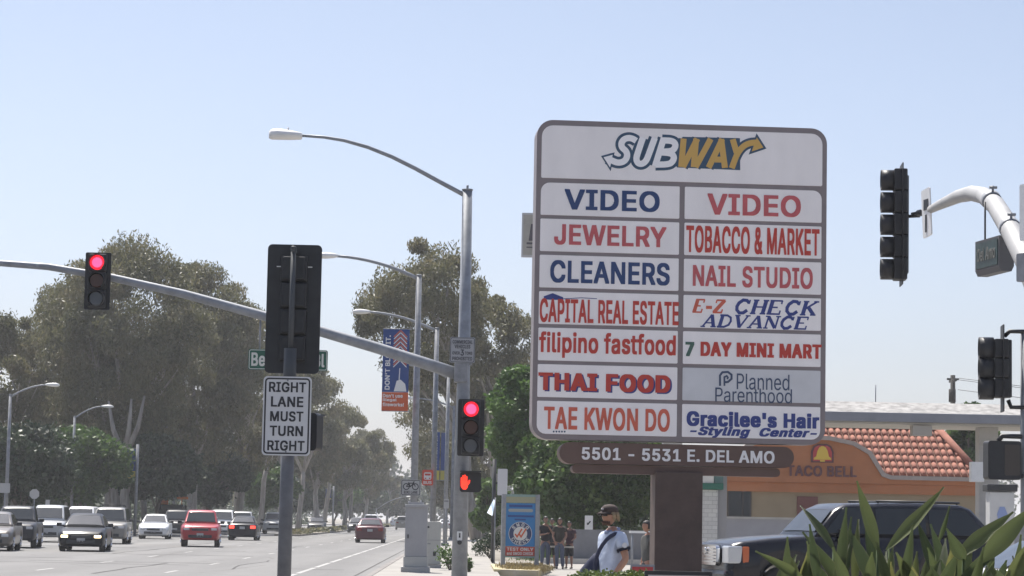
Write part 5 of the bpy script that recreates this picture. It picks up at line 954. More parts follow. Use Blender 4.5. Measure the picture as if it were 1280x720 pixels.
    for sg in (-1, 1):
        bb = MB(); xo = sg * (W / 2 * .87 - lw / 2 - .03)
        if not spec.get('nolights'):
            bb.box((xo, Y(.03), hz), (lw, .12, lh), Matrix.Rotation(sg * R(8), 3, 'Z'), .02); bb.build('headlight', hlon if lights else hl, t)
        bb = MB(); bb.box((sg * (W / 2 * .87 - .16), Y(L - .04), tz), (.3, .12, .17), Matrix.Rotation(-sg * R(8), 3, 'Z'), .02); bb.build('tail_light', tlon if brake else tl, t)
        if lod < 2:
            bb = MB(); s_ = roof[0][0] + .45; bb.box((sg * (W / 2 + .09), Y(s_), zb0 + .07), (.2, .1, .14), None, .03); bb.box((sg * (W / 2 - .04), Y(s_), zb0 + .03), (.12, .06, .05)); bb.build('mirror', spec.get('mirmat', M['black']), t)
    if lod < 2:
        bb = MB(); bb.box((0, Y(.015), hz - .02), (W * .42, .07, lh * 1.15), None, .015); bb.build('grille', M['dark'], t)
        bb = MB(); bb.box((0, Y(.0), cl + .17), (W * .6, .07, .14), None, .02); bb.build('intake', M['dark'], t)
        bb = MB(); bb.box((0, Y(-.02), cl + .24) if abs(rz) < 90 else (0, Y(L + .012), tz - .04), (.31, .03, .15)); bb.build('license_plate', mat('plate_grey', (.4, .4, .4), .5), t)
    if roofrack:
        bb = MB()
        for sg in (-1, 1):
            bb.tube([(sg * (ht - .1), Y(roof[2][0] + .6), H + spec.get('rk', .07)), (sg * (ht - .1), Y(roof[-3][0]), H + spec.get('rk', .07))], .022, 8)
            for s_ in (roof[2][0] + .65, roof[-3][0] - .05): bb.tube([(sg * (ht - .1), Y(s_), H), (sg * (ht - .1), Y(s_), H + spec.get('rk', .07))], .02, 6)
        for s_ in (roof[2][0] + .85, roof[-3][0] - .4): bb.tube([(-ht + .1, Y(s_), H + spec.get('rk', .07)), (ht - .1, Y(s_), H + spec.get('rk', .07))], .018, 6)
        bb.build('roof_rack', M['dark'], t)
    return t
SED = dict(cat='car', L=4.6, W=1.8, H=1.45, cl=.2, wr=.32, wx=(.85, 3.55), cuts=(2.55,),
    top=[(0, .58), (.03, .66), (.15, .74), (.6, .86), (1.2, .93), (1.45, .95), (3.7, .99), (4.1, 1.0), (4.45, .97), (4.56, .9), (4.6, .75)],
    roof=[(1.15, .93), (1.95, 1.36), (2.3, 1.45), (2.9, 1.45), (3.35, 1.37), (4.05, .99)], hb=.86, ht=.64)
SUV = dict(cat='car', L=4.6, W=1.85, H=1.76, cl=.26, wr=.37, wx=(.88, 3.6), cuts=(2.3, 3.25),
    top=[(0, .72), (.03, .86), (.12, .95), (.5, 1.02), (1.2, 1.08), (4.4, 1.1), (4.56, 1.05), (4.6, .85)],
    roof=[(1.1, 1.07), (1.75, 1.66), (2.05, 1.75), (3.9, 1.74), (4.3, 1.66), (4.55, 1.1)], hb=.88, ht=.72)
PIC = dict(cat='pickup truck', L=5.0, W=1.8, H=1.7, cl=.32, wr=.37, wx=(.88, 3.9), cuts=(), bed=(3.2, 4.92),
    top=[(0, .7), (.03, .88), (.1, .95), (.5, 1.02), (1.2, 1.07), (3.0, 1.09), (4.95, 1.09), (5.0, .95)],
    roof=[(1.25, 1.06), (1.85, 1.60), (2.1, 1.69), (2.75, 1.69), (2.95, 1.62), (3.1, 1.1)], hb=.86, ht=.7)
VAN = dict(SUV, H=1.82, L=4.8, cat='van', roof=[(.95, 1.07), (1.75, 1.68), (2.1, 1.8), (4.1, 1.81), (4.5, 1.74), (4.75, 1.1)], top=[(0, .72), (.03, .84), (.12, .92), (.5, .99), (1.0, 1.06), (4.6, 1.1), (4.76, 1.05), (4.8, .85)], wx=(.9, 3.75))
pk = lambda n, c, **k: mat('paint_' + n, c, .32, .15, coat=.4, **k)
black_p = mat('paint_black', (.008, .009, .013), .3, 0, spec=.25); char_p = mat('paint_charcoal', (.035, .036, .042), .35, 0, spec=.3); silv_p = pk('silver', (.42, .43, .44)); white_p = pk('white', (.7, .7, .7))
beige_p = pk('beige', (.22, .21, .19)); red_p = pk('red', (.36, .014, .02)); mar_p = pk('maroon', (.09, .012, .02)); tan_p = pk('taupe', (.13, .115, .10)); navy_p = mat('paint_navy', (.007, .008, .014), .25, 0, coat=.25, spec=.3)
G1 = 'oncoming traffic on the avenue'
car('sedan', 'taupe sedan cut off by the left edge', SED, tan_p, -8, 92, 5, G1)
car('pickup_truck', 'dark grey pickup truck behind the leftmost sedan', dict(PIC, H=1.78), char_p, 22, 100, 6, G1)
car('minivan', 'white fronted minivan between the grey pickup and the black sedan', VAN, silv_p, 62, 120, 4, G1)
car('sedan', 'black sedan with headlights lit, nearest oncoming car', SED, black_p, 107, 94.5, 4, G1, lights=True)
car('minivan', 'white minivan half hidden behind the black sedan', VAN, white_p, 102, 136, 2, G1)
car('suv', 'taupe four wheel drive with a roof rack right of the black sedan', dict(SUV, H=1.8), beige_p, 138, 118, 4, G1, roofrack=True)
car('compact_car', 'small white car waiting left of the red pickup', dict(SED, H=1.42), white_p, 194, 144, 4, G1)
car('suv', 'dark four wheel drive behind the small white car', SUV, char_p, 221, 158, 3, G1, lights=False)
car('pickup_truck', 'bright red pickup truck coming towards us', PIC, red_p, 251, 113.5, 5, G1)
car('minivan', 'white van tucked behind the right side of the red pickup', VAN, white_p, 277, 158, 3, G1)
car('sedan', 'dark sedan with brake lights lit right of the red pickup', SED, black_p, 305, 146, 182, 'cars driving away from us', brake=True)
car('suv', 'silver roofed car behind the braking dark sedan', SUV, silv_p, 302, 176, 3, G1, lod=1)
car('suv', 'silver four wheel drive just left of the near signal post', SUV, silv_p, 343, 200, 2, G1, lod=1)
car('sedan', 'dark car right of the near signal post by the median', SED, char_p, 396, 242, 2, G1, lod=1)
car('sedan', 'dark silver car left of the maroon sedan roof', SED, char_p, 446, 236, 1, G1, lod=1)
car('minivan', 'white van seen above the maroon sedan', VAN, white_p, 464, 262, 181, 'cars driving away from us', lod=1)
car('sedan', 'maroon sedan driving away in the lane left of the cabinet', SED, mar_p, 463, 145, 181, 'cars driving away from us')
car('sedan', 'distant white car left of the cabinet', SED, white_p, 494, 420, 181, 'cars driving away from us', lod=2)
car('suv', 'distant silver four wheel drive beside the cabinet', SUV, beige_p, 503, 310, 181, 'cars driving away from us', lod=1)
car('sedan', 'pale car far off between the two cabinets and the signal pole', SED, silv_p, 556, 330, 181, 'cars driving away from us', lod=2)
# utility truck with amber boxes seen over the white car
t = thing('utility_truck', 'dark truck with orange warning boards behind the small white car', 'truck', (gx(214, 172), 172, .006), R(3))
b = MB(); b.box((0, 2.2, 1.35), (2.1, 4.4, 1.5), bev=.06); b.box((0, -.9, 1.15), (2.0, 1.9, 1.3), bev=.12); b.box((0, -.5, 1.9), (1.8, 1.1, .5), bev=.15); b.build('body', navy_p, t)
b = MB(); b.prism([(-.75, 1.72), (.75, 1.72), (.68, 2.1), (-.68, 2.1)], -1.09, -1.06); b.build('windshield', M['glass'], t)
orp = mat('warning_orange', (.65, .16, .02), .4)
b = MB(); b.box((-.6, .3, 2.3), (.6, .2, .55), bev=.03); b.build('warning_board', orp, t)
b = MB(); b.box((.65, .3, 2.62), (.9, .15, .18), bev=.03); b.tube([(.65, .3, 2.0), (.65, .3, 2.6)], .04, 6); b.build('warning_board', orp, t)
for sx_ in (-.85, .85):
    for sy_ in (-.8, 3.0):
        b = MB(); b.tube([(sx_ - .14, sy_, .42), (sx_ + .14, sy_, .42)], .42, 18); b.build('wheel', M['rubber'], t)
# big dark car on the right
ESC = dict(cat='car', L=5.1, W=2.0, H=1.93, cl=.3, wr=.40, wx=(1.02, 4.0), cuts=(2.75, 3.75), round=.35, hb=.9, ht=.74, hz=.99, lw=.30, lh=.32, rk=.035, nolights=True, mirmat=black_p,
    top=[(0, .72), (.03, 1.0), (.1, 1.17), (.25, 1.22), (.8, 1.29), (1.45, 1.34), (2.0, 1.34), (4.9, 1.34), (5.05, 1.28), (5.1, 1.0)],
    roof=[(1.60, 1.33), (2.03, 1.80), (2.25, 1.90), (3.4, 1.94), (4.45, 1.92), (4.62, 1.86), (5.06, 1.34)], rimmat=M['chrome'])
DE = 43.0
xe = (gx(880, DE) + gx(1233, DE)) / 2
esc = car('large_suv', 'big black luxury four wheel drive parked behind the leafy plants', ESC, navy_p, 0, DE, -77, roofrack=True, x=xe)
b = MB()
b.prism(rrect(-.52, .80, .52, 1.14, .06), -2.62, -2.55); b.build('grille_surround', M['chrome'], esc)
b = MB()
for k in range(5): b.box((0, -2.64, .86 + .055 * k), (.9, .03, .018))
b.tube([(0, -2.66, 1.05), (0, -2.63, 1.05)], .06, 14); b.build('grille_bar', M['chrome'], esc)
b = MB(); b.box((0, -2.5, .58), (1.9, .2, .3), bev=.08); b.build('bumper', navy_p, esc)
for sg in (-1, 1):
    b = MB(); b.box((sg * .80, -2.42, .99), (.35, .26, .30), bev=.03); b.build('headlight', mat('headlight_clear', (.55, .57, .6), .15, .3), esc)
    b = MB(); b.box((sg * .955, -2.235, .99), (.08, .12, .28), bev=.02); b.build('indicator', mat('indicator_amber', (.5, .12, .04), .25), esc)
    for k in (0, 1):
        b = MB(); b.box((sg * .985, -.55 + 1.0 * k, 1.18), (.03, .17, .035), bev=.01); b.build('door_handle', navy_p, esc)
# white sedan at the right
car('sedan', 'white sedan behind the leafy plants at the right edge', SED, white_p, 0, 31, -84, x=gx(1330, 31, .7))

# ================================================================== BUILDINGS
# fast food restaurant
DT = 82.0; pxm = FPX / DT
def lx(px): return P(px, 640, DT).x
def lz(py, px=1080): return P(px, py, DT).z
orange = mat('orange_stucco', (.38, .155, .07), .9, var=.12, scale=.9, bump=.15); tanw = mat('tan_stucco', (.30, .235, .15), .9, var=.06, scale=1.5)
trim = mat('stucco_trim', (.34, .29, .26), .85, var=.08)
xl, xr = lx(905), lx(1232)
t = thing('restaurant', 'tan and orange restaurant with a red tiled roof and curved parapet', 'restaurant', (lx(1080), DT, 0))
ox = lx(1080)
def X(px): return lx(px) - ox
zt = lz(604)
b = MB(); b.box(((xl + xr) / 2 - ox, 5, zt / 2), (xr - xl, 10, zt)); wl_ = b.build('wall', tanw, t)
b = MB()
prof = [(X(905), zt - .02), (X(905), lz(585)), (X(932), lz(560)), (X(960), lz(551)), (X(1000), lz(548)), (X(1035), lz(549)), (X(1065), lz(555)), (X(1085), lz(566)), (X(1094), lz(580)), (X(1102), lz(593)), (X(1112), lz(596.5)), (X(1228), lz(597)), (X(1228), zt - .02)]
b.prism(prof, -.22, 0); b.build('parapet', orange, t)
b = MB(); b.ribbon(prof[1:-1], .14, -.34, .04); b.build('coping', trim, t)
# tiled roof as rows of half barrels
tile = mat('roof_tile', (.22, .08, .055), .9, col2=(.33, .14, .095), scale=2.2)
b = MB()
z0, z1 = lz(595), lz(526); y0_, y1_ = .25, 3.2
rows = 8; pitch = .235
xa, xb = X(1010), X(1226); hipx = X(1188)
xx = X(985)
while xx < xb:
    # hip trims the rows at the right
    for r_ in range(rows):
        f0, f1 = r_ / rows, (r_ + 1.12) / rows
        lim = lerp(xb, hipx, f0)
        if xx > lim: continue
        a = Vector((xx, lerp(y0_, y1_, f0), lerp(z0, z1, f0) + .05)); c = Vector((xx, lerp(y0_, y1_, f1), lerp(z0, z1, f1)))
        ring = []
        for p, rr in ((a, .102), (c, .09)):
            ring.append([(p.x + rr * math.cos(u), p.y, p.z + rr * 1.0 * math.sin(u)) for u in [math.pi * k / 6 for k in range(7)]])
        b.loft(ring, caps=True, closed=True)
    xx += pitch
b.tube([(xb + .05, y0_ - .05, z0 + .1), (hipx, y1_, z1 + .12)], .13, 8); b.tube([(X(985), y1_, z1 + .08), (hipx, y1_, z1 + .08)], .12, 8)
rf = b.build('roof', tile, t)
b = MB(); b.loft([[(X(985), y0_, z0 - .05), (xb, y0_, z0 - .05), (xb, 9.5, z0 - .05), (X(985), 9.5, z0 - .05)], [(X(985), y1_, z1 - .03), (hipx, y1_, z1 - .03), (hipx, y1_ + 1.5, z1 - .03), (X(985), y1_ + 1.5, z1 - .03)]], smooth=False); b.build('roof_deck', mat('tile_underlay', (.22, .11, .08), .9), rf)
b = MB(); b.prism([(X(905), lz(617)), (X(1232), lz(617)), (X(1232), zt - .025), (X(905), zt - .025)], -.12, 0); b.build('fascia_band', orange, t)
b = MB(); b.prism([(X(996), 0.05), (X(1022), 0.05), (X(1022), lz(622)), (X(996), lz(622))], -.05, .0); b.build('door', mat('brown_door', (.15, .05, .04), .5), t)
b = MB(); b.prism([(X(909), lz(649)), (X(939), lz(649)), (X(939), lz(613.5)), (X(909), lz(613.5))], -.04, 0); wd_ = b.build('window', mat('window_frame_dark', (.06, .05, .045), .5), t)
b = MB()
b.prism([(X(911), lz(648)), (X(927), lz(648)), (X(927), lz(614.5)), (X(911), lz(614.5))], -.05, -.041); b.prism([(X(929), lz(648)), (X(937), lz(648)), (X(937), lz(614.5)), (X(929), lz(614.5))], -.05, -.041)
b.build('pane', mat('window_glass', (.03, .035, .04), .06, spec=.8), wd_)
pur = mat('sign_plum', (.11, .045, .05), .6)
text('TACO BELL', (X(982), lz(597), X(1069), lz(583.5)), -.22, pur, t, .04, thick=.05)
b = MB(); pr = [(X(1012), lz(579.5)), (X(1012), lz(566)), (X(1015), lz(559)), (X(1020), lz(556.5)), (X(1032), lz(556.5)), (X(1037), lz(559)), (X(1040), lz(566)), (X(1040), lz(579.5))]
b.prism(pr, -.28, -.221); em = b.build('emblem', pur, t)
b = MB(); b.prism([(lerp(X(1026), x_, .84), lerp(lz(568), z_, .84)) for x_, z_ in pr], -.30, -.281); b.build('emblem_field', mat('emblem_red', (.42, .05, .05), .5), em)
b = MB(); q = lambda u, v: (X(1026) + u * .027, lz(568) - v * .027)
b.prism([q(-11, 8), q(-11, 6), q(-8, 4), q(-6.5, -3), q(-4, -7.5), q(-1, -9), q(1, -9), q(4, -7.5), q(6.5, -3), q(8, 4), q(11, 6), q(11, 8)], -.32, -.301); b.prism([q(-3, 10.5), q(-3, 8.4), q(3, 8.4), q(3, 10.5)], -.315, -.301); b.build('bell', mat('bell_yellow', (.62, .42, .06), .5), em)

# petrol station canopy in front of it
DC = 62.0
def cx_(px): return P(px, 560, DC).x
def cz_(py, px=1150): return P(px, py, DC).z
t = thing('station_canopy', 'low grey canopy with white gravel on its sloping roof', 'canopy', (cx_(1150), DC, 0)); ox2 = cx_(1150)
xA, xB = cx_(825) - ox2, cx_(1345) - ox2
zc0, zc1, zc2, zc3 = cz_(535), cz_(528), cz_(516.5), cz_(502.5)
b = MB(); b.box(((xA + xB) / 2, 1.6, (zc1 + zc2) / 2), (xB - xA, 3.2, zc2 - zc1), bev=.02); b.build('fascia', mat('fascia_grey', (.22, .23, .26), .6, var=.12, scale=1.2), t)
b = MB(); b.box(((xA + xB) / 2, 1.6, zc1 - .03), (xB - xA - .2, 2.9, .05)); b.build('soffit', mat('beam_cream', (.42, .40, .36), .7, var=.08), t)
b = MB(); b.loft([[(xA, .03, zc2 + .003), (xB, .03, zc2 + .003), (xB, 3.15, zc2 + .003), (xA, 3.15, zc2 + .003)], [(xA + .2, 1.6, zc3 + .06), (xB - .2, 1.6, zc3 + .06), (xB - .2, 2.6, zc3 + .06), (xA + .2, 2.6, zc3 + .06)]], smooth=False)
b.build('roof', mat('white_gravel', (.17, .165, .16), .95, col2=(.38, .37, .36), scale=4.5, bump=.6, bscale=12, stretch=(1, .5, 2.2)), t)
b = MB(); b.box(((cx_(1154) - ox2), .3, cz_(538)), (.5, .4, .26)); b.build('lamp_box', mat('beam_beige', (.36, .33, .29), .7), t)  # box a little darker than the cream soffit
for px_ in (845, 1246, 1345):
    b = MB(); b.box((cx_(px_) - ox2, 1.2, (zc1 - .06) / 2), (.5, .5, zc1 - .06)); b.box((cx_(px_) - ox2, 1.2, .3), (.7, .7, .6), bev=.05); b.build('column', M['concrete'], t)
b = MB(); b.box((cx_(1226) - ox2, .5, cz_(588)), (.34, .3, .52), bev=.02); b.build('meter_box', M['white'], t)
b = MB(); b.tube([(cx_(1119) - ox2, 3, zc3), (cx_(1119) - ox2, 3, zc3 + .6)], .015, 6); b.build('vent_pipe', M['galv'], t)
# petrol pump
t = thing('fuel_pump', 'white fuel pump with a dark top behind the black car', 'fuel pump', (P(1250, 640, 60).x, 60, 0))
b = MB(); b.box((0, 0, 1.3), (.62, .5, 2.3), bev=.03); b.build('body', mat('pump_white', (.55, .55, .54), .5, var=.06), t)
b = MB(); b.box((0, 0, 2.55), (.76, .6, .18), bev=.03); b.build('canopy_top', M['dark'], t)
b = MB(); b.prism([(-.1, 1.72), (.1, 1.72), (.13, 1.9), (.06, 2.08), (-.06, 2.08), (-.13, 1.9)], -.262, -.252); b.build('emblem', mat('pump_blue', (.25, .32, .55), .5), t)
b = MB(); b.box((0, 0, .08), (.9, .8, .16), bev=.02); b.build('base', M['concrete'], t)
# block column with the green band
DB = 66.0
t = thing('price_sign_column', 'white block column with a green band and a white sign box on top', 'sign', (P(890, 660, DB).x, DB, 0)); ob = P(890, 660, DB).x
def bx_(px): return P(px, 640, DB).x - ob
def bz(py): return P(890, py, DB).z
blk = bpy.data.materials.new('white_block'); blk.use_nodes = True
_n = blk.node_tree.nodes; _l = blk.node_tree.links
_tc = _n.new('ShaderNodeTexCoord'); _mp = _n.new('ShaderNodeMapping'); _mp.inputs['Rotation'].default_value = (R(90), 0, 0)
_br = _n.new('ShaderNodeTexBrick'); _br.inputs['Scale'].default_value = 2.2; _br.inputs['Color1'].default_value = (.68, .68, .67, 1); _br.inputs['Color2'].default_value = (.58, .58, .58, 1); _br.inputs['Mortar'].default_value = (.4, .4, .4, 1); _br.inputs['Mortar Size'].default_value = .012
_l.new(_tc.outputs['Object'], _mp.inputs[0]); _l.new(_mp.outputs[0], _br.inputs[0]); _l.new(_br.outputs[0], _n['Principled BSDF'].inputs['Base Color'])
b = MB(); b.box(((bx_(864) + bx_(897)) / 2, .4, bz(612.5) / 2), (bx_(897) - bx_(864), .8, bz(612.5))); b.build('column', blk, t)
b = MB(); b.box(((bx_(897) + bx_(909)) / 2, .35, bz(594) / 2), (bx_(909) - bx_(897) - .005, .5, bz(594))); b.build('side_post', mat('post_grey', (.33, .33, .35), .6), t)
b = MB(); b.box(((bx_(860) + bx_(903)) / 2, .3, (bz(604) + bz(612)) / 2), (bx_(903) - bx_(860), 1.0, bz(604) - bz(612) - .004)); b.build('green_band', mat('band_green', (.03, .16, .12), .5), t)
b = MB(); b.box(((bx_(860) + bx_(891)) / 2, .3, (bz(570) + bz(604)) / 2), (bx_(891) - bx_(860), .9, bz(570) - bz(604) - .004)); b.build('sign_box', M['white'], t)
b = MB(); b.box(((bx_(892) + bx_(903)) / 2, .3, (bz(592) + bz(604)) / 2), (bx_(903) - bx_(892), .8, bz(592) - bz(604) - .004)); b.build('sign_end', mat('end_teal', (.12, .22, .22), .5), t)
# grey boundary walls
cmu = mat('grey_wall', (.20, .205, .22), .9, var=.1, scale=2.5)
DW = 74.0
t = thing('boundary_wall', 'grey wall with a pale coping in front of the restaurant', 'wall', (P(960, 660, DW).x, DW, 0))
zt = P(960, 649, DW).z; xw0 = P(886, 650, DW).x - t.location.x; xw1 = P(1300, 650, DW).x - t.location.x
b = MB(); b.box(((xw0 + xw1) / 2, .1, zt / 2), (xw1 - xw0, .2, zt)); b.build('wall', mat('render_grey', (.30, .30, .32), .9, var=.08, scale=1.5), t)
b = MB(); b.box(((xw0 + xw1) / 2, .1, zt + .03), (xw1 - xw0, .3, .06)); b.build('coping', M['concrete'], t)
DW = 86.0
t = thing('boundary_wall', 'dark grey low wall behind the man and the group of youths', 'wall', (P(790, 680, DW).x, DW, 0))
zt = P(790, 663, DW).z; xw0 = P(708, 680, DW).x - t.location.x; xw1 = P(905, 680, DW).x - t.location.x
b = MB(); b.box(((xw0 + xw1) / 2, .1, zt / 2), (xw1 - xw0, .2, zt)); b.build('wall', cmu, t)
b = MB(); b.box(((xw0 + xw1) / 2 - .4, -.3, .1), (xw1 - xw0 + .8, .5, .2)); b.build('footing', M['concrete'], t)
# utility pole, far right
DU = 150.0
t = thing('utility_pole', 'dark wooden utility pole above the canopy roof', 'utility pole', (P(1191, 520, DU).x, DU, 0))
zt = P(1191, 469, DU).z
b = MB(); b.tube([(0, 0, 0), (0, 0, zt)], [.2, .15], 10); b.build('pole', mat('tarred_wood', (.03, .027, .025), .9), t)
b = MB(); b.box((0, 0, zt - .35), (.15, 1.8, .15)); b.box((0, 0, zt - .25), (.75, .12, .12)); b.tube([(-.1, -.3, zt - 1.7), (-.1, -.3, zt - .9)], .22, 10); b.build('crossarm', MATS['tarred_wood'], t)
b = MB()
for dz_, dy_ in ((-.2, -.4), (-.25, .3), (-.9, 0)):
    b.tube([(.3 + 4 * k, dy_, zt + dz_ - 1.2 * (1 - ((k - 5) / 5) ** 2)) for k in range(11)], .018, 4)
b.build('wire', M['dark'], t)
# board sign behind the shop sign
DS = 120.0
t = thing('board_sign', 'beige board sign with a dark tower mark peeping out left of the shop sign', 'sign', (P(672, 600, DS).x, DS, 0))
oz = P(672, 294, DS); 
def sx__(px): return P(px, 294, DS).x - t.location.x
z0, z1 = P(660, 321.5, DS).z, P(660, 266.5, DS).z
b = MB(); b.prism(rrect(sx__(652), z0, sx__(694), z1, .05), -.15, .15); b.build('case', mat('case_pale', (.5, .5, .51), .6), t)
b = MB(); b.prism([(sx__(654), z0 + .1), (sx__(692), z0 + .1), (sx__(692), z1 - .1), (sx__(654), z1 - .1)], -.16, -.151); b.build('panel', mat('board_beige', (.36, .34, .30), .6, var=.12, scale=2), t)
b = MB(); zz = (z0 + z1) / 2; x_ = sx__(667)
b.prism([(x_ - .25, zz - .3), (x_ + .25, zz - .3), (x_ + .14, zz + .55), (x_ - .14, zz + .55)], -.17, -.161); b.prism([(x_ - .35, zz - .48), (x_ + .35, zz - .48), (x_ + .35, zz - .38), (x_ - .35, zz - .38)], -.17, -.161); b.prism([(x_ - .35, zz - .66), (x_ + .35, zz - .66), (x_ + .35, zz - .6), (x_ - .35, zz - .6)], -.17, -.161); b.build('emblem', mat('mark_plum', (.06, .05, .07), .6), t)
b = MB(); b.tube([(sx__(678), .1, 0), (sx__(678), .1, z1)], .15, 12); b.build('pole', M['galvd'], t)

# ================================================================== BANNERS AND SMALL SIGNS
def banner(label, px0, px1, y0, y1, D, group, split=.2, full=False, pole_px=None, low=None):
    c = P((px0 + px1) / 2, (y0 + y1) / 2, D); s = D / FPX
    hw = (px1 - px0) / 2 * s; hh = (y1 - y0) / 2 * s
    t = thing('banner', label, 'banner', c, 0, group)
    zs_ = -hh + 2 * hh * split
    b = MB(); b.prism([(-hw, zs_ + .002), (hw, zs_ + .002), (hw, hh), (-hw, hh)], -.006, .006); b.build('cloth', mat('banner_blue', (.02, .055, .2), .7, var=.08), t)
    b = MB(); b.prism([(-hw, -hh), (hw, -hh), (hw, zs_ - .002), (-hw, zs_ - .002)], -.006, .006); b.build('lower_cloth', low, t)
    b = MB()
    e = (P(pole_px, y0, D).x - c.x)
    for z_ in (hh, -hh): b.tube([(-hw if e > 0 else hw, 0, z_), (e, 0, z_)], .015, 6)
    b.build('bracket', M['galvd'], t)
    return t, hw, hh, zs_
bor = mat('banner_orange', (.5, .10, .035), .7, var=.06); byl = mat('banner_yellow', (.42, .36, .06), .7)
bw = mat('banner_white', (.66, .66, .66), .7); brd = mat('banner_red', (.40, .10, .08), .7)
t, hw, hh, zs_ = banner("blue and orange DON'T BLOW IT banner on the nearest lamp post", 478, 511, 411, 514, 79.6, 'banners on the right lamp posts', .23, True, 515, bor)
text("DON'T BLOW IT.", (-hw * .80, zs_ + .08, -hw * .42, hh - .22), -.0061, bw, t, .03, rot90=True)
b = MB(); b2 = MB()
for k in range(7):
    z_ = hh - .05 - .155 * k
    for sg in (-1, 1):
        b.ribbon([(hw * .32, z_), (hw * .32 + sg * hw * .5, z_ - .22)], .05, -.0085 - .0001 * k, -.0061)
        b2.ribbon([(hw * .32, z_ - .07), (hw * .32 + sg * hw * .5, z_ - .29)], .028, -.0105 - .0001 * k, -.0061)
b.build('firework_red', brd, t); b2.ribbon([(hw * .32, hh - 1.3), (hw * .28, zs_ + .35)], .03, -.012, -.0061)
b2.prism([(0 - hw * .1, zs_ + .03), (hw * .85, zs_ + .03), (hw * .75, zs_ + .28), (hw * .4, zs_ + .42), (hw * .1, zs_ + .38), (hw * .0, zs_ + .2)], -.0125, -.0061); b2.build('hand_and_fuse', bw, t)
for k, s_ in enumerate(("Don't use", 'illegal', 'fireworks!')):
    z_ = zs_ - .13 - .145 * k; text(s_, (-hw * .92, z_ - .05, -hw * .92 + hw * (1.5, 1.05, 1.6)[k], z_ + .07), -.0061, bw, t, .03)
for lab, a in (('narrow blue and yellow banner on the third right lamp post', (541, 549.5, 540, 600, 123.5, 'banners on the right lamp posts', .2, False, 556, byl)),
               ('blue and yellow banner close left of the far lamp post by the signal pole', (551, 557, 541, 600, 159.5, 'banners on the right lamp posts', .2, False, 564, byl)),
               ('blue banner with a yellow tip beside the thick grey gum trunk', (156, 170, 561, 598, 158, 'banners on the left lamp posts', .25, False, 172, byl)),
               ('blue banner with a yellow tip above the red pickup', (254.5, 264.5, 579, 611, 205, 'banners on the left lamp posts', .25, False, 267, byl)),
               ('small blue banner far down the left side', (407, 414, 611, 624, 270, 'banners on the left lamp posts', .1, False, 417, byl))):
    t, hw, hh, zs_ = banner(lab, *a)
    if 'narrow' in lab: text("DON'T BLOW IT.", (-hw * .6, zs_ + .1, hw * .3, hh - .2), -.0061, bw, t, .03, rot90=True)
    if a[0] in (156, 254.5, 407):
        b = MB(); c = t.location; e = P(a[8], a[2], a[4]).x - c.x
        b.tube([(e, 0, -c.z), (e, 0, hh + .3)], .1, 8); b.build('pole', M['galvd'], t)
# bus stop sign
D = 99.7
t = thing('bus_stop_sign', 'red and white bus stop sign on the second lamp post', 'sign', P(534.5, 597, D)); s = D / FPX
b = MB(); b.prism(rrect(-6.8 * s, -9.6 * s, 6.8 * s, 9.6 * s, .06), -.006, .006); b.tube([(0, .02, .1), (.25, .02, .1)], .02, 6); b.build('plate', mat('bus_red', (.55, .06, .03), .5), t)
b = MB(); b.prism(rrect(-4.6 * s, -2.5 * s, 4.6 * s, 6.5 * s, .06), -.01, -.0061); b.build('panel', bw, t)
b = MB(); b.prism(rrect(-3.6 * s, 2.6 * s, 3.6 * s, 5 * s, .02), -.014, -.0101); b.box((-2.6 * s, -.012, -.8 * s), (2 * s, .004, 1.4 * s)); b.box((2.6 * s, -.012, -.8 * s), (2 * s, .004, 1.4 * s)); b.build('bus_symbol', mat('bus_red2', (.5, .05, .03), .5), t)
text('BUS', (-5 * s, -8 * s, 5 * s, -4.3 * s), -.0061, bw, t, .04)
# bike lane sign
D = 79.7
t = thing('bike_lane_sign', 'white bike lane sign with a bicycle symbol above the cabinet', 'sign', P(513.5, 609.5, D)); s = D / FPX
b = MB(); b.prism(rrect(-12.3 * s, -10 * s, 12.3 * s, 10 * s, .05), -.006, .006); b.box((.05, .05, 0), (.08, .1, .3)); b.build('plate', mat('sign_grey', (.36, .36, .36), .5, var=.05), t)
b = MB(); pr = rrect(-11.3 * s, -9 * s, 11.3 * s, 9 * s, .04); b.ribbon(pr + [pr[0]], .022, -.009, -.0061)
for sx_ in (-1, 1):
    b.ribbon([(sx_ * 5.6 * s + 3.7 * s * math.cos(a), 1.2 * s + 3.7 * s * math.sin(a)) for a in [2 * math.pi * k / 16 for k in range(17)]], .03, -.009, -.0061)
fr = [(-5.6, 1.2), (-2.6, 5.4), (3.4, 5.6), (-.4, 1.2), (-2.6, 5.4)]
b.ribbon([(u * s, v * s) for u, v in fr[:3]], .03, -.0095, -.0061); b.ribbon([(3.4 * s, 5.6 * s), (-.4 * s, 1.2 * s), (-5.6 * s, 1.2 * s)], .03, -.0097, -.0061); b.ribbon([(-.4 * s, 1.2 * s), (-3 * s, 6.6 * s)], .03, -.0099, -.0061); b.ribbon([(5.6 * s, 1.2 * s), (3.1 * s, 7.0 * s), (4.6 * s, 7.4 * s)], .03, -.0101, -.0061)
b.build('bicycle_symbol', ink2, t)
text('BIKE LANE', (-8.5 * s, -7.5 * s, 8.5 * s, -4 * s), -.0061, ink2, t, .03)
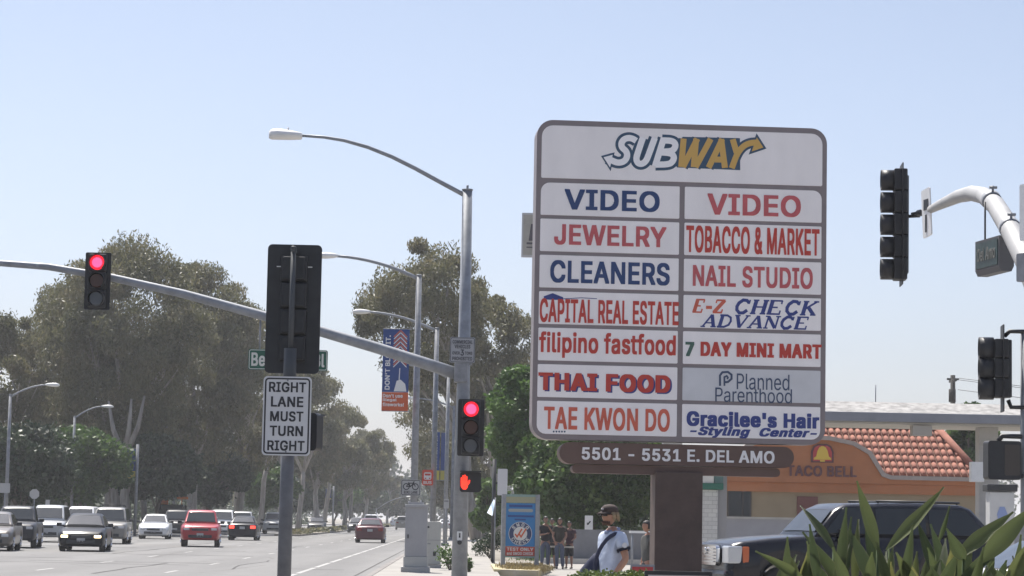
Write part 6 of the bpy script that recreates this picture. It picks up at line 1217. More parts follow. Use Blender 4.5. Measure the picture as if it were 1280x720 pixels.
# small signs
def post_sign(label, px, py, D, hw, hh, m, round_=False, group=None, post=True):
    c = P(px, py, D); t = thing('road_sign', label, 'sign', (c.x, D, 0), 0, group)
    b = MB()
    if round_: b.prism([(hw * math.cos(2 * math.pi * (k + .5) / 8), c.z + hw * math.sin(2 * math.pi * (k + .5) / 8)) for k in range(8)], -.01, .0)
    else: b.prism(rrect(-hw, c.z - hh, hw, c.z + hh, .05), -.01, 0)
    b.build('plate', m, t)
    if post:
        b = MB(); b.tube([(0, .035, 0), (0, .035, c.z + hh * .8)], .03, 8); b.build('post', M['galvd'], t)
    return t
bk = mat('sign_back', (.42, .42, .42), .6)
post_sign('grey rectangular sign on the leftmost lamp post', 6, 610, 130.5, .28, .26, bk)
post_sign('pale eight sided sign back on a thin post behind the pickup', 43, 617.5, 140, .30, .30, bk, True)
post_sign('small upright pale sign right of the eight sided one', 59.5, 629, 140, .12, .2, bk)
t = post_sign('small white road sign on the pavement near the cabinets', 558, 629.5, 110, .12, .22, bk)
text('SPEED', (-.09, t.children[0].data.vertices[0].co.z + .25, .09, t.children[0].data.vertices[0].co.z + .31), -.0101, ink2, t, .03)
# utility cabinets
cab = mat('cabinet_grey', (.32, .32, .33), .6, var=.05, scale=3); cab2 = mat('cabinet_beige', (.40, .40, .38), .6, var=.05, scale=3)
D = 62.5; s = D / FPX
t = thing('utility_cabinet', 'tall grey traffic signal cabinet on a stepped concrete base', 'utility cabinet', (gx(519, D, .12), D, .125)); zt = P(520, 634, D).z - .125
wd = 27.5 * s
b = MB(); b.box((0, .25, (zt - .4) / 2 + .4), (wd, .5, zt - .4), bev=.015); b.build('body', cab, t)
b = MB(); b.box((0, .25, .27), (wd * 1.1, .56, .26), bev=.012); b.build('plinth', cab2, t)
b = MB(); b.box((0, .25, .06), (wd * 1.3, .75, .16), bev=.02); b.build('base', M['concrete'], t)
b = MB(); b.box((0, .24, zt + .03), (wd * 1.04, .56, .08), bev=.015); b.box((-.02, .25, zt + .1), (wd * .7, .3, .06)); b.tube([(-.2, .2, zt + .05), (-.2, .2, zt + .16)], .025, 8); b.tube([(.1, .2, zt + .05), (.1, .2, zt + .18)], .025, 8); b.build('cap', cab, t)
b = MB(); b.box((-wd * .36, -.012, zt * .55), (.03, .03, .1)); b.build('handle', M['dark'], t)
D = 68.5; s = D / FPX
t = thing('utility_cabinet', 'shorter pale two door cabinet behind the tall grey cabinet', 'utility cabinet', (gx(540.5, D, .12), D, .125)); zt = P(542, 652, D).z - .125; wd = 19 * s
b = MB(); b.box((0, .25, zt / 2 + .05), (wd, .5, zt - .1), bev=.015); b.build('body', cab2, t)
b = MB(); b.box((0, -.006, zt * .6), (wd * .92, .012, .012)); b.box((-wd * .3, -.01, zt * .52), (.12, .02, .02)); b.build('door_trim', M['galvd'], t)
b = MB(); b.box((-wd * .34, -.01, zt * .88), (.07, .02, .05)); b.box((.05, -.01, .4), (.08, .02, .12)); b.build('label_plate', M['dark'], t)
b = MB(); b.box((0, .25, .04), (wd * 1.12, .62, .1), bev=.01); b.build('base', M['concrete'], t)
# small shrubs at the cabinets
def shrub(name, label, px, D, r, h, n, leaf, seed, group=None):
    t = thing(name, label, 'shrub', (gx(px, D), D, .1), 0, group)
    rd = random.Random(seed); cs = [(rd.uniform(-r, r) * .6, rd.uniform(-r, r) * .6, h * rd.uniform(.3, .75)) for _ in range(7)]
    link_mesh('foliage', leaf_mesh('foliage', cs, [(r * .5, r * .5, h * .35)] * 7, [n] * 7, .09, .1, .5, seed=seed), leaf, t)
    b = MB()
    for c in cs: b.tube([(0, 0, -.05), (c[0] * .5, c[1] * .5, c[2] * .5), c], [.02, .015, .006], 5)
    b.build('stem', M['barkd'], t)
shrub('weed_shrub', 'leafy weed clump between the pale cabinet and the grey pole', 563, 66, .45, .75, 90, FIC, 91)
shrub('weed_shrub', 'small weed right of the grey pole foot', 586, 64, .15, .4, 25, FIC, 92)
shrub('round_shrub', 'dark clipped shrub beside the lawn left of the smog check sign', 612, 92, .75, 1.0, 260, DKF, 93)
# smog check sign on its kerbed island
D = 68.0; s = D / FPX
c = P(650, 660, D)
t = thing('smog_check_sign', 'blue smog check board in a grey frame on two posts', 'sign', (c.x, D, .0), R(4))
def sq(px): return (px - 650) * s
def sz(py): return P(650, py, D).z
b = MB(); b.box((sq(629.5), .05, sz(618) / 2), (5.2 * s, .16, sz(618))); b.build('post', M['galv'], t)
b = MB(); b.box((sq(671.5), .05, sz(618) / 2), (5.2 * s, .16, sz(618))); b.build('post', M['galv'], t)
b = MB(); b.box((sq(650.5), .05, sz(619.5)), (36.5 * s, .14, 3 * s)); b.box((sq(650.5), .05, sz(696)), (36.5 * s, .14, 2 * s)); b.build('rail', mat('rail_teal', (.20, .30, .28), .5), t)
b = MB(); b.prism([(sq(632.2), sz(628.5)), (sq(668.8), sz(628.5)), (sq(668.8), sz(621)), (sq(632.2), sz(621))], .0, .05); b.build('top_panel', mat('panel_khaki', (.30, .30, .20), .6), t)
b = MB(); b.prism([(sq(632.2), sz(683)), (sq(668.8), sz(683)), (sq(668.8), sz(629)), (sq(632.2), sz(629))], .0, .05); pb = b.build('panel', mat('smog_blue', (.02, .17, .42), .5, var=.05), t)
b = MB(); b.prism([(sq(632.2), sz(695)), (sq(668.8), sz(695)), (sq(668.8), sz(683.4)), (sq(632.2), sz(683.4))], .0, .05); prd = b.build('lower_panel', mat('smog_red', (.45, .05, .03), .5), t)
navy = mat('smog_navy', (.02, .04, .12), .5); sw = mat('smog_white', (.6, .6, .6), .5)
ccx, ccz = sq(650.5), sz(667)
b = MB(); b.disc_tube((ccx, ccz), 14.6 * s, -.004, -.0002, 32); b.build('badge_rim', sw, pb)
b = MB(); b.disc_tube((ccx, ccz), 14 * s, -.007, -.0042, 32); b.build('badge', navy, pb)
b = MB(); b.disc_tube((ccx, ccz), 8.6 * s, -.010, -.0072, 32); b.build('badge_centre', sw, pb)
b = MB()
for dx in (-2.5, 2.5):
    b.ribbon([(ccx + (dx - 4) * s, ccz - .5 * s), (ccx + (dx - 1.5) * s, ccz - 4 * s), (ccx + (dx + 4.5) * s, ccz + 6 * s)], 1.9 * s, -.0135 - .0002 * (dx > 0), -.0102)
b.build('check_mark', mat('check_red', (.5, .09, .03), .5), pb)
def arc_text(word, cx, cz, r, a0, a1, h, m, par, y, inward=False):
    n = len(word)
    for i, ch in enumerate(word):
        a = R(lerp(a0, a1, (i + .5) / n)); o = text(ch, (-h * .42, -h / 2, h * .42, h / 2), 0, m, par, .04, thick=.003)
        rot = Matrix.Rotation(-(a - math.pi / 2) if not inward else -(a + math.pi / 2), 4, 'Y')
        o.data.transform(Matrix.Translation((cx + r * math.cos(a), y, cz + r * math.sin(a))) @ rot)
arc_text('SMOG', ccx, ccz, 11.2 * s, 155, 25, 4.2 * s, sw, pb, -.0072)
arc_text('CHECK', ccx, ccz, 11.2 * s, 205, 335, 4.2 * s, sw, pb, -.0072, True)
b = MB(); b.prism(rrect(sq(635), sz(640), sq(666), sz(636), .05), -.004, -.0002); b.build('name_strip', mat('strip_grey', (.3, .33, .33), .5), pb)
lb = mat('smog_ink', (.015, .05, .2), .5)
b = MB(); b.prism([(sq(636), sz(634)), (sq(665), sz(634)), (sq(665), sz(631)), (sq(636), sz(631))], -.003, -.0002); b.prism([(sq(634.5), sz(646.5)), (sq(667), sz(646.5)), (sq(667), sz(644)), (sq(634.5), sz(644))], -.003, -.0002); b.prism([(sq(643), sz(650.5)), (sq(657), sz(650.5)), (sq(657), sz(648.5)), (sq(643), sz(648.5))], -.003, -.0002); b.build('faint_line', lb, pb)
text('TEST ONLY', (sq(634), sz(688.6), sq(667), sz(684.6)), -.0002, sw, prd, .05); text('and SMOG CHECK', (sq(634), sz(693.8), sq(667), sz(690)), -.0002, sw, prd, .03)
# kerbed island
b = MB(); xs0, xs1 = P(617, 712, 66).x, P(690, 712, 70).x
isl = [(xs0, 65.2), (xs0 + .6, 64.6), (P(672, 714, 65).x, 64.6), (xs1, 71), (xs1, 73), (xs0, 73)]
a_ = [b.bm.verts.new((x_, y_, .012)) for x_, y_ in isl]; c_ = [b.bm.verts.new((x_, y_, .19)) for x_, y_ in isl]
b.face(c_)
for k in range(len(isl)): b.face([a_[k], a_[(k + 1) % 6], c_[(k + 1) % 6], c_[k]])
tag(b.build('island_kerb', mat('yellow_worn_kerb', (.40, .37, .30), .9, col2=(.46, .38, .16), scale=1.2)), 'worn yellow kerbed island under the smog check board', 'kerb')
me = leaf_mesh('island_grass', [(lerp(xs0 + .3, xs1 - .3, rt.random()), 65.3 + 6 * rt.random(), .21) for _ in range(90)], [(.3, .3, .07)] * 90, [40] * 90, .13, -1, .18, seed=95)
tag(link_mesh('island_grass', me, leafmat('dry_grass', (.16, .12, .05), (.24, .19, .09), (.32, .26, .14), .2)), 'dry yellow grass around the smog check board', 'grass', kind='stuff')
# grey box sign and feather flag, white pole sign
D = 84; t = thing('pole_box_sign', 'plain pale box sign on a dark pole left of the smog check board', 'sign', (gx(620, D), D, 0))
c = P(626.5, 604, D); b = MB(); b.prism(rrect(-.0, c.z - .42, .34, c.z + .5, .03), -.12, .12); b.build('box', mat('box_pale', (.55, .55, .56), .6), t)
b = MB(); b.tube([(-.12, 0, 0), (-.12, 0, P(616, 574, D).z)], .07, 8); b.box((-.06, 0, c.z), (.2, .08, .08)); b.build('pole', M['dark'], t)
D = 82; t = thing('pennant_flag', 'pale blue pennant hanging on the pole left of the smog check board', 'flag', P(615, 636, D)); s = D / FPX
b = MB(); b.loft([[(2 * s, 0, 12 * s), (-1 * s, .08, 6 * s), (-6 * s, .0, -5 * s)], [(3.6 * s, 0, 10 * s), (2.5 * s, .1, 0), (1 * s, .05, -9 * s)]], caps=False, closed=False)
bmesh.ops.solidify(b.bm, geom=b.bm.faces[:], thickness=.01)
b.build('cloth', mat('flag_blue', (.42, .55, .7), .7, col2=(.65, .68, .72), scale=1.3), t)
b = MB(); b.tube([(4 * s, .02, -P(615, 636, D).z), (4 * s, .02, 14 * s)], .025, 6); b.build('pole', M['galvd'], t)
D = 89; c = P(736, 654, D); t = thing('lot_sign', 'white upright sign with a dark mark above the low grey wall', 'sign', (c.x, D, 0)); s = D / FPX
b = MB(); b.prism(rrect(-5 * s, c.z - 9.5 * s, 5 * s, c.z + 9.5 * s, .02), -.03, .03); b.build('plate', M['white'], t)
b = MB(); b.ribbon([(-2 * s, c.z - 2 * s), (2 * s, c.z + 2.5 * s)], 1.6 * s, -.035, -.0302); b.ribbon([(-2.4 * s, c.z + .5 * s), (0, c.z - 1.5 * s)], 1.2 * s, -.036, -.0302); b.build('symbol', ink2, t)
b = MB(); b.tube([(0, .05, 0), (0, .05, c.z)], .03, 6); b.build('post', M['galvd'], t)
# railing end at the wall by the pillar
D = 80; t = thing('hand_rail', 'thin pale rail on a post left of the brown pillar', 'rail', (P(790, 690, D).x, D, 0)); z_ = P(790, 665, D).z
b = MB(); b.tube([(0, 0, 0), (0, 0, z_)], .04, 8); b.build('post', M['galv'], t)
b = MB(); b.box((.45, 0, z_), (1.1, .14, .07)); b.build('rail', M['white'], t)
# red framed board and black framed board by the hedge
D = 31; c = P(800, 716, D); t = thing('lawn_sign', 'small red and white board in a grey frame left of the pillar foot', 'sign', (c.x, D, 0)); s = D / FPX
z1 = P(800, 705.5, D).z; z0 = z1 - .42
b = MB(); b.prism([(-12 * s, z0), (18 * s, z0), (18 * s, z1), (-12 * s, z1)], -.02, .02); b.build('frame', M['galvd'], t)
b = MB(); b.prism([(-10 * s, z0 + .03), (16 * s, z0 + .03), (16 * s, z1 - .03), (-10 * s, z1 - .03)], -.026, -.0205); b.build('panel', mat('board_red', (.42, .04, .04), .5), t)
b = MB(); b.box((4 * s, -.029, z1 - .14), (14 * s, .004, .09)); b.build('white_strip', M['white'], t)
b = MB(); b.tube([(-8 * s, 0, 0), (-8 * s, 0, z0)], .02, 6); b.tube([(14 * s, 0, 0), (14 * s, 0, z0)], .02, 6); b.build('leg', M['galvd'], t)
D = 21; s = D / FPX; t = thing('low_board', 'low board with a thick black frame at the bottom edge beside the hedge', 'sign', (P(848, 716, D).x, D, 0)); z1 = P(848, 714, D).z; z0 = z1 - .5
b = MB(); b.prism([(-42 * s, z0), (42 * s, z0), (42 * s, z1), (-42 * s, z1)], -.025, .025); b.build('frame', M['black'], t)
b = MB(); b.prism([(-38 * s, z0 + .04), (38 * s, z0 + .04), (38 * s, z1 - .035), (-38 * s, z1 - .035)], -.031, -.0255); b.build('panel', mat('board_pink', (.5, .42, .42), .5), t)
b = MB()
for sx_ in (-35, 35): b.box((sx_ * s, 0, z0 / 2), (.05, .05, z0))
b.build('leg', M['black'], t)
# hedge
D = 22.5; s = D / FPX
x0 = P(690, 716, D).x; x1 = P(818, 716, D).x; zt = P(755, 714, D).z
t = thing('hedge', 'clipped green hedge along the bottom edge in front of the man', 'hedge', ((x0 + x1) / 2, D, 0))
n_ = 70
cs = [(lerp(x0, x1, rt.random()) - t.location.x, rt.uniform(-.3, .3), 0) for _ in range(n_)]
cs = [(a, b_, (zt - .07 - .30 * max(0, (x0 + .35 - (a + t.location.x)))) * (1 if k % 2 else rt.uniform(.3, .95))) for k, (a, b_, _) in enumerate(cs)]
link_mesh('foliage', leaf_mesh('foliage', cs, [(.13, .13, .08)] * n_, [150] * n_, .04, 0, .6, seed=97), leafmat('hedge_leaves', (.05, .075, .02), (.10, .14, .035), (.18, .20, .06), .25), t)
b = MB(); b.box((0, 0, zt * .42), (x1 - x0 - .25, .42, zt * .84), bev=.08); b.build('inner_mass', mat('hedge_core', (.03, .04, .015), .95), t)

# ================================================================== LEAFY PLANTS (right foreground)
strel = bpy.data.materials.new('strelitzia_leaf'); strel.use_nodes = True
n = strel.node_tree.nodes; L_ = strel.node_tree.links; bs = n['Principled BSDF']
uv = n.new('ShaderNodeUVMap'); sp = n.new('ShaderNodeSeparateXYZ'); L_.new(uv.outputs[0], sp.inputs[0])
g_ = n.new('ShaderNodeNewGeometry'); rp = n.new('ShaderNodeValToRGB')
rp.color_ramp.elements[0].color = (.055, .08, .036, 1); rp.color_ramp.elements[1].color = (.30, .29, .09, 1); e_ = rp.color_ramp.elements.new(.5); e_.color = (.125, .155, .058, 1)
L_.new(g_.outputs['Random Per Island'], rp.inputs[0])
wv = n.new('ShaderNodeTexWave'); wv.inputs['Scale'].default_value = 9; wv.inputs['Distortion'].default_value = 1.2; L_.new(uv.outputs[0], wv.inputs[0])
edge = n.new('ShaderNodeMath'); edge.operation = 'ABSOLUTE'
sb = n.new('ShaderNodeMath'); sb.operation = 'SUBTRACT'; sb.inputs[1].default_value = .5; L_.new(sp.outputs[0], sb.inputs[0]); L_.new(sb.outputs[0], edge.inputs[0])
r2 = n.new('ShaderNodeValToRGB'); r2.color_ramp.elements[0].position = .47; r2.color_ramp.elements[0].color = (0, 0, 0, 1); r2.color_ramp.elements[1].position = .49; r2.color_ramp.elements[1].color = (1, 1, 1, 1)
L_.new(edge.outputs[0], r2.inputs[0])
m1 = n.new('ShaderNodeMix'); m1.data_type = 'RGBA'; m1.inputs[7].default_value = (.17, .17, .07, 1); L_.new(r2.outputs[0], m1.inputs[0]); 
m2 = n.new('ShaderNodeMix'); m2.data_type = 'RGBA'; m2.blend_type = 'MULTIPLY'; m2.inputs[0].default_value = .35; L_.new(rp.outputs[0], m2.inputs[6]); L_.new(wv.outputs[0], m2.inputs[7])
L_.new(m2.outputs[2], m1.inputs[6]); L_.new(m1.outputs[2], bs.inputs['Base Color']); bs.inputs['Roughness'].default_value = .5
bpn = n.new('ShaderNodeBump'); bpn.inputs['Strength'].default_value = .5; bpn.inputs['Distance'].default_value = .01; L_.new(wv.outputs[0], bpn.inputs['Height']); L_.new(bpn.outputs[0], bs.inputs['Normal'])
tr = n.new('ShaderNodeBsdfTranslucent'); L_.new(m1.outputs[2], tr.inputs[0]); ms = n.new('ShaderNodeMixShader'); ms.inputs[0].default_value = .34
L_.new(bs.outputs[0], ms.inputs[1]); L_.new(tr.outputs[0], ms.inputs[2]); L_.new(ms.outputs[0], n['Material Output'].inputs[0])
def leaf(bm, uvl, base, tip, wid, up, bend, fold=.35, n=14):
    base = Vector(base); tip = Vector(tip); ax = tip - base; Ln = ax.length
    side = ax.cross(up).normalized(); nor = side.cross(ax).normalized()
    rows = []
    for i in range(n + 1):
        u = i / n
        c = base.lerp(tip, u) + nor * bend * Ln * 4 * u * (1 - u)
        w_ = wid * (min(1, .16 + .84 * math.sin(min(1, u / .42) * math.pi / 2)) if u < .42 else 1) * (1 - max(0, (u - .42) / .58) ** 1.5) * .47
        w_ = max(w_, .008)
        row = []
        for j, v in enumerate((-1, -.55, 0, .55, 1)):
            wob = .05 * math.sin(u * 17 + v * 2 + Ln * 40) * w_ * abs(v)
            row.append((bm.verts.new(c + side * v * w_ * (1 - fold * .25) + nor * (abs(v) * w_ * fold + wob)), (j / 4, u * Ln)))
        rows.append(row)
    for a, b_ in zip(rows, rows[1:]):
        for j in range(4):
            f = bm.faces.new([a[j][0], a[j + 1][0], b_[j + 1][0], b_[j][0]]); f.smooth = True
            for lp, q in zip(f.loops, (a[j], a[j + 1], b_[j + 1], b_[j])): lp[uvl].uv = q[1]
PL = [  # plant centre px, distance, label, list of (tip px, tip py, base px, base py, width px)
 (1010, 17.0, 'leftmost clump of long pointed leaves in front of the black car bonnet', [(944, 689, 1010, 730, 17), (1000, 632, 1044, 690, 17), (1003, 665, 1060, 745, 20), (981, 686, 1000, 725, 9), (1012, 655, 1024, 735, 16), (1015, 700, 1030, 740, 20), (975, 712, 1010, 740, 14)]),
 (1075, 16.6, 'clump with a tall striped leaf before the black car doors', [(1071, 601, 1098, 690, 22), (1058, 634, 1048, 735, 17), (1064, 646, 1056, 730, 13), (1073, 649, 1068, 740, 15), (1081, 655, 1102, 745, 24), (1062, 663, 1095, 735, 22), (1087, 648, 1108, 740, 18), (1090, 690, 1085, 745, 22), (1112, 700, 1100, 745, 20)]),
 (1130, 17.3, 'clump with a long leaf leaning right against the restaurant wall', [(1180, 609, 1108, 688, 24), (1187, 632, 1172, 680, 9), (1141, 656, 1128, 735, 16), (1120, 690, 1150, 745, 24), (1146, 650, 1178, 740, 22), (1163, 655, 1190, 735, 18), (1135, 690, 1128, 745, 22), (1160, 695, 1150, 745, 20)]),
 (1200, 16.2, 'clump of arching yellow edged leaves in front of the white sedan', [(1267, 640, 1192, 700, 26), (1183, 660, 1205, 700, 24), (1197, 690, 1172, 745, 22), (1215, 668, 1190, 745, 24), (1230, 690, 1210, 745, 22), (1176, 700, 1192, 745, 18), (1205, 680, 1216, 745, 20)]),
 (1262, 15.6, 'rightmost clump of broad leaves cut by the right edge', [(1292, 632, 1222, 705, 30), (1280, 655, 1190, 735, 20), (1276, 668, 1262, 735, 15), (1300, 660, 1250, 745, 24), (1258, 700, 1240, 745, 22), (1270, 695, 1282, 745, 20), (1246, 712, 1262, 745, 18)])]
for pi, (cpx, D, lab, lv) in enumerate(PL):
    c = Vector((gx(cpx, D), D, 0)); t = thing('bird_of_paradise_plant', lab, 'plant', c, 0, 'bird of paradise plants along the right foreground')
    bm = bmesh.new(); uvl = bm.loops.layers.uv.new('UVMap'); st = MB(); rd = random.Random(60 + pi)
    for k, (tx, ty, bx0, by0, wp) in enumerate(lv):
        dy = rd.uniform(-.5, .5); bpt = P(bx0, by0, D + dy * .6) - c; tpt = P(tx, ty, D + dy) - c
        up = Vector((rd.uniform(-.5, .5), -1, rd.uniform(.0, .7)))
        leaf(bm, uvl, bpt, tpt, wp * .93 * D / FPX, up, rd.uniform(-.09, .09), rd.uniform(.25, .9))
        st.tube([Vector((bpt.x * .35, rd.uniform(-.1, .1), 0)), Vector((bpt.x * .75, bpt.y * .6, bpt.z * .55)), bpt + (tpt - bpt) * .04], [.02, .016, .009], 6)
    for k in range(8):
        tx, ty = cpx + rd.uniform(-44, 44), rd.uniform(668, 708); dy = rd.uniform(-.4, .5)
        bpt = P(tx + rd.uniform(-26, 26), 745, D + dy * .5) - c; tpt = P(tx, ty, D + dy) - c
        leaf(bm, uvl, bpt, tpt, rd.uniform(12, 19) * D / FPX, Vector((rd.uniform(-.9, .9), -1, rd.uniform(0, .7))), rd.uniform(-.08, .08), rd.uniform(.3, .9))
        st.tube([Vector((bpt.x * .35, 0, 0)), bpt * .6, bpt + (tpt - bpt) * .04], [.02, .016, .009], 6)
    for k in range(12):   # lower leaves below the picture edge and behind
        a = rd.uniform(0, 6.28); r_ = rd.uniform(.15, .5); bpt = Vector((r_ * .5 * math.cos(a), r_ * .5 * math.sin(a), rd.uniform(.3, .6))); tpt = Vector((r_ * 1.6 * math.cos(a), r_ * 1.6 * math.sin(a), rd.uniform(.85, 1.12)))
        leaf(bm, uvl, bpt, tpt, rd.uniform(.1, .15), Vector((rd.uniform(-.5, .5), -1, .6)), .06, .5)
        st.tube([Vector((0, 0, 0)), bpt * .6, bpt + (tpt - bpt) * .04], [.02, .016, .009], 6)
    me = bpy.data.meshes.new('foliage'); bm.to_mesh(me); bm.free(); link_mesh('foliage', me, strel, t)
    st.build('stalks', mat('stalk_green', (.05, .075, .03), .8, spec=.2), t)

# ================================================================== PEOPLE
def ev_mesh(me, mods):
    o = bpy.data.objects.new('tmp', me); C.objects.link(o)
    for f in mods: f(o)
    dg = bpy.context.evaluated_depsgraph_get(); r = bpy.data.meshes.new_from_object(o.evaluated_get(dg)); bpy.data.objects.remove(o); return r
def skin(chains, sub=2):
    """chains: list of list of (Vector, rx, ry); first point of later chains is matched to existing joints by position"""
    vs = []; es = []; rs = []
    def idx(p, r):
        for i, q in enumerate(vs):
            if (Vector(q) - Vector(p)).length < 1e-4: return i
        vs.append(tuple(p)); rs.append(r); return len(vs) - 1
    for ch in chains:
        last = None
        for p, *r in ch:
            i = idx(p, r if len(r) == 2 else [r[0], r[0]])
            if last is not None and last != i: es.append((last, i))
            last = i
    me = bpy.data.meshes.new('skin'); me.from_pydata(vs, es, [])
    def md(o):
        m_ = o.modifiers.new('s', 'SKIN'); m_.use_smooth_shade = True
        if not o.data.skin_vertices: o.data.attributes
        sv = o.data.skin_vertices[0].data if o.data.skin_vertices else None
        for i, r in enumerate(rs): sv[i].radius = r
        sv[0].use_root = True
        s_ = o.modifiers.new('d', 'SUBSURF'); s_.levels = sub; s_.render_levels = sub
    # ensure the skin layer exists
    bm = bmesh.new(); bm.from_mesh(me); bm.verts.layers.skin.verify(); bm.to_mesh(me); bm.free()
    return ev_mesh(me, [md])
def head_mesh(c, h, rz=0.0, tilt=0.0):
    """head of height h centred at c, facing -y before rz"""
    bm = bmesh.new(); bmesh.ops.create_uvsphere(bm, u_segments=28, v_segments=20, radius=1)
    for v in bm.verts:
        x, y_, z_ = v.co
        w_ = .335 * h; d_ = .40 * h
        X_, Y_, Z_ = x * w_, y_ * d_, z_ * h / 2
        if z_ < -.1:
            k = min(1, (-.1 - z_) / .9); X_ *= 1 - .38 * k; Y_ = Y_ * (1 - .22 * k) - .055 * h * k
        if y_ < -.55:   # flat face with features
            Y_ += .02 * h * (1 - abs(x))
            if abs(x) < .2 and -.32 < z_ < .1: Y_ -= .085 * h * (1 - abs(x) / .2) * (1 - abs(z_ + .2) / .32 if abs(z_ + .2) < .32 else 0)
            if .05 < z_ < .25 and .18 < abs(x) < .55: Y_ += .025 * h
            if -.62 < z_ < -.42 and abs(x) < .3: Y_ -= .015 * h
            if z_ < -.75: Y_ -= .03 * h
        v.co = (X_, Y_, Z_)
    for sg in (-1, 1):   # ears
        bmesh.ops.create_uvsphere(bm, u_segments=8, v_segments=6, radius=1, matrix=Matrix.Translation((sg * .335 * h, .03 * h, -.02 * h)) @ Matrix.Diagonal((.035 * h, .07 * h, .12 * h, 1)))
    bmesh.ops.transform(bm, matrix=Matrix.Translation(c) @ Matrix.Rotation(rz, 4, 'Z') @ Matrix.Rotation(tilt, 4, 'X'), verts=bm.verts)
    me = bpy.data.meshes.new('head'); bm.to_mesh(me); bm.free(); return me
def fuse(meshes, voxel):
    bm = bmesh.new()
    for m_ in meshes: bm.from_mesh(m_)
    me = bpy.data.meshes.new('body'); bm.to_mesh(me); bm.free()
    def md(o):
        r_ = o.modifiers.new('r', 'REMESH'); r_.mode = 'VOXEL'; r_.voxel_size = voxel; r_.use_smooth_shade = True
        s_ = o.modifiers.new('sm', 'SMOOTH'); s_.factor = .5; s_.iterations = 3
    out = ev_mesh(me, [md])
    for p in out.polygons: p.use_smooth = True
    return out
def hand_chains(wr, d, nrm, side, sc=1.0, curl=.5):
    """wr wrist, d direction of fingers, nrm back-of-hand normal, side thumb side"""
    d, nrm, side = d.normalized(), nrm.normalized(), side.normalized(); out = []
    pc = wr + d * .05 * sc; kn = wr + d * .09 * sc
    out.append([(wr, .026 * sc, .02 * sc), (pc, .036 * sc, .016 * sc), (kn, .036 * sc, .014 * sc)])
    res = [skin(out, 1)]
    for k, ln in enumerate((.07, .08, .075, .058)):
        o = kn - d * .015 * sc + side * (.03 - .02 * k) * sc; p = o; ch = [(p, .0095 * sc)]
        dd = d.copy()
        for j in range(3):
            dd = (dd - nrm * curl * (.5 + .3 * j)).normalized(); p = p + dd * (ln + .015) * sc / 3; ch.append((p, (.009 - .0008 * j) * sc))
        res.append(skin([ch], 1))
    p0 = wr + d * .03 * sc + side * .022 * sc; p1 = p0 + (side * .7 + d * .6 - nrm * .2).normalized() * .035 * sc; p2 = p1 + (side * .25 + d - nrm * .3).normalized() * .03 * sc
    res.append(skin([[(p0, .014 * sc), (p1, .011 * sc), (p2, .009 * sc)]], 1))
    return res
V = Vector
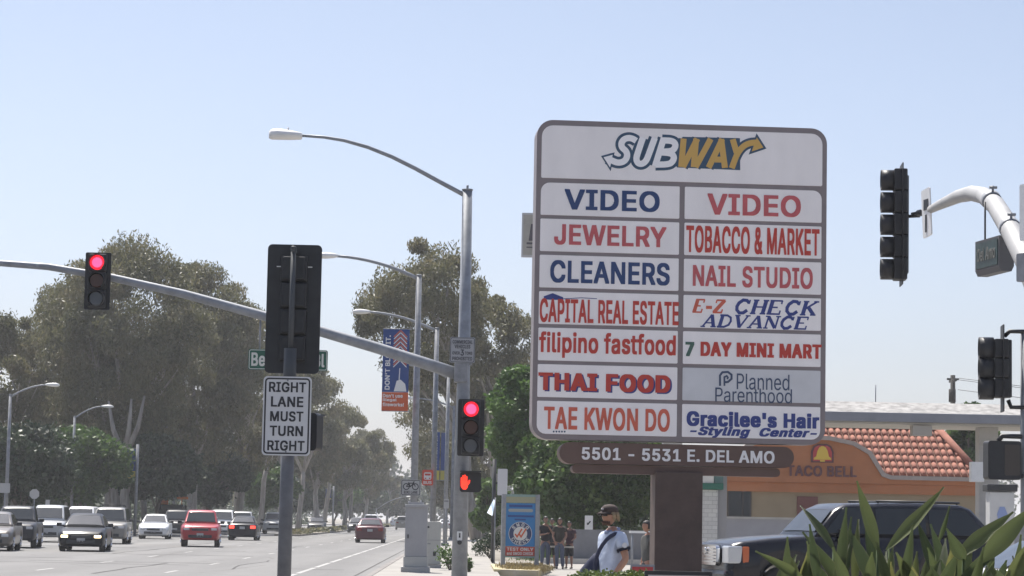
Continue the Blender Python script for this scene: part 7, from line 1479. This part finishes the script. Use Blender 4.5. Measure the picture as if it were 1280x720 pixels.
def figure(label, loc, rz, h, skin_m, shirt_m, legs_m, arms, hair_m=None, group=None, shorts=False, sleeves=.5, head_rz=0.0, vox=.014, legs=None, hairlong=False, hips=.5, shirt_low=.47, hands=True, bulk=1.0, shoe_m=None):
    t = thing('person', label, 'person', loc, rz, group)
    k = h
    pel = V((0, 0, .52 * k)); wst = V((0, .005 * k, .60 * k)); che = V((0, .01 * k, .72 * k)); nk0 = V((0, .015 * k, .815 * k)); nk1 = V((0, .005 * k, .865 * k))
    B = bulk
    tor = [(pel, .085 * k * B, .058 * k * B), (wst, .078 * k * B, .053 * k * B), (che, .095 * k * B, .062 * k * B), (nk0, .045 * k, .04 * k), (nk1, .032 * k, .033 * k)]
    tor = [tor[0][:1] + (tor[0][1] * .8, tor[0][2] * .8), tor[1][:1] + (tor[1][1] * .8, tor[1][2] * .75), tor[2][:1] + (tor[2][1] * .8, tor[2][2] * .72), (nk0, .036 * k, .034 * k), tor[4]]
    chains = [tor]; hm = []
    shc = [[(pel - V((0, 0, (.52 - shirt_low) * k)), .094 * k * B, .068 * k * B), (wst, .089 * k * B, .066 * k * B), (che, .103 * k * B, .073 * k * B), (nk0 - V((0, 0, .012 * k)), .055 * k, .048 * k)]]
    for sg, a in arms.items():
        s_ = 1 if sg == 'L' else -1
        sh = V((s_ * .105 * k * B, .015 * k, .79 * k)); el, wr_ = V(a[0]) * k, V(a[1]) * k
        chains.append([(nk0, .036 * k, .034 * k), (sh, .03 * k, .032 * k), (sh.lerp(el, .5), .028 * k), (el, .024 * k), (el.lerp(wr_, .4), .024 * k), (wr_, .016 * k)])
        up = sh.lerp(el, sleeves * 1.0)
        shc.append([(che, .103 * k * B, .073 * k * B), (sh, .047 * k, .049 * k), (sh.lerp(up, .5), .043 * k), (up, .042 * k)])
        if hands:
            d = (wr_ - el).normalized() if len(a) < 3 else V(a[2]); nr = V(a[3]) if len(a) > 3 else V((s_, 0, 0)); sd_ = V(a[4]) if len(a) > 4 else V((0, -1, 0))
            hm += hand_chains(wr_, d, nr, sd_, k / 1.75)
    lg = legs or {'L': ((.055, -.01, .275), (.06, .01, .045)), 'R': ((-.055, -.01, .275), (-.06, .01, .045))}
    lgc = [[(pel + V((0, 0, .03 * k)), .088 * k * B, .064 * k * B), (pel - V((0, 0, .02 * k)), .09 * k * B, .066 * k * B)]]
    shoes = []
    for sg, (kn, an) in lg.items():
        s_ = 1 if sg == 'L' else -1
        hp = V((s_ * .05 * k, 0, .49 * k)); kn, an = V(kn) * k, V(an) * k
        chains.append([(pel, .085 * k * B, .058 * k * B), (hp, .055 * k), (hp.lerp(kn, .5), .047 * k), (kn, .033 * k), (kn.lerp(an, .35), .034 * k), (an, .02 * k), (an + V((0, -.05 * k, -.028 * k)), .02 * k, .014 * k)])
        en = an if not shorts else kn - V((0, 0, .015 * k)); e2 = hp.lerp(kn, .5)
        ch = [(pel - V((0, 0, .02 * k)), .09 * k * B, .066 * k * B), (hp, .06 * k), (e2, .054 * k), (kn, .044 * k if not shorts else .052 * k)]
        ch = ch + ([(kn.lerp(an, .5), .038 * k), (an - V((0, 0, .012 * k)), .034 * k)] if not shorts else [(en, .053 * k)])
        lgc.append(ch)
        shoes.append([(an + V((0, .02 * k, -.022 * k)), .026 * k, .022 * k), (an + V((0, -.03 * k, -.026 * k)), .027 * k, .018 * k), (an + V((0, -.085 * k, -.031 * k)), .024 * k, .012 * k)])
    hc = V((0, -.012 * k, .93 * k)); hh = .135 * k
    body = fuse([skin(chains, 2), head_mesh(hc, hh, head_rz)] + hm, vox)
    link_mesh('body', body, skin_m, t)
    link_mesh('shirt', skin(shc, 2), shirt_m, t); link_mesh('shorts' if shorts else 'trousers', skin(lgc, 2), legs_m, t)
    for s_ in shoes: link_mesh('shoe', skin([s_], 2), shoe_m or M['rubber'], t)
    if hair_m is not None:
        bm = bmesh.new(); bmesh.ops.create_uvsphere(bm, u_segments=20, v_segments=14, radius=1)
        for v in bm.verts:
            x, y_, z_ = v.co; nz = math.sin(x * 9 + z_ * 7) * .02 + math.sin(y_ * 13) * .015
            v.co = (x * .37 * hh * (1 + nz), y_ * .44 * hh * (1 + nz) + .02 * hh, z_ * .47 * hh * (1 + nz) + .06 * hh)
            if y_ < -.1 and z_ < .3: v.co.y = max(v.co.y, -.02 * hh)
            if z_ < -.1 and not hairlong: v.co.z = max(v.co.z, -.22 * hh)
            if hairlong and z_ < -.1: v.co.z -= .35 * hh * min(1, -z_); v.co.x *= 1.15
        bmesh.ops.transform(bm, matrix=Matrix.Translation(hc) @ Matrix.Rotation(head_rz, 4, 'Z'), verts=bm.verts)
        me = bpy.data.meshes.new('hair'); bm.to_mesh(me); bm.free()
        for p in me.polygons: p.use_smooth = True
        link_mesh('hair', me, hair_m, t)
    # eyes
    b = MB()
    for sg in (-1, 1):
        p = Matrix.Rotation(head_rz, 3, 'Z') @ V((sg * .13 * hh, -.385 * hh, .03 * hh)); b.box(hc + p, (.09 * hh, .02 * hh, .035 * hh), Matrix.Rotation(head_rz, 3, 'Z'))
    b.build('eyes', M['dark'], t)
    return t, hc, hh
sk = mat('skin_tan', (.36, .19, .125), .55, var=.06, scale=6); sk2 = mat('skin_brown', (.24, .13, .09), .55, var=.06, scale=6)
# man in front
DM = 26.5
cxm = gx(763, DM, 1.2)
shirt = mat('pale_blue_shirt', (.47, .53, .66), .85, var=.12, scale=5, bump=.7, bscale=11); dkblue = mat('navy_cloth', (.02, .026, .06), .85)
t, hc, hh = figure('man in a brown cap, sunglasses and pale blue shirt, hand on hip', (cxm, DM, 0), R(-64), 1.71, sk, shirt, mat('khaki_trousers', (.12, .11, .10), .9),
    {'L': ((.142, .035, .655), (.118, -.05, .535), (-.35, -.75, -.35), (.7, -.3, .4), (0, -.6, .8)), 'R': ((-.15, .03, .63), (-.15, -.06, .50))},
    hair_m=None, head_rz=R(12), vox=.009, bulk=1.01, sleeves=.55, shirt_low=.44)
RH = Matrix.Rotation(R(12), 4, 'Z'); TH_ = Matrix.Translation(hc) @ RH
def hpart(name, b, m): 
    bmesh.ops.transform(b.bm, matrix=TH_, verts=b.bm.verts); return b.build(name, m, t)
b = MB()   # cap crown and peak
rings = []
for (zz_, rx_, ry_) in ((.16, .375, .45), (.3, .37, .44), (.42, .31, .38), (.5, .2, .25), (.53, .06, .08)):
    rings.append([(rx_ * hh * math.cos(a), ry_ * hh * math.sin(a) + .02 * hh, zz_ * hh) for a in [2 * math.pi * k / 20 for k in range(20)]])
b.loft(rings)
capm = mat('brown_cap', (.05, .034, .03), .85, var=.1, scale=14)
cap = hpart('cap', b, capm)
b = MB(); arc = [R(200 + 140 * k / 10) for k in range(11)]
inn = [(.36 * hh * math.cos(a), .42 * hh * math.sin(a) + .02 * hh, .19 * hh) for a in arc]; outr = [(.34 * hh * math.cos(a), .78 * hh * math.sin(a) + .02 * hh, .10 * hh - .05 * hh * abs(math.cos(a))) for a in arc]
low = [V(p) - V((0, 0, .025 * hh)) for p in outr]; lowi = [V(p) - V((0, 0, .025 * hh)) for p in inn]
b.loft([inn, outr, low, lowi], caps=False, closed=False, smooth=True); hpart('cap_peak', b, capm).parent = t
b = MB(); b.tube([(-.05 * hh, -.44 * hh, .3 * hh), (.05 * hh, -.45 * hh, .3 * hh)], .05 * hh, 8); hpart('cap_patch', b, mat('patch_grey', (.4, .38, .38), .7))
b = MB()
for sg in (-1, 1): b.box((sg * .16 * hh, -.40 * hh, .04 * hh), (.25 * hh, .05 * hh, .15 * hh), Matrix.Rotation(sg * R(14), 3, 'Z'), .01); b.box((sg * .34 * hh, -.16 * hh, .06 * hh), (.03 * hh, .46 * hh, .04 * hh))
hpart('sunglasses', b, mat('sunglass_black', (.012, .012, .014), .1))
b = MB()
rd = random.Random(5)
for k in range(26):
    a = R(rd.uniform(-20, 200)); p = V((.34 * hh * math.cos(a), .40 * hh * math.sin(a) + .03 * hh, .16 * hh)); b.tube([p, p + V((.03 * hh * math.cos(a), .05 * hh, -.18 * hh)), p + V((.05 * hh * math.cos(a), .09 * hh * rd.random(), -rd.uniform(.3, .48) * hh))], [.05 * hh, .05 * hh, .02 * hh], 6)
hpart('hair', b, mat('sandy_hair', (.30, .22, .13), .8, var=.2, scale=30))
b = MB(); 
for k in range(9):
    a = R(205 + 130 * k / 8); p = V((.235 * hh * math.cos(a), .32 * hh * math.sin(a) - .045 * hh, -.36 * hh)); b.tube([p + V((0, 0, .08 * hh)), p, p + V((0, .05 * hh, -.1 * hh))], [.03 * hh, .045 * hh, .03 * hh], 6)
hpart('beard', b, mat('beard_brown', (.10, .06, .04), .9))
# strap, collar, sleeve cuff, bag
k = 1.71
b = MB()
loop = []
for q in range(25):
    a = 2 * math.pi * q / 24
    # ring over the left shoulder, under the right arm
    x_ = .075 * k * math.cos(a); y_ = -.098 * k * math.sin(a)
    z_ = (.67 + .145 * math.cos(a)) * k
    loop.append(V((x_ * 1.25, y_, z_)))
b.tube(loop, .022, 8, caps=False, sx=1.0)
b.build('bag_strap', dkblue, t)
b = MB(); b.tube([V((.06 * math.cos(a) * 1.15, .07 * math.sin(a) + .02, .832 * k + .02 * math.sin(a))) for a in [2 * math.pi * q / 16 for q in range(17)]], .022, 8, caps=False); b.build('collar', mat('collar_blue', (.20, .24, .36), .85), t)
sh = V((.105 * k * 1.01, .015 * k, .79 * k)); el = V((.142, .035, .655)) * k
b = MB(); b.tube([sh.lerp(el, .5), sh.lerp(el, .64)], [.079, .075], 16, caps=False); bmesh.ops.solidify(b.bm, geom=b.bm.faces[:], thickness=.006); b.build('sleeve_cuff', dkblue, t)
p = sh.lerp(el, .35) + V((.075, -.02, 0)); b = MB(); b.tube([p, p + V((.012, -.003, 0))], .03, 14); b.build('sleeve_patch', mat('patch_pale', (.55, .55, .58), .7), t)
bag = thing('shoulder_bag', 'dark blue shoulder bag hanging at the left side of the man', 'bag', P(741, 712, DM + .15), R(-30))
bm_ = MB(); rings = []
for (zz_, w_, d_) in ((-.28, .26, .1), (-.18, .25, .12), (.0, .17, .1), (.1, .1, .07), (.18, .035, .035)):
    rings.append([(w_ * math.cos(a) * (abs(math.cos(a)) ** -.3 if abs(math.cos(a)) > .05 else 1) * .85 + zz_ * .28, d_ * math.sin(a), zz_) for a in [2 * math.pi * q / 18 for q in range(18)]])
bm_.loft(rings); bm_.build('body', dkblue, bag)
b = MB(); b.tube([V((.05, 0, .17)), V((.14, .02, .34)), V((.2, .04, .46))], [.02, .018, .018], 8); b.build('strap', dkblue, bag)
# boy half hidden by the pillar
figure('dark haired youth in a grey top half hidden behind the pillar', (gx(809, 44, 1), 44, 0), R(-70), 1.56, sk, mat('grey_top', (.085, .085, .08), .9, var=.1, scale=9), mat('dark_shorts', (.03, .03, .035), .9),
    {'L': ((.135, .03, .63), (.14, .0, .48)), 'R': ((-.13, .03, .63), (-.12, -.02, .5))}, hair_m=mat('black_hair', (.015, .013, .013), .6), shorts=True)
bh = MATS['black_hair']
GK = 'youths standing by the smog check board'
jeans = mat('blue_jeans', (.07, .085, .13), .9, var=.2, scale=5)
DK = 76
figure('youth in black top and jeans raising a hand to the mouth', (gx(681, DK), DK, .02), R(10), 1.64, sk2, mat('black_top', (.02, .02, .024), .9), jeans,
    {'L': ((.14, -.03, .67), (.04, -.10, .80), (-.5, -.2, .8), (.5, -.8, .2), (-.6, 0, -.4)), 'R': ((-.14, .0, .64), (-.02, -.11, .66), (.8, -.1, .2), (0, -.9, .2), (.2, 0, .9))}, hair_m=bh, group=GK, hairlong=False)
figure('youth in dark shirt and black shorts just behind the one drinking', (gx(689.5, DK + .7), DK + .7, .02), R(-15), 1.58, sk2, mat('charcoal_top', (.03, .03, .035), .9), M['rubber'],
    {'L': ((.14, .02, .64), (.14, -.02, .5)), 'R': ((-.13, .02, .64), (-.12, -.05, .5))}, hair_m=bh, group=GK, shorts=True)
figure('long haired girl in a dark brown top and jeans', (gx(699, DK - .3), DK - .3, .02), R(-6), 1.60, sk2, mat('brown_top', (.035, .03, .024), .9, var=.2, scale=8), jeans,
    {'L': ((.13, -.02, .64), (.07, -.1, .55), (-.6, -.2, -.6), (.6, -.8, 0), (0, -.5, .5)), 'R': ((-.135, .0, .64), (-.09, -.09, .53), (.5, -.2, -.7), (-.5, -.8, 0), (0, -.5, .5))}, hair_m=bh, group=GK, hairlong=True,
    legs={'L': ((.05, -.015, .275), (.07, .01, .045)), 'R': ((-.05, -.01, .275), (-.05, .01, .045))})
figure('youth in long black shorts with a white hem at the right of the group', (gx(711, DK + .2), DK + .2, .02), R(-25), 1.5, sk2, mat('plum_top', (.06, .03, .04), .9, var=.3, scale=9), M['rubber'],
    {'L': ((.15, -.01, .66), (.14, -.1, .62)), 'R': ((-.13, .02, .64), (-.10, -.05, .52))}, hair_m=bh, group=GK, shorts=True)
for o in list(C.objects):
    if o.get('label', '').startswith(('youth in dark shirt', 'youth in long')):
        k = 1.55; b = MB(); b.tube([V((0, 0, .425 * k)), V((0, 0, .46 * k))], [.155, .15], 18, caps=False); bmesh.ops.solidify(b.bm, geom=b.bm.faces[:], thickness=.008); b.build('shirt_hem', M['white'], o)

# ================================================================== HAZE
hz = bpy.data.materials.new('haze_air'); hz.use_nodes = True
n = hz.node_tree.nodes; n.clear(); pv = n.new('ShaderNodeVolumePrincipled'); ou = n.new('ShaderNodeOutputMaterial')
pv.inputs['Color'].default_value = (.93, .95, 1, 1); pv.inputs['Density'].default_value = HAZE_DENSITY; pv.inputs['Anisotropy'].default_value = .3
hz.node_tree.links.new(pv.outputs[0], ou.inputs['Volume'])
if HAZE_DENSITY > 0:
    b = MB(); b.box((0, 1450, 15.5), (3040, 3120, 33)); o = b.build('haze', hz); tag(o, 'thin pale summer haze over the avenue', 'haze', kind='stuff')
    try: o.display_type = 'WIRE'
    except Exception: pass
